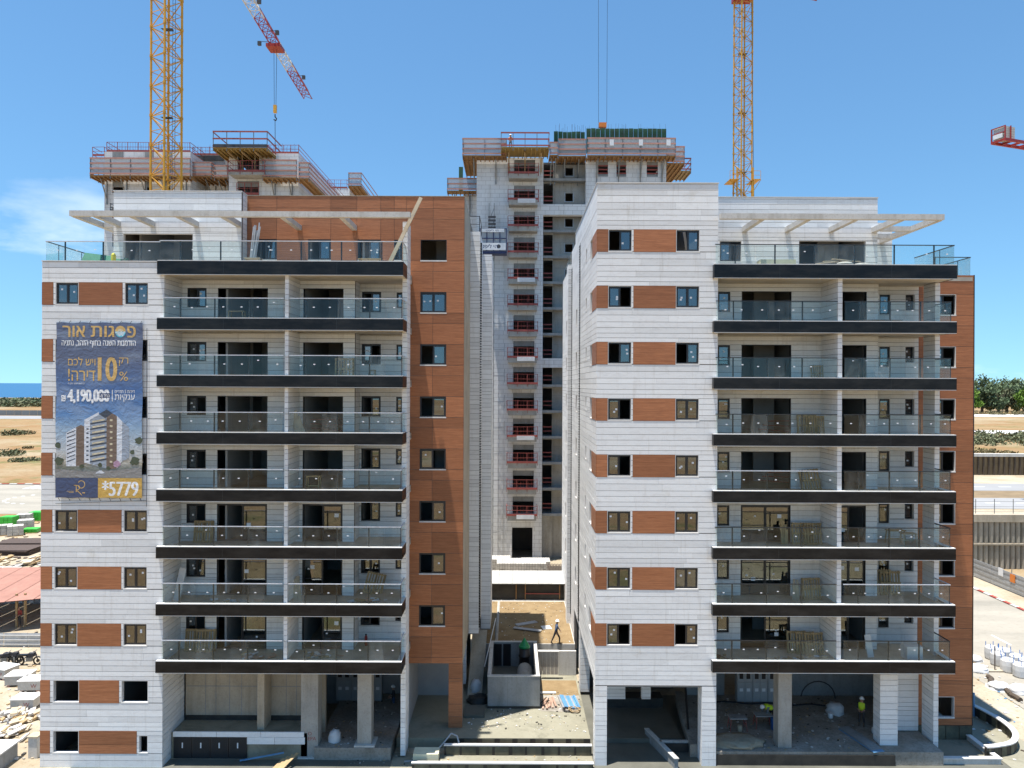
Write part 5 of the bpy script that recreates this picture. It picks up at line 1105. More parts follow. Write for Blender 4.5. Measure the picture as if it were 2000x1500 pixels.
fr.box(xl, xl+.12, d-.1, d+.02, zb-.05, zb+1.55).box(xl, xl+.12, d+1.7, d+1.85, zb-.05, zb+1.55).box(xl, xl+.12, d+.02, d+1.7, zb+1.45, zb+1.55).box(xl, xl+.1, d+.02, d+1.7, zb+.7, zb+.78).box(xl+1.0, xl+1.12, d-.1, d+.02, zb-.05, zb+1.6)
fr.xf(Matrix.Translation((xl, d, 0)) @ Matrix.Rotation(.35, 4, 'Z') @ Matrix.Translation((-xl, -d, 0))); fr.build('counter_jib', M['crane_red'], C3)
for i in range(5):
    m = MB().box(xl+.15, xl+2.0, d+.1, d+1.6, zb+i*.31, zb+i*.31+.29); m.xf(Matrix.Translation((xl, d, 0)) @ Matrix.Rotation(.35, 4, 'Z') @ Matrix.Translation((-xl, -d, 0))); m.build('counterweight', M['concrete_light'], C3)
m = MB().box(xl-.03, xl, d+.25, d+1.5, zb+.1, zb+.65); m.xf(Matrix.Translation((xl, d, 0)) @ Matrix.Rotation(.35, 4, 'Z') @ Matrix.Translation((-xl, -d, 0))); m.build('name_plate', M['sign_white'], C3)
# ------------------------------------------------------------------ sales banner
BY = 40.06
BN = thing('sales_banner', 'large blue and gold sales banner with lettering, tied to the white stone facade', 'banner', (PX(191, 800, BY), BY, PZ(973, 191, BY)))
bX = lambda px: PX(px, 800, BY); bZ = lambda py: PZ(py, 191, BY)
zx = lambda q: bX(95+q/3.949); zy = lambda q: bZ(620+q/3.949)
b = NB('banner_print'); sp = b.n('ShaderNodeSeparateXYZ'); b.l(b.P(), sp.inputs[0])
mr = b.n('ShaderNodeMapRange'); b.l(sp.outputs[2], mr.inputs[0]); mr.inputs[1].default_value = bZ(630); mr.inputs[2].default_value = bZ(973)
k = b.ramp(mr.outputs[0], (0, (.085, .105, .18)), (.2, (.11, .13, .20)), (.40, (.065, .14, .32)), (.52, (.10, .22, .44)), (.62, (.30, .42, .54)), (.74, (.50, .50, .48)), (.80, (.42, .38, .30)), (.83, (.16, .17, .13)), (.88, (.12, .12, .12)))
cl_ = b.ramp(b.noise((.5, 1, 1.3), 5, .6), (.45, 0.0), (.75, .5)); k = b.mix(cl_, k, (.36, .42, .50)); b.col(k).set(.42, 0, .5)
b.bump(b.noise((2.2, 1, 2.6), 3, .5, dist=1.5), .5, .06)
def flat_print(name, c, rough=.45): b = NB(name); b.col(c).set(rough, 0, .5); b.bump(b.noise((2.2, 1, 2.6), 3, .5, dist=1.5), .5, .06); return b.m
for n_, c in dict(print_gold=(.62, .40, .14), print_white=(.80, .80, .80), print_navy=(.055, .075, .15), print_gold_bg=(.58, .36, .085), print_cyan=(.12, .5, .62), print_light=(.62, .64, .68), print_shade=(.30, .34, .40), print_brown=(.17, .12, .09), print_dark=(.05, .06, .08), print_window=(.60, .52, .36), print_tree=(.07, .085, .05), print_pink=(.42, .26, .36), print_road=(.25, .24, .23)).items(): flat_print(n_, c)
m = MB(); nx_, nz_ = 26, 52; rr = random.Random(4)
for j in range(nz_+1):
    for i in range(nx_+1):
        u, v_ = i/nx_, j/nz_; e = min(u, 1-u, v_, 1-v_)
        m.v.append((bX(107)+(bX(276)-bX(107))*u+(.02*math.sin(v_*19) if u in (0, 1) else 0), BY+.1+.004*math.sin(u*17+v_*9)*math.sin(v_*31+u*5)*min(1, e*12), bZ(630)+(bZ(973)-bZ(630))*v_+(.025*math.sin(u*26) if v_ in (0, 1) else 0)))
for j in range(nz_):
    for i in range(nx_): a = j*(nx_+1)+i; m.f.append((a, a+nx_+1, a+nx_+2, a+1)); m.mi.append(0)
m.smooth = True; m.build('cloth', M['banner_print'], BN)
LY = [BY+.0925]
def pr_poly(name, pts, mat, lay=0): return MB().poly([(zx(x), LY[0]-.0009*lay, zy(y)) for x, y in pts]).build(name, M[mat], BN)
def rect(name, x0, x1, y0, y1, mat, lay=0): return pr_poly(name, [(x0, y0), (x0, y1), (x1, y1), (x1, y0)], mat, lay)
def text_mesh(body, bold=0.0, sp=1.0, font=None):
    cu = bpy.data.curves.new('lettering', 'FONT'); cu.body = body; cu.offset = bold; cu.space_character = sp; cu.resolution_u = 3; cu.extrude = 0.0
    o = bpy.data.objects.new('tmp', cu); COL.objects.link(o); bpy.context.view_layer.update()
    cv = o.to_curve(bpy.context.evaluated_depsgraph_get(), apply_modifiers=False); loops = []
    for s_ in cv.splines:                                   # outlines to polygons; overlapping contours are filled one by one
        bp = s_.bezier_points; pts = []
        for i in range(len(bp)):
            p_, q_ = bp[i], bp[(i+1) % len(bp)]; pts += [Vector((v.x, v.y, 0)) for v in interpolate_bezier(p_.co, p_.handle_right, q_.handle_left, q_.co, 5)[:-1]]
        out = []
        for v in pts:
            if not out or (v-out[-1]).length > 1e-5: out.append(v)
        if len(out) > 2: loops.append(out)
    o.to_curve_clear(); bpy.data.objects.remove(o)
    area = lambda L: sum(L[i].x*L[(i+1) % len(L)].y-L[(i+1) % len(L)].x*L[i].y for i in range(len(L)))/2
    def inside(pt, L):
        r = False
        for i in range(len(L)):
            a, c = L[i], L[i-1]
            if (a.y > pt.y) != (c.y > pt.y) and pt.x < (c.x-a.x)*(pt.y-a.y)/(c.y-a.y)+a.x: r = not r
        return r
    holes = [L for L in loops if any(O is not L and area(O)*area(L) < 0 and abs(area(O)) > abs(area(L)) and inside(L[0], O) and inside(L[len(L)//2], O) for O in loops)]; outer = [L for L in loops if not any(L is h for h in holes)]; V, Fc = [], []
    hs = {i: [] for i in range(len(outer))}
    for h in holes:
        c_ = [i for i, L in enumerate(outer) if inside(h[0], L)]
        if c_: hs[min(c_, key=lambda i: abs(area(outer[i])))].append(h)
    for i, L in enumerate(outer):
        polys = [L]+hs[i]; fl = [v for P_ in polys for v in P_]; b0 = len(V); V += [(v.x, v.y, .0001*i) for v in fl]; Fc += [tuple(b0+j for j in t_) for t_ in tessellate_polygon(polys)]
    me = bpy.data.meshes.new('lettering'); me.from_pydata(V, [], Fc); return me
def fit_text(name, body, x0, x1, z0, z1, y, mat, par, bold=.01, heb=True, sp=1.0):
    """lettering scaled into the rectangle x0..x1, z0..z1 on the plane y"""
    me = text_mesh(body[::-1] if heb else body, 0.0, sp)
    if not me.vertices: return None
    xs_ = [v.co.x for v in me.vertices]; ys_ = [v.co.y for v in me.vertices]; ax, bx_, ay, by_ = min(xs_), max(xs_), min(ys_), max(ys_)
    mb = MB(); fs = [tuple(p.vertices) for p in me.polygons]; wb = bold*1.6*(z1-z0)
    for c in range(3 if bold > .003 else 1):                # heavier strokes: the outline printed three times, a hair apart
        b0 = len(mb.v); dx = (0, wb, -wb)[c]; y_ = y-.0003*c
        mb.v += [((v.co.x-ax)/(bx_-ax)*(x1-x0-2*wb)+x0+wb+dx, y_-v.co.z*.2, (v.co.y-ay)/(by_-ay)*(z1-z0)+z0) for v in me.vertices]
        mb.f += [tuple(i+b0 for i in f) for f in fs]; mb.mi += [0]*len(fs)
    bpy.data.meshes.remove(me); return mb.build(name, M[mat], par)
def bt(body, x0, x1, y0, y1, mat, bold=.01, heb=True, lay=3, sp=1.0): return fit_text('lettering', body, zx(x0), zx(x1), zy(y1), zy(y0), LY[0]-.0009*lay, mat, BN, bold, heb, sp)
bt('פ', 597, 663, 64, 152, 'print_gold', .02); bt('גות', 315, 498, 64, 150, 'print_gold', .02); bt('אור', 96, 272, 64, 150, 'print_gold', .02)
cxl, czl, rl = zx(544), zy(107), zx(585)-zx(544)
def disc(r0, a0, a1, mat, lay): MB().poly([(cxl+r0*math.cos(a0+(a1-a0)*i/24), LY[0]-.0009*lay, czl+r0*1.08*math.sin(a0+(a1-a0)*i/24)) for i in range(25)]).build('emblem', M[mat], BN)
disc(rl, 0, math.pi, 'print_gold', 3); disc(rl, math.pi, 2*math.pi, 'print_cyan', 3); disc(rl*.5, 0, math.pi, 'print_window', 4)
for q in range(3):
    m = MB(); zz = czl-rl*(.15+.26*q); hw = rl*(.93-.2*q)
    for i in range(12):
        a, c = -hw+2*hw*i/12, -hw+2*hw*(i+1)/12; f_ = lambda t: .03*math.sin(t*34)
        m.poly([(cxl+a, LY[0]-.0045, zz+f_(a)-.025), (cxl+c, LY[0]-.0045, zz+f_(c)-.025), (cxl+c, LY[0]-.0045, zz+f_(c)+.02), (cxl+a, LY[0]-.0045, zz+f_(a)+.02)])
    m.build('emblem_wave', M['print_white'], BN)
bt('הזדמנות השנה בחוף הזהב, נתניה', 90, 663, 176, 232, 'print_white', .012)
bt('רק', 535, 606, 308, 372, 'print_gold', .004); bt('10', 370, 521, 306, 490, 'print_gold', .02, False); bt('%', 537, 605, 417, 488, 'print_gold', .0, False); bt('ויש לכם', 141, 352, 305, 370, 'print_gold', .004); bt('דירה!', 141, 352, 396, 490, 'print_gold', .006)
bt('*בהתאם לתנאי החברה', 140, 272, 501, 516, 'print_white', .0)
bt('4,190,000', 135, 463, 556, 664, 'print_white', .03, False); bt('₪', 90, 123, 600, 648, 'print_white', .02, False); rect('bar', 481, 486, 557, 648, 'print_white', 3)
rect('strike_strip', 384, 466, 584, 621, 'print_navy', 4); bt('החל מ-', 388, 462, 588, 616, 'print_white', .012, lay=5)
bt('דירות 5 חדרים', 503, 657, 558, 583, 'print_white', .008); bt('ענקיות', 503, 657, 594, 650, 'print_white', .006)
# printed picture of the finished blocks
pp = pr_poly; LAY = [1.2]
pp('printed_ground', [(48, 1170), (48, 1238), (714, 1238), (714, 1155), (500, 1180), (300, 1190)], 'print_road', 1)
for pts, mt in (([(128, 890), (240, 830), (240, 1150), (128, 1150)], 'print_light'), ([(205, 848), (240, 830), (268, 842), (268, 1140), (205, 1150)], 'print_brown'), ([(268, 790), (380, 730), (380, 1150), (268, 1120)], 'print_light'), ([(312, 790), (440, 715), (440, 1165), (312, 1130)], 'print_shade'),
                ([(440, 715), (520, 760), (520, 1165), (440, 1175)], 'print_brown'), ([(520, 760), (560, 800), (560, 1110), (520, 1165)], 'print_light'), ([(560, 800), (614, 850), (614, 1085), (560, 1110)], 'print_shade'), ([(380, 745), (440, 710), (485, 740), (430, 778)], 'print_dark')): LAY[0] += .2; pp('printed_block', pts, mt, LAY[0])
for i in range(8):
    z_ = 800+i*42; pp('printed_balcony', [(314, z_+16), (440, z_-6), (440, z_+6), (314, z_+27)], 'print_dark', 4.2); pp('printed_window', [(330, z_-1), (425, z_-18), (425, z_-6), (330, z_+12)], 'print_window', 3.6); rect('printed_window', 466, 486, 785+i*46, 800+i*46, 'print_window', 3.6); rect('printed_window', 284, 302, 855+i*34, 866+i*34, 'print_dark', 3.6)
    pp('printed_balcony', [(134, 895+i*31), (200, 870+i*31), (200, 877+i*31), (134, 903+i*31)], 'print_dark', 3.6)
for x_, y_, s_, mt in ((75, 1110, 38, 'print_tree'), (66, 990, 26, 'print_tree'), (690, 950, 34, 'print_tree'), (640, 1040, 22, 'print_tree'), (390, 1140, 20, 'print_tree'), (520, 1130, 30, 'print_pink'), (660, 1110, 40, 'print_tree'), (250, 1150, 20, 'print_tree'), (455, 1165, 18, 'print_tree')):
    rr = random.Random(int(x_)); pp('printed_tree', [(x_+s_*math.cos(t*.42)*rr.uniform(.7, 1.1), y_+s_*math.sin(t*.42)*rr.uniform(.6, 1.0)) for t in range(15)], mt, 5)
pp('printed_car', [(358, 1202), (372, 1190), (385, 1182), (405, 1182), (415, 1192), (424, 1196), (424, 1204), (358, 1206)], 'print_light', 5)
rect('strip', 47, 376, 1240, 1392, 'print_navy', 2); rect('strip', 376, 716, 1240, 1392, 'print_gold_bg', 2); bt('*5779', 406, 690, 1262, 1378, 'print_white', .022, False)
m = MB(); gx = lambda q: zx(q); yy = LY[0]-.003
SK = [0]
def stroke(pts, w_=.02):
    for a, c in zip(pts[:-1], pts[1:]):
        SK[0] += 1; yy = LY[0]-.003-.00006*SK[0]
        dx, dz = c[0]-a[0], c[1]-a[1]; L = math.hypot(dx, dz) or 1; nx, nz2 = -dz/L*w_, dx/L*w_
        m.poly([(a[0]+nx, yy, a[1]+nz2), (a[0]-nx, yy, a[1]-nz2), (c[0]-nx, yy, c[1]-nz2), (c[0]+nx, yy, c[1]+nz2)])
stroke([(zx(247)+.19*math.cos(t*.3+3.5), zy(1290)+.2*math.sin(t*.3+3.5)) for t in range(19)]); stroke([(zx(190), zy(1297)), (zx(208), zy(1297)), (zx(208), zy(1350))]); stroke([(zx(200), zy(1297)), (zx(228), zy(1300)), (zx(236), zy(1315)), (zx(226), zy(1330)), (zx(208), zy(1333)), (zx(232), zy(1352)), (zx(252), zy(1374))]); stroke([(zx(258), zy(1352)), (zx(264), zy(1358))], .03); stroke([(zx(268), zy(1352)), (zx(274), zy(1358))], .03)
m.build('monogram', M['print_gold'], BN); rect('tiny_line', 135, 188, 1342, 1345, 'print_gold', 3); rect('tiny_line', 150, 188, 1351, 1354, 'print_gold', 3)
for i in range(9):
    x_ = bX(112+i*20); MB().bar((x_, BY+.09, bZ(631)), (x_+.02, BY+.2, bZ(626)), .012).build('tie', M['cable'], BN); MB().bar((x_, BY+.09, bZ(972)), (x_+.03, BY+.2, bZ(979)), .012).build('tie', M['cable'], BN)
MB().bar((bX(283), BY+.18, bZ(640)), (bX(284), BY+.18, bZ(990)), .012).bar((bX(105), BY+.18, bZ(985)), (bX(284), BY+.18, bZ(978)), .012).build('rope', M['cable'], BN)
x0, x1, y_, z_ = HSIGN
fit_text('lettering', 'הי ליפט', x0+.15, x0+(x1-x0)*.66, z_+.38, z_+.85, y_, 'hoist_blue', H, .01)
MB().poly([(x1-.95+.24*math.cos(t*.63), y_, z_+.6+.24*math.sin(t*.63)) for t in range(10)]).build('emblem', M['steel_dark'], H)
fit_text('lettering', 'הי ליפט', x0+.7, x1-1.0, zc1-.37, zc1-.12, y_, 'hoist_blue', H, .01)
# red spray marks on the concrete column
fit_text('paint_mark', 'O', -11.35, -11.15, 1.3, 1.5, 41.345, 'red_rail', LB, 0, False); fit_text('paint_mark', 'EPA', -11.36, -10.9, 1.02, 1.22, 41.345, 'red_rail', LB, 0, False)

# ------------------------------------------------------------------ clutter on balconies and terraces
FLN = ['lowest', 'second-lowest', 'third-lowest', 'middle', 'third-highest', 'second-highest', 'top']
def mk_pallet(name='pallet', n=1, w_=1.1, h=1.25, mat='timber'):
    t = thing(name, 'x', 'pallet'); m = None
    for i in range(7): box('slat', -w_/2+i*w_/7+.02, -w_/2+i*w_/7+w_/7*(.55+.12*(i % 2)), .0, .022, .0, h, M[mat], t, local=True)
    for q in (.02, h/2-.05, h-.12): box('stringer', -w_/2, w_/2, .023, .11, q, q+.1, M[mat], t, local=True)
    for q in (-w_/2, -.05, w_/2-.1): box('back_slat', q, q+.1, .111, .133, 0, h, M[mat], t, local=True)
    return t
PAL = mk_pallet(); first = [True]
def pallet(px, d, z, label, tilt=.22, rz=0.0, s=1.0, roll=0.0):
    o = PAL if first[0] else copy_tree(PAL); first[0] = False
    o.location = (PX(px, 752, d), d, z); o.rotation_euler = (-tilt, roll, rz); o.scale = (s, s, s); tag(o, label, 'pallet', 'wooden pallets left on balconies')
def table(px, d, z, label, w_=.9, h=.75, mat='timber', rz=0.0):
    t = thing('trestle_table', label, 'trestle', (PX(px, 752, d), d, z), rz=rz); MB().box(-w_/2, w_/2, -.25, .25, h-.05, h).build('top', M[mat], t, local=True)
    for sx in (-1, 1):
        for sy in (-1, 1): MB().bar((sx*w_*.42, sy*.18, h-.05), (sx*w_*.46, sy*.26, 0), .035).build('leg', M[mat], t, local=True)
    MB().box(-w_*.44, w_*.44, -.02, .02, .25, .32).build('stretcher', M[mat], t, local=True)
def planks(px, d, z, label, n=5, L=2.0, lean=.3, mat='timber', w_=.12, side=0.0):
    t = thing('plank_bundle', label, 'planks', (PX(px, 752, d), d, z)); rr = random.Random(int(px))
    for i in range(n):
        m = MB().box(-w_/2, w_/2, 0, .025, 0, L*rr.uniform(.75, 1.05)); m.xf(Matrix.Translation((i*w_*.6-n*w_*.3, rr.uniform(0, .1), 0)) @ Matrix.Rotation(-lean*rr.uniform(.7, 1.1), 4, 'X') @ Matrix.Rotation(side+rr.uniform(-.08, .08), 4, 'Y')); m.build('plank', M[mat], t, local=True)
def debris(px, d, z, label, r, n, seed, mats=('timber', 'bag_white', 'concrete', 'plank')):
    t = thing('debris_pile', label, 'debris', (PX(px, 752, d), d, z)); rr = random.Random(seed)
    for i in range(n):
        s_ = rr.uniform(.08, .3); m = MB().box(-s_, s_, -s_*.4, s_*.4, 0, rr.uniform(.02, .08)); m.xf(Matrix.Translation((rr.gauss(0, r*.5), rr.uniform(-.3, .3), rr.uniform(0, .12))) @ Matrix.Rotation(rr.uniform(0, 3), 4, 'Z') @ Matrix.Rotation(rr.uniform(-.4, .4), 4, 'X')); m.build('scrap', M[rr.choice(mats)], t, local=True)
Lf = lambda k: FL(k)-.2
L_, Rt = 'of the left block', 'of the right block'
table(462, 41.6, Lf(6), f'small wooden trestle behind glass on the top balcony {L_}'); table(727, 42.5, Lf(5), f'small wooden stool on the second-highest balcony {L_}', .35, .6); pallet(672, 41.6, Lf(5), f'wooden crate frame before the door on the second-highest balcony {L_}', .05)
planks(590, 41.2, Lf(4), f'pale boards leaning on the divider, third-highest balcony {L_}', 4, 1.5, .15, 'timber_pale', .2, -.3); table(613, 41.3, Lf(3), f'yellow wooden trestle on the middle balcony {L_}', .8, .85); pallet(396, 42.1, Lf(2), f'leaning pallet on the third-lowest balcony {L_}', .18)
planks(349, 41.3, Lf(1), f'long white panel leaning in the corner, second-lowest balcony {L_}', 1, 2.1, .12, 'coping', .38, .15); planks(585, 41.3, Lf(1), f'curled yellow boards by the divider, second-lowest balcony {L_}', 3, 1.6, .15, 'timber_pale', .22, -.1); pallet(728, 42.8, Lf(1), f'tilted pallet on rubble, second-lowest balcony {L_}', .25, .1, 1.0, .25); debris(723, 41.4, Lf(1), f'rubble and wrap below the tilted pallet on the second-lowest balcony {L_}', .8, 26, 5)
pallet(380, 42.1, Lf(0), f'left of two leaning pallets on the lowest balcony {L_}', .16); pallet(402, 42.0, Lf(0), f'right of two leaning pallets on the lowest balcony {L_}', .2, .1); debris(500, 41.2, Lf(0), f'scattered scraps before the door on the lowest balcony {L_}', 1.4, 24, 7); debris(620, 41.5, Lf(0), f'dusty scraps right of the divider on the lowest balcony {L_}', 1.2, 18, 8); debris(460, 41.2, Lf(1), f'loose laths on the left of the second-lowest balcony {L_}', 1.3, 14, 12)
t = thing('fire_extinguisher', 'small red fire extinguisher on the lowest balcony of the left block', 'extinguisher', (PX(717, 752, 43.2), 43.2, Lf(0))); m = MB(); m.smooth = True; m.lathe((0, 0, 0), [(.08, 0), (.085, .05), (.085, .5), (.05, .58), (.03, .6)], 10).build('cylinder', M['crane_red'], t, local=True); MB().box(-.05, .05, -.02, .02, .6, .68).build('valve', M['black_plastic'], t, local=True)
pallet(1600, 42.4, Lf(5), f'small pallet by the divider on the second-highest balcony {Rt}', .15, 0, .8); table(1722, 42.6, Lf(6), f'low pinkish bench on the top balcony {Rt}', 2.2, .5, 'plank'); pallet(1578, 42.3, Lf(4), f'left of two pallets on the third-highest balcony {Rt}', .12); pallet(1598, 42.2, Lf(4), f'right of two pallets on the third-highest balcony {Rt}', .1, .2, .95)
pallet(1588, 42.2, Lf(3), f'single slatted pallet leaning on the middle balcony {Rt}', .3, -.1, 1.0, -.12); planks(1535, 42.3, Lf(2), f'bundle of upright laths by the door, third-lowest balcony {Rt}', 6, 1.1, .1, 'timber', .1); pallet(1568, 42.3, Lf(2), f'left of two pallets on the third-lowest balcony {Rt}', .12); pallet(1592, 42.2, Lf(2), f'right of two pallets on the third-lowest balcony {Rt}', .15, .15)
table(1750, 42.7, Lf(2), f'left trestle behind glass on the third-lowest balcony {Rt}', 1.0, .8); table(1775, 42.3, Lf(2), f'right trestle behind glass on the third-lowest balcony {Rt}', .8, .7, 'timber_pale')
planks(1558, 42.0, Lf(1), f'bundle of yellow laths on the second-lowest balcony {Rt}', 5, 1.15, .12, 'timber_pale', .12); pallet(1590, 42.0, Lf(1), f'leaning pallet beside the laths, second-lowest balcony {Rt}', .2, .1); pallet(1724, 43.2, Lf(1), f'left of two tall pallets on the second-lowest balcony {Rt}', .12, 0, 1.15); pallet(1743, 43.1, Lf(1), f'right of two tall pallets on the second-lowest balcony {Rt}', .12, 0, 1.1)
for i, px in enumerate((1560, 1578, 1596)): pallet(px, 42.2-.15*i, Lf(0), f'{("left", "middle", "right")[i]} of three pallets on the lowest balcony {Rt}', .16+.03*i, .05*i)
debris(1545, 41.2, Lf(0), f'rubble and torn wrap left of the pallets on the lowest balcony {Rt}', 1.6, 34, 9); planks(1708, 41.6, Lf(0), f'white board leaning by the door, lowest balcony {Rt}', 1, 1.5, .1, 'coping', .35, -.05); box('white_box', PX(1767, 752, 41.6), PX(1797, 752, 41.6), 41.2, 41.9, Lf(0), Lf(0)+.75, M['bag_white'], label=f'large wrapped white box on the lowest balcony {Rt}', cat='box'); debris(1412, 41.3, Lf(0), f'reddish timber scraps at the left end of the lowest balcony {Rt}', .5, 12, 10, ('timber', 'plank', 'bark'))
for k, bl, px, d in ((4, L_, 636, 44.5), (4, Rt, 1520, 45.0), (3, Rt, 1520, 45.0)):
    t = thing('red_scaffold_bar', f'red steel bars lying inside the open door, {FLN[k]} balcony {bl}', 'steel bars', (PX(px, 752, d), d, Lf(k)))
    for i in range(3): MB().bar((-1.2+.2*i, -.2*i, .25+.25*i), (1.2, .1*i, .05+.35*i), .05).build('bar', M['red_rail'], t, local=True)
# roof terraces
zt7 = FL(7)-.12
t = thing('green_panel_stack', 'stack of green formwork sheets leaning at the left terrace corner', 'panels', (-23.9, 42.6, zt7))
for i in range(4):
    m = MB().box(-1.2, 1.2, 0, .03, 0, 1.05); m.xf(Matrix.Rotation(.12, 4, 'Y') @ Matrix.Translation((.03*i, .06*i, 0)) @ Matrix.Rotation(-.45, 4, 'X')); m.build('sheet', M['tarp_green'], t, local=True)
t = thing('yellow_canister', 'yellow canister standing beside the terrace opening', 'canister', (-22.95, 42.4, zt7)); m = MB().lathe((0, 0, 0), [(.13, 0), (.14, .1), (.10, .35), (.13, .55), (.13, .85), (.05, .95)], 10).build('body', M['yellow_plastic'], t, local=True)
planks(491, 42.6, zt7, 'bundle of long grey profiles leaning on the stone penthouse corner', 9, 2.9, .06, 'zinc', .07, .06); table(494, 41.6, zt7, 'low pale wooden crate before the profile bundle on the left terrace', .9, .55, 'timber_pale'); table(722, 41.4, zt7, 'low timber rack by the glass at the right of the left terrace', 1.3, .5, 'timber')
m = MB().box(-.1, .1, -.05, .05, 0, 4.4); m.xf(Matrix.Translation((PX(757, 505, 41.0), 41.0, zt7)) @ Matrix.Rotation(.42, 4, 'Y') @ Matrix.Rotation(-.12, 4, 'X')); m.build('long_plank', M['timber_pale'], label='long pale plank leaning diagonally across the pergola corner', cat='plank')
t = thing('foam_block', 'cream foam slab lying on the right roof terrace', 'foam slab', (PX(1515, 510, 41.8), 41.8, zt7)); MB().prism([(-1.0, -.4), (1.0, -.4), (.9, .4), (-.95, .4)], 0, .58).build('slab', M['insulation'], t, local=True)
t = thing('sack_pile', 'pile of pale cement sacks and boards on the right roof terrace', 'sacks', (PX(1632, 510, 42.0), 42.0, zt7)); rr = random.Random(3)
for i in range(16):
    m = MB(); m.smooth = True; m.lathe((0, 0, 0), [(.28, 0), (.36, .05), (.34, .12), (.2, .16)], 8); m.xf(Matrix.Translation((rr.uniform(-1.5, 1.5), rr.uniform(-.4, .4), .16*(i % 3))) @ Matrix.Diagonal((1.3, .8, 1, 1))); m.build('sack', M['block_white' if i % 3 else 'plank_pink'], t, local=True)
for i in range(3):
    m = MB().box(-.8, .8, -.1, .1, 0, .04); m.xf(Matrix.Translation((-.4+.5*i, 0, .5+.06*i)) @ Matrix.Rotation(.1*i-.1, 4, 'Y')); m.build('board', M['timber_pale'], t, local=True)

# ------------------------------------------------------------------ workers
def person(label, loc, rz, shirt, pants, pose='stand', vest=True, helmet=True, hs=1.0):
    P_ = {}
    if pose == 'bend':
        P_.update(pel=(0, .0, .82), spi=(0, .22, .98), che=(0, .46, 1.06), nec=(0, .58, 1.07), hea=(0, .70, 1.02), top=(0, .80, 1.04))
        arm = lambda s: [(s*.19, .46, 1.05), (s*.23, .56, .80), (s*.17, .66, .58)]; leg = lambda s: [(s*.1, 0, .80), (s*.13, .06+.06*s, .44), (s*.14, -.06+.1*s, .07), (s*.15, .12+.1*s, .04)]
    elif pose == 'walk':
        P_.update(pel=(0, 0, .93), spi=(0, .02, 1.14), che=(0, .05, 1.36), nec=(0, .07, 1.48), hea=(0, .09, 1.60), top=(0, .09, 1.72))
        arm = lambda s: [(s*.19, .05, 1.36), (s*.24, .05-.16*s, 1.10), (s*.22, .16-.2*s, .88)]; leg = lambda s: [(s*.09, 0, .9), (s*.1, .2*s+.04, .5), (s*.1, .3*s-.06, .09), (s*.11, .3*s+.1, .04)]
    else:
        P_.update(pel=(0, 0, .93), spi=(0, -.01, 1.14), che=(0, 0, 1.36), nec=(0, .01, 1.48), hea=(0, .03, 1.60), top=(0, .02, 1.72))
        arm = lambda s: [(s*.19, 0, 1.37), (s*.25, .03, 1.12), (s*.12, .24, 1.05)]; leg = lambda s: [(s*.09, 0, .9), (s*.12, .02, .5), (s*.13, -.02, .08), (s*.14, .14, .04)]
    vs, rd, ed, reg = [], [], [], []
    def av(p, r, g, par=None): vs.append(p); rd.append(r); reg.append(g); (ed.append((par, len(vs)-1)) if par is not None else None); return len(vs)-1
    pel = av(P_['pel'], .15, 'p'); spi = av(P_['spi'], .14, 's', pel); che = av(P_['che'], .16, 's', spi); nec = av(P_['nec'], .06, 'k', che); hea = av(P_['hea'], .095, 'k', nec); av(P_['top'], .075, 'k', hea)
    hands = []
    for s in (-1, 1):
        a = arm(s); i = av(a[0], .075, 's', che); i = av(a[1], .052, 's', i); i = av(a[2], .036, 'k', i)
        d_ = (Vector(a[2])-Vector(a[1])).normalized(); pm = av(tuple(Vector(a[2])+d_*.07), .034, 'k', i); hands.append((Vector(a[2])+d_*.10, d_, s))
        l = leg(s); i = av(l[0], .095, 'p', pel); i = av(l[1], .065, 'p', i); i = av(l[2], .05, 'b', i); av(l[3], .042, 'b', i)
    me = bpy.data.meshes.new('body'); me.from_pydata(vs, ed, []); o = bpy.data.objects.new('body', me); COL.objects.link(o)
    md = o.modifiers.new('skin', 'SKIN'); md.use_smooth_shade = True; o.modifiers.new('sub', 'SUBSURF').levels = 1
    for i, q in enumerate(me.skin_vertices[0].data): q.radius = (rd[i], rd[i]*(.72 if reg[i] in 'sp' and rd[i] > .1 else 1)); q.use_root = (i == 0)
    bpy.context.view_layer.update(); ev = bpy.data.meshes.new_from_object(o.evaluated_get(bpy.context.evaluated_depsgraph_get())); bpy.data.objects.remove(o)
    # five fingers per hand, rooted in the palm
    V0 = [tuple(v.co) for v in ev.vertices]; FC = [tuple(p.vertices) for p in ev.polygons]; mb = MB(); mb.v = V0; mb.f = FC; mb.mi = [0]*len(FC); mb.smooth = True
    for (c, d_, s) in hands:
        u = d_.cross(Vector((0, 1, 0.2))).normalized(); n_ = d_.cross(u)
        for f_, L in ((-.03, .075), (-.01, .088), (.01, .082), (.03, .064)): a0 = c+u*f_-d_*.015; a1 = a0+d_*L*.55; mb.bar(a0, a1, .0095, .009, 5).bar(a1, a1+d_*L*.35+n_*.03, .009, .007, 5)
        a0 = c-d_*.05-u*.03; mb.bar(a0, a0-u*.04+d_*.03, .011, .009, 5)
    cent = [Vector(v) for v in vs]; mats = [M['skin'], M[shirt], M[pants], M['boot']]; ix = {'k': 0, 's': 1, 'p': 2, 'b': 3}
    for i, f_ in enumerate(mb.f):
        if i >= len(FC): mb.mi[i] = 0; continue
        c = sum((Vector(mb.v[j]) for j in f_), Vector())/len(f_); j = min(range(len(cent)), key=lambda q: (cent[q]-c).length-rd[q]*.6); mb.mi[i] = ix[reg[j]]
    t = thing('person', label, 'person', loc, rz=rz); t.scale = (hs,)*3; mb.build('body', mats, t, local=True)
    hv = Vector(P_['hea']); tv = Vector(P_['top']); ax = (tv-hv).normalized() if pose != 'bend' else Vector((0, .5, .85)).normalized()
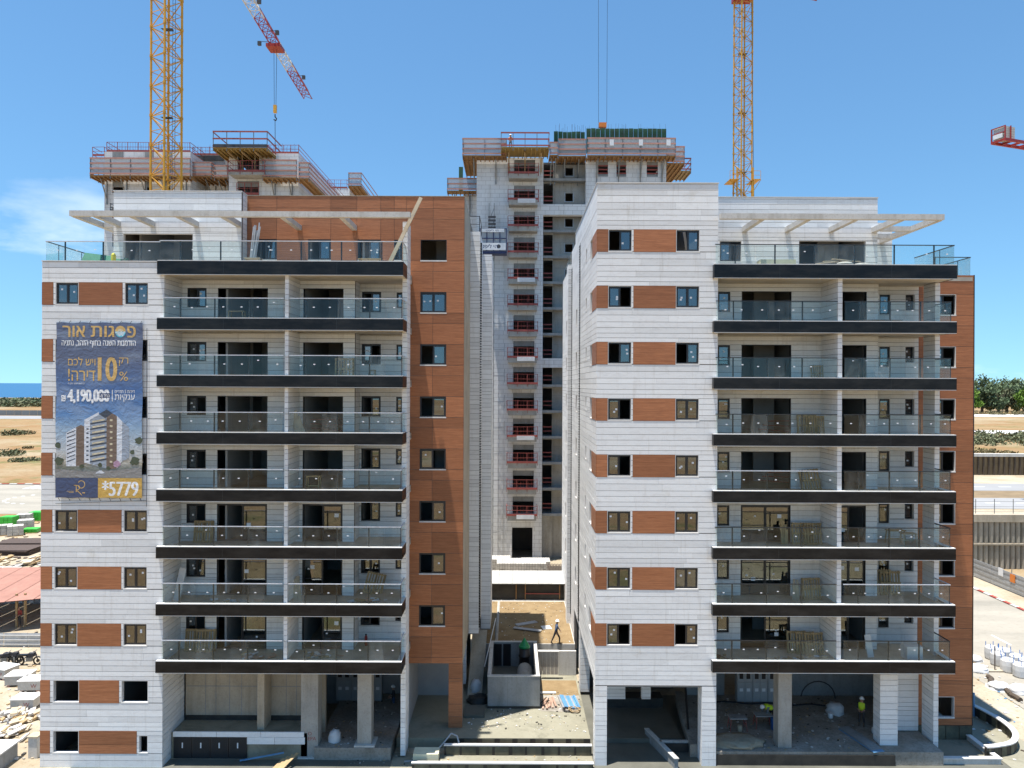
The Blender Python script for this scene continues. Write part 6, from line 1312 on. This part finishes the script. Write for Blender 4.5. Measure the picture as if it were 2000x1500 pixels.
    nb_ = MB(); fd = Vector((0, 1, -.05)); nb_.bar(hv+fd*.085, hv+fd*.125-Vector((0, 0, .02)), .016, .012, 5).build('nose', M['skin'], t, local=True)
    for s in (-1, 1): MB().bar(hv+Vector((s*.033, .088, .025)), hv+Vector((s*.033, .098, .025)), .011, n=5).build('eye', M['black_plastic'], t, local=True); MB().bar(hv+Vector((s*.09, .0, .01)), hv+Vector((s*.105, -.01, .015)), .026, .02, n=6).build('ear', M['skin'], t, local=True)
    MB().box(hv.x-.025, hv.x+.025, hv.y+.09, hv.y+.098, hv.z-.05, hv.z-.042).build('mouth', M['cloth_red'], t, local=True)
    if helmet:
        h_ = MB(); h_.smooth = True; h_.lathe((0, 0, 0), [(.15, 0), (.15, .015), (.122, .02), (.12, .07), (.09, .12), (.03, .145)], 14); h_.xf(Matrix.Translation(hv+ax*.055) @ Vector((0, 0, 1)).rotation_difference(ax).to_matrix().to_4x4()); h_.build('helmet', M['helmet'], t, local=True)
    if vest:
        a, c = Vector(P_['spi']), Vector(P_['che']); v = MB(); v.smooth = True; dd = (c-a).normalized(); e0 = a-dd*.14; e1 = c+dd*.05; v.lathe((0, 0, 0), [(.185, 0), (.19, .15), (.2, .3), (.19, (e1-e0).length), (.1, (e1-e0).length+.05)], 14); v.xf(Matrix.Translation(e0) @ Vector((0, 0, 1)).rotation_difference(dd).to_matrix().to_4x4() @ Matrix.Diagonal((1, .82, 1, 1))); v.build('vest', M['vest'], t, local=True)
    return t
q = G(1683, 1419, .75); person('worker in yellow vest and white helmet standing under the right block', (q[0], q[1], .75), math.pi*.8, 'cloth_dark', 'cloth_dark')
q = G(1508, 1412, .75); person('worker in yellow vest bending over boards under the right block', (q[0], q[1], .75), math.pi*.62, 'cloth_grey', 'cloth_dark', 'bend')
q = G(767, 1392, .02); person('worker in dark jacket and jeans bending beside the fin wall', (q[0]+.05, q[1], .02), math.pi*.6, 'cloth_dark', 'cloth_blue', 'stand', False)
q = G(1086, 1258, 2.26); person('worker in white helmet walking across the jute yard', (q[0], q[1], 2.26), -math.pi*.45, 'cloth_blue', 'cloth_dark', 'walk', False)
person('worker in orange vest on the balcony platform atop the tower', (PX(997, 280, 86), 86, PZ(287, 1025, 85)), math.pi, 'orange_paint', 'cloth_grey', 'stand', False)
q = G(37, 1225, 0); person('person in red top standing under the red canopy at the left', (q[0], q[1], .02), math.pi, 'cloth_red', 'cloth_dark', 'stand', False, False)

# work things under the right block
q = G(1490, 1408, .75)
def sawbench(label, px, py, mat, z=.75):
    q = G(px, py, z); t = thing('saw_bench', label, 'saw bench', q)
    MB().box(-.5, .5, -.3, .3, .72, .78).build('top', M['concrete_grey'], t, local=True)
    for sx in (-1, 1):
        for sy in (-1, 1): MB().bar((sx*.42, sy*.2, .72), (sx*.5, sy*.3, 0), .025).build('leg', M[mat], t, local=True)
        MB().bar((sx*.46, -.25, .35), (sx*.46, .25, .35), .02).build('stretcher', M[mat], t, local=True)
sawbench('left red-legged trestle bench with grey boards under the right block', 1440, 1425, 'red_rail'); sawbench('red-legged trestle bench beside the bending worker', 1490, 1420, 'red_rail')
def bucket(label, px, py, mat, z=.75, r=.28, h=.75, cat='barrel', name='barrel'):
    q = G(px, py, z); t = thing(name, label, cat, q); m = MB(); m.smooth = True; m.lathe((0, 0, 0), [(r*.9, 0), (r, .08), (r*1.04, h*.5), (r, h*.95), (r*.9, h), (r*.8, h-.02)], 14).build('body', M[mat], t, local=True); m = MB(); m.lathe((0, 0, 0), [(r*1.06, h*.45), (r*1.06, h*.52)], 14).build('ring', M[mat], t, local=True)
bucket('blue barrel left of the concrete column under the right block', 1515, 1425, 'blue_plastic'); bucket('blue barrel hidden half behind the concrete column', 1527, 1418, 'blue_plastic'); bucket('white bucket near the rubble bag under the right block', 1622, 1402, 'sign_white', r=.15, h=.32, cat='bucket', name='bucket'); bucket('pale jug on the dusty floor left of the barrels', 1445, 1430, 'timber_pale', r=.13, h=.4, cat='jug', name='jug'); bucket('white bucket by the stone pier under the right block', 1708, 1432, 'sign_white', r=.15, h=.32, cat='bucket', name='bucket')
q = G(1631, 1392, .75); blob('rubble_bag', q, (.55, .5, .6), 'bag_white', 'bulging grey-white bag right of the concrete column', 'bag', 31)
t = thing('board_stack', 'long grey boards with a blue edge lying under the right block', 'boards', G(1680, 1445, .75))
for i in range(4): m = MB().box(-.35+.02*i, .35, -1.5+.2*i, 1.4, .02+.03*i, .045+.03*i); m.xf(Matrix.Rotation(.25, 4, 'Z')); m.build('board', M['concrete_grey' if i else 'blue_paint'], t, local=True)
m = MB(); rr = random.Random(6); a, b_ = G(1400, 1372, .76), G(1640, 1380, .76); m.path([(a[0]+(b_[0]-a[0])*i/14, a[1]+(b_[1]-a[1])*i/14+.12*math.sin(i*1.3), .8) for i in range(15)], .05, 6).build('cable', M['cable'], label='black cable lying across the floor under the right block', cat='cable')
m = MB(); m.path([(19.6+1.1*math.cos(t*.3), 47.0, 1.1+1.1*math.sin(t*.3)) for t in range(11)], .04, 6).build('hose', M['cable'], label='black hose looped against the back wall under the right block', cat='hose')
m = MB(); m.poly([(12.0, 41.0, .77), (13.5, 41.0, .78), (13.9, 42.2, .95), (13.0, 43.2, .9), (11.6, 42.8, .86)]); q = MB()
# pale dust heap
blob('dust_heap', (12.9, 41.9, .74), (1.5, .9, .28), 'sand', 'pale dust heap on the floor just right of the portal column', 'heap', 41, seg=20)
t = thing('timber_form', 'timber boards and a long blue lath lying before the louvre doors', 'boards', (-12.5, 40.6, 0)); m = MB().bar((-15.0, 40.9, .1), (-12.6, 41.0, .5), .05).build('lath', M['blue_paint'], t)
for i in range(4): m = MB().box(-.08, .08, -.6, .6, 0, .03); m.xf(Matrix.Translation((-12.8+.25*i, 40.3, .1+.1*i)) @ Matrix.Rotation(-.5, 4, 'Z') @ Matrix.Rotation(.3, 4, 'X')); m.build('board', M['timber'], t)

# ------------------------------------------------------------------ left yard
def gbox(name, label, px, py, w_, d_, h, mat, cat, nz=3, nx=3, group=None, rz=0.0, strap=None):
    q = G(px, py); t = thing(name, label, cat, (q[0], q[1], .01), group, rz); box('pallet', -w_/2, w_/2, -d_/2, d_/2, 0, .12, M['timber'], t, local=True)
    for k in range(nz):
        for i in range(nx): box('block', -w_/2+w_*i/nx+.02, -w_/2+w_*(i+1)/nx-.02, -d_/2+R_.uniform(0, .04), d_/2, .125+h*k/nz, .12+h*(k+1)/nz-.02, M[mat], t, local=True)
    if strap: box('band', -w_/2-.01, w_/2+.01, -.1, .1, .5, .53, M[strap], t, local=True)
for i, (px, py, mt, lb) in enumerate(((18, 1027, 'green_wrap', 'green-wrapped pallet at the far left of the yard'), (74, 1017, 'green_wrap', 'green-wrapped pallet touching the building edge, upper of two'), (62, 1040, 'green_wrap', 'low green-wrapped pallet in front of the grey block pallets'), (48, 1022, 'block_white', 'grey block pallet behind the dark mesh stacks, upper'), (50, 1034, 'block_white', 'grey block pallet behind the dark mesh stacks, lower'), (8, 1045, 'block_white', 'pale block pallet at the left edge below the green one'), (30, 1046, 'block_white', 'pale block pallet in front of the green wrapped one'))):
    gbox('block_pallet', lb, px, py, 1.9, 1.6, 1.3 if i != 2 else .5, mt, 'pallet', group='pallets in the left yard', rz=.1*i)
for i, (px, py) in enumerate(((55, 1066), (20, 1080))):
    q = G(px, py); t = thing('mesh_stack', ('upper' if i == 0 else 'lower')+' dark stack of steel mesh sheets in the left yard', 'mesh stack', (q[0], q[1], .01))
    for k in range(6): m = MB().box(-3.2, 3.2, -1.6, 1.6, .12*k, .12*k+.07); m.xf(Matrix.Rotation(R_.uniform(-.06, .06), 4, 'Z')); m.build('sheet', M['rebar'], t, local=True)
debris(30, 82, .01, 'scattered timber and blocks behind the white cabin in the left yard', 5.0, 50, 14, ('timber', 'block_white', 'concrete_light', 'timber_pale'))
for o in list(bpy.data.objects):
    if o.get('label', '').startswith('scattered timber and blocks'): o.location = (PX(35, 1100, 86), 86, .01); o.scale = (2.2, 6, 3)
q = G(5, 1125); t = thing('site_cabin', 'white site cabin roof at the left picture edge', 'cabin', (q[0], q[1], 0)); MB().box(q[0]-4, q[0]+2.0, q[1]-2.5, q[1], 0, .9).build('body', M['concrete_grey'], t); MB().box(q[0]-4.1, q[0]+2.1, q[1]-2.6, q[1]+.1, .9, 1.0).build('roof', M['coping'], t)
# red canopy
t = thing('red_canopy', 'pinkish red corrugated canopy with posts at the left edge', 'canopy', (-42, 66, 0)); a = G(0, 1140, 3.0)
for i in range(8): MB().poly([(-52+i*1.9, 58.0+i*.8, 2.6), (-50.15+i*1.9, 58.7+i*.8, 2.6), (-50.15+i*1.9, 70, 3.5), (-52+i*1.9, 70, 3.5)]).poly([(-52+i*1.9, 58.0+i*.8, 2.54), (-52+i*1.9, 70, 3.44), (-50.15+i*1.9, 70, 3.44), (-50.15+i*1.9, 58.7+i*.8, 2.54)]).build('roof_sheet', M['roof_red'], t)
for x_, y_ in ((-42.5, 63.2), (-41.9, 63.4), (-39.5, 66), (-47, 62)): box('post', x_, x_+.15, y_, y_+.15, 0, 2.9, M['timber'], t)
MB().box(-52, -37, 70.2, 70.4, 0, 3.2).build('rear_wall', M['zinc'], t)
for i in range(9): box('corrugation', -48+i*1.1, -47.6+i*1.1, 70.1, 70.2, .1, 3.2, M['coping'], t)
t = thing('yard_fence', 'silver corrugated fence below the red canopy', 'fence', (-40, 60, 0))
for i in range(7): box('panel', -46+i*1.9, -44.15+i*1.9, 58.6+.03*(i % 2), 58.66+.03*(i % 2), .02, 1.1, M['zinc'], t)
for j in range(3): MB().bar((-46, 58.55, .25+.35*j), (-33, 58.55, .25+.35*j), .04).build('rib', M['coping'], t)
def bike(px, py, label, rz):
    q = G(px, py); t = thing('motorbike', label, 'motorbike', (q[0], q[1], .02), 'parked motorbikes', rz)
    for x_ in (-.65, .65):
        m = MB(); pts = [(x_+.3*math.cos(a*.45), 0, .3+.3*math.sin(a*.45)) for a in range(15)]; m.path(pts, .06, 6); m.bar((x_, -.05, .3), (x_, .05, .3), .12, n=8); m.build('wheel', M['black_plastic'], t, local=True)
    MB().bar((-.65, 0, .32), (-.1, 0, .62), .06).bar((-.1, 0, .62), (.45, 0, .72), .09).bar((.65, 0, .3), (.45, 0, .95), .045).build('frame', M['steel_dark'], t, local=True); MB().prism([(-.75, -.12), (.0, -.14), (.0, .14), (-.75, .12)], .68, .8).build('seat', M['black_plastic'], t, local=True); MB().prism([(0, -.15), (.4, -.12), (.4, .12), (0, .15)], .62, .88).build('tank', M['cloth_dark'], t, local=True); MB().bar((.42, -.33, 1.0), (.42, .33, 1.0), .025).build('handlebar', M['steel_grey'], t, local=True); MB().box(-.15, .25, -.13, .13, .28, .58).build('engine', M['steel_grey'], t, local=True)
bike(6, 1300, 'parked dark motorbike at the very left edge', .3); bike(26, 1297, 'parked dark motorbike in the middle of three', -.2); bike(56, 1299, 'parked dark motorbike nearest the building', .1)
def wcrate(px, py, label, rz=.1, s=1.0):
    q = G(px, py); t = thing('stone_crate', label, 'crate', (q[0], q[1], .02), 'white stone crates in the left yard', rz); t.scale = (s,)*3
    MB().box(-.75, .75, -.55, .55, .12, .72).build('body', M['block_white'], t, local=True); MB().box(-.8, .8, -.6, .6, .72, .77).build('lid', M['coping'], t, local=True)
    for x_ in (-.6, .45): box('foot', x_, x_+.15, -.5, .5, 0, .118, M['plank_pink'], t, local=True)
    me = text_mesh('W', .02); xs_ = [v.co.x for v in me.vertices]; k_ = .4/(max(xs_)-min(xs_))
    for v in me.vertices: v.co = (.1+(v.co.x-min(xs_))*k_, -.556, .28+v.co.y*k_)
    me.materials.clear(); me.materials.append(M['red_rail']); link(bpy.data.objects.new('lettering', me), t, True)
wcrate(40, 1336, 'white stone crate lettered W, farthest back of three'); wcrate(66, 1346, 'white stone crate lettered W, nearest the building of three', .05); wcrate(52, 1382, 'white stone crate lettered W, front one of three', .05, .95)
wcrate(8, 1322, 'white crate lettered W at the left edge before the motorbikes', -.3)
for i, (px, py, lb) in enumerate(((15, 1400, 'opened pale crate of broken slabs at the left edge'), (45, 1405, 'pile of broken white slabs beside the building'), (20, 1435, 'heap of pale stone offcuts at the bottom left'))): debris(px, 46, .01, lb, 1.0, 26, 60+i, ('block_white', 'coping', 'timber_pale', 'timber')); o = [o for o in bpy.data.objects if o.get('label') == lb][0]; q = G(px, py); o.location = (q[0], q[1], .02); o.scale = (1.2, 2.2, 2.2)
t = thing('site_container', 'low grey container with white roof at the bottom left corner', 'container', (-29, 41, 0)); MB().box(-31, -27.6, 38.5, 41.3, 0, .9).build('body', M['concrete_grey'], t); MB().box(-31.1, -27.5, 38.4, 41.4, .9, .98).build('roof', M['coping'], t)
blob('blue_tarp', (-28.3, 39.0, .98), (.6, .3, .12), 'strap_blue', 'crumpled blue tarp on the container roof', 'tarp', 71)
t = thing('gate_pillar', 'small grey concrete pillar beside the left block', 'pillar', (-26.6, 41.5, 0)); MB().box(-26.95, -26.45, 41.2, 41.7, 0, 1.15).build('shaft', M['concrete_light'], t); MB().box(-27.0, -26.4, 41.15, 41.75, 1.15, 1.25).build('cap', M['timber_pale'], t)
# ------------------------------------------------------------------ vegetation
def leaves(m, c, rx, ry, rz_, n, s, rr):
    for _ in range(n):
        while True:
            p = Vector((rr.uniform(-1, 1), rr.uniform(-1, 1), rr.uniform(-1, 1)))
            if .25 < p.length < 1: break
        p = p*(.75+.25*p.length); o = Vector((c[0]+p.x*rx, c[1]+p.y*ry, c[2]+p.z*rz_)); a = Vector((rr.gauss(0, 1), rr.gauss(0, 1), rr.gauss(0, 1))).normalized(); b_ = a.orthogonal().normalized(); k = s*rr.uniform(.6, 1.3); c_ = a.cross(b_)
        m.poly([o-b_*k-c_*k*.45, o+b_*k-c_*k*.3, o+b_*k*.8+c_*k*.5, o-b_*k*.7+c_*k*.4])
def tree(x_, y_, z_, h, w_, mat, label, seed, group, nl=900):
    rr = random.Random(seed); t = thing('tree', label, 'tree', (x_, y_, z_), group); m = MB().bar((0, 0, 0), (rr.uniform(-.3, .3), 0, h*.45), w_*.06+.12, w_*.04+.05, 7)
    for i in range(5): a = i*1.3+rr.random(); m.bar((0, 0, h*.3), (math.cos(a)*w_*.3, math.sin(a)*w_*.3, h*rr.uniform(.5, .75)), w_*.03+.04, .05, 5)
    m.build('trunk', M['bark'], t, local=True); c = MB()
    for i in range(9):
        a = rr.uniform(0, 6.28); r0 = rr.uniform(0, .32)*w_; leaves(c, (math.cos(a)*r0, math.sin(a)*r0, h*rr.uniform(.2, .86)), w_*rr.uniform(.2, .34), w_*rr.uniform(.2, .34), h*rr.uniform(.11, .19), nl//9, h*.045, rr)
    c.build('crown', M[mat], t, local=True)
rr = random.Random(11); sp_ = []
nmT = ['bright green tree at the left end of the wood, beside the wood-clad corner', 'dark cypress-like tree second from the left in the wood', 'olive tree with drooping crown third from the left in the wood', 'dark tree with pale branch in the middle of the wood', 'rounded olive tree right of the middle of the wood', 'dark shady tree second from the right in the wood', 'green tree at the right picture edge in the wood']
for i, (px, hh, mt) in enumerate(((1896, 11, 'leaf_green'), (1918, 12.5, 'leaf_dark'), (1934, 12, 'leaf_olive'), (1950, 13, 'leaf_dark'), (1966, 12, 'leaf_olive'), (1984, 13, 'leaf_dark'), (2002, 12, 'leaf_green'))): d = 330+8*(i % 3); tree(PX(px, 800, d), d, 9, hh, 9.5, mt, nmT[i], 100+i, 'trees at the far right', 1500)
m = MB()
for i in range(60): leaves(m, (PX(1880+i*2.6, 790, 370)+rr.uniform(-3, 3), 366+rr.uniform(-8, 14), 9+rr.uniform(3, 11)), 4, 4, 3.2, 60, .7, rr)
m.build('woodland', M['leaf_dark'], label='dense wood behind the single trees at the right', cat='woodland', kind='stuff')
m = MB()
for i in range(46): leaves(m, (PX(1870+i*3.4, 752, 560)+rr.uniform(-4, 4), 560+rr.uniform(-8, 14), 18+rr.uniform(0, 7)+max(0, 4-abs(i-12)*.35)), 6, 6, 4.5, 40, 1.1, rr)
m.build('hill_wood', M['leaf_dark'], label='hazy dark wood on the hill at the right horizon', cat='woodland', kind='stuff')
MB().prism([(230, 480), (520, 480), (560, 700), (230, 700)], 9, 19).build('hill', M['earth'], **S)
def scrub(name, label, px0, px1, d0, d1, z, h, n, mat, s, nl=26):
    m = MB(); rr = random.Random(len(label))
    for i in range(n): d = rr.uniform(d0, d1); leaves(m, (PX(rr.uniform(px0, px1), 780, d), d, z+h*.4), h*rr.uniform(.7, 1.6), h*rr.uniform(.7, 1.4), h*rr.uniform(.4, .75), nl, s, rr)
    m.build(name, M[mat], label=label, cat='shrubs', kind='stuff')
scrub('scrub', 'mixed green scrub on the bank between the upper roads', 1890, 2030, 150, 186, 9, 1.3, 90, 'leaf_olive', .3, 34); scrub('scrub', 'dry brown brush above the timber shoring wall', 1890, 2030, 129, 138, 9, .7, 30, 'leaf_dry', .2)
scrub('scrub', 'dry brush below the wood at the right', 1890, 2040, 318, 326, 9, 1.6, 40, 'leaf_dry', .4)
scrub('coastal_scrub', 'grey-green coastal scrub belt before the sea at the left', -60, 110, 640, 800, 0, 5.5, 260, 'leaf_olive', 1.1, 34); scrub('coastal_scrub', 'darker bushes in the coastal belt at the left', -60, 110, 630, 780, 0, 6, 90, 'leaf_dark', 1.0, 34)
for i, (px, py, s_) in enumerate(((22, 850, 2.6), (48, 848, 2.0), (15, 890, 2.4), (36, 902, 1.3), (62, 900, 1.2), (54, 876, .9))):
    q = G(px, py); m = MB(); leaves(m, (q[0], q[1], s_*.3), s_*2.2, s_*1.6, s_*.55, 260, .28*s_/2+.12, random.Random(i)); m.build('bush', M['leaf_olive' if i not in (1, 5) else 'leaf_dry'], label=('low green bush mass left of the dry one in the left field', 'dry brown bush beside the road end of the left field', 'wide green bush low in the left field at the edge', 'small round green bush in the middle of the left field', 'small green bush near the building in the left field', 'lone dark dry shrub in the left field')[i], cat='bush')
t = thing('road_fence', 'long grey fence at the far edge of the left field', 'fence', (-250, 480, 0))
for i in range(60): box('panel', -420+i*5, -415.2+i*5, 474, 474.2, 0, 3.4, M['steel_grey'], t)
B.finish(); GB.finish()
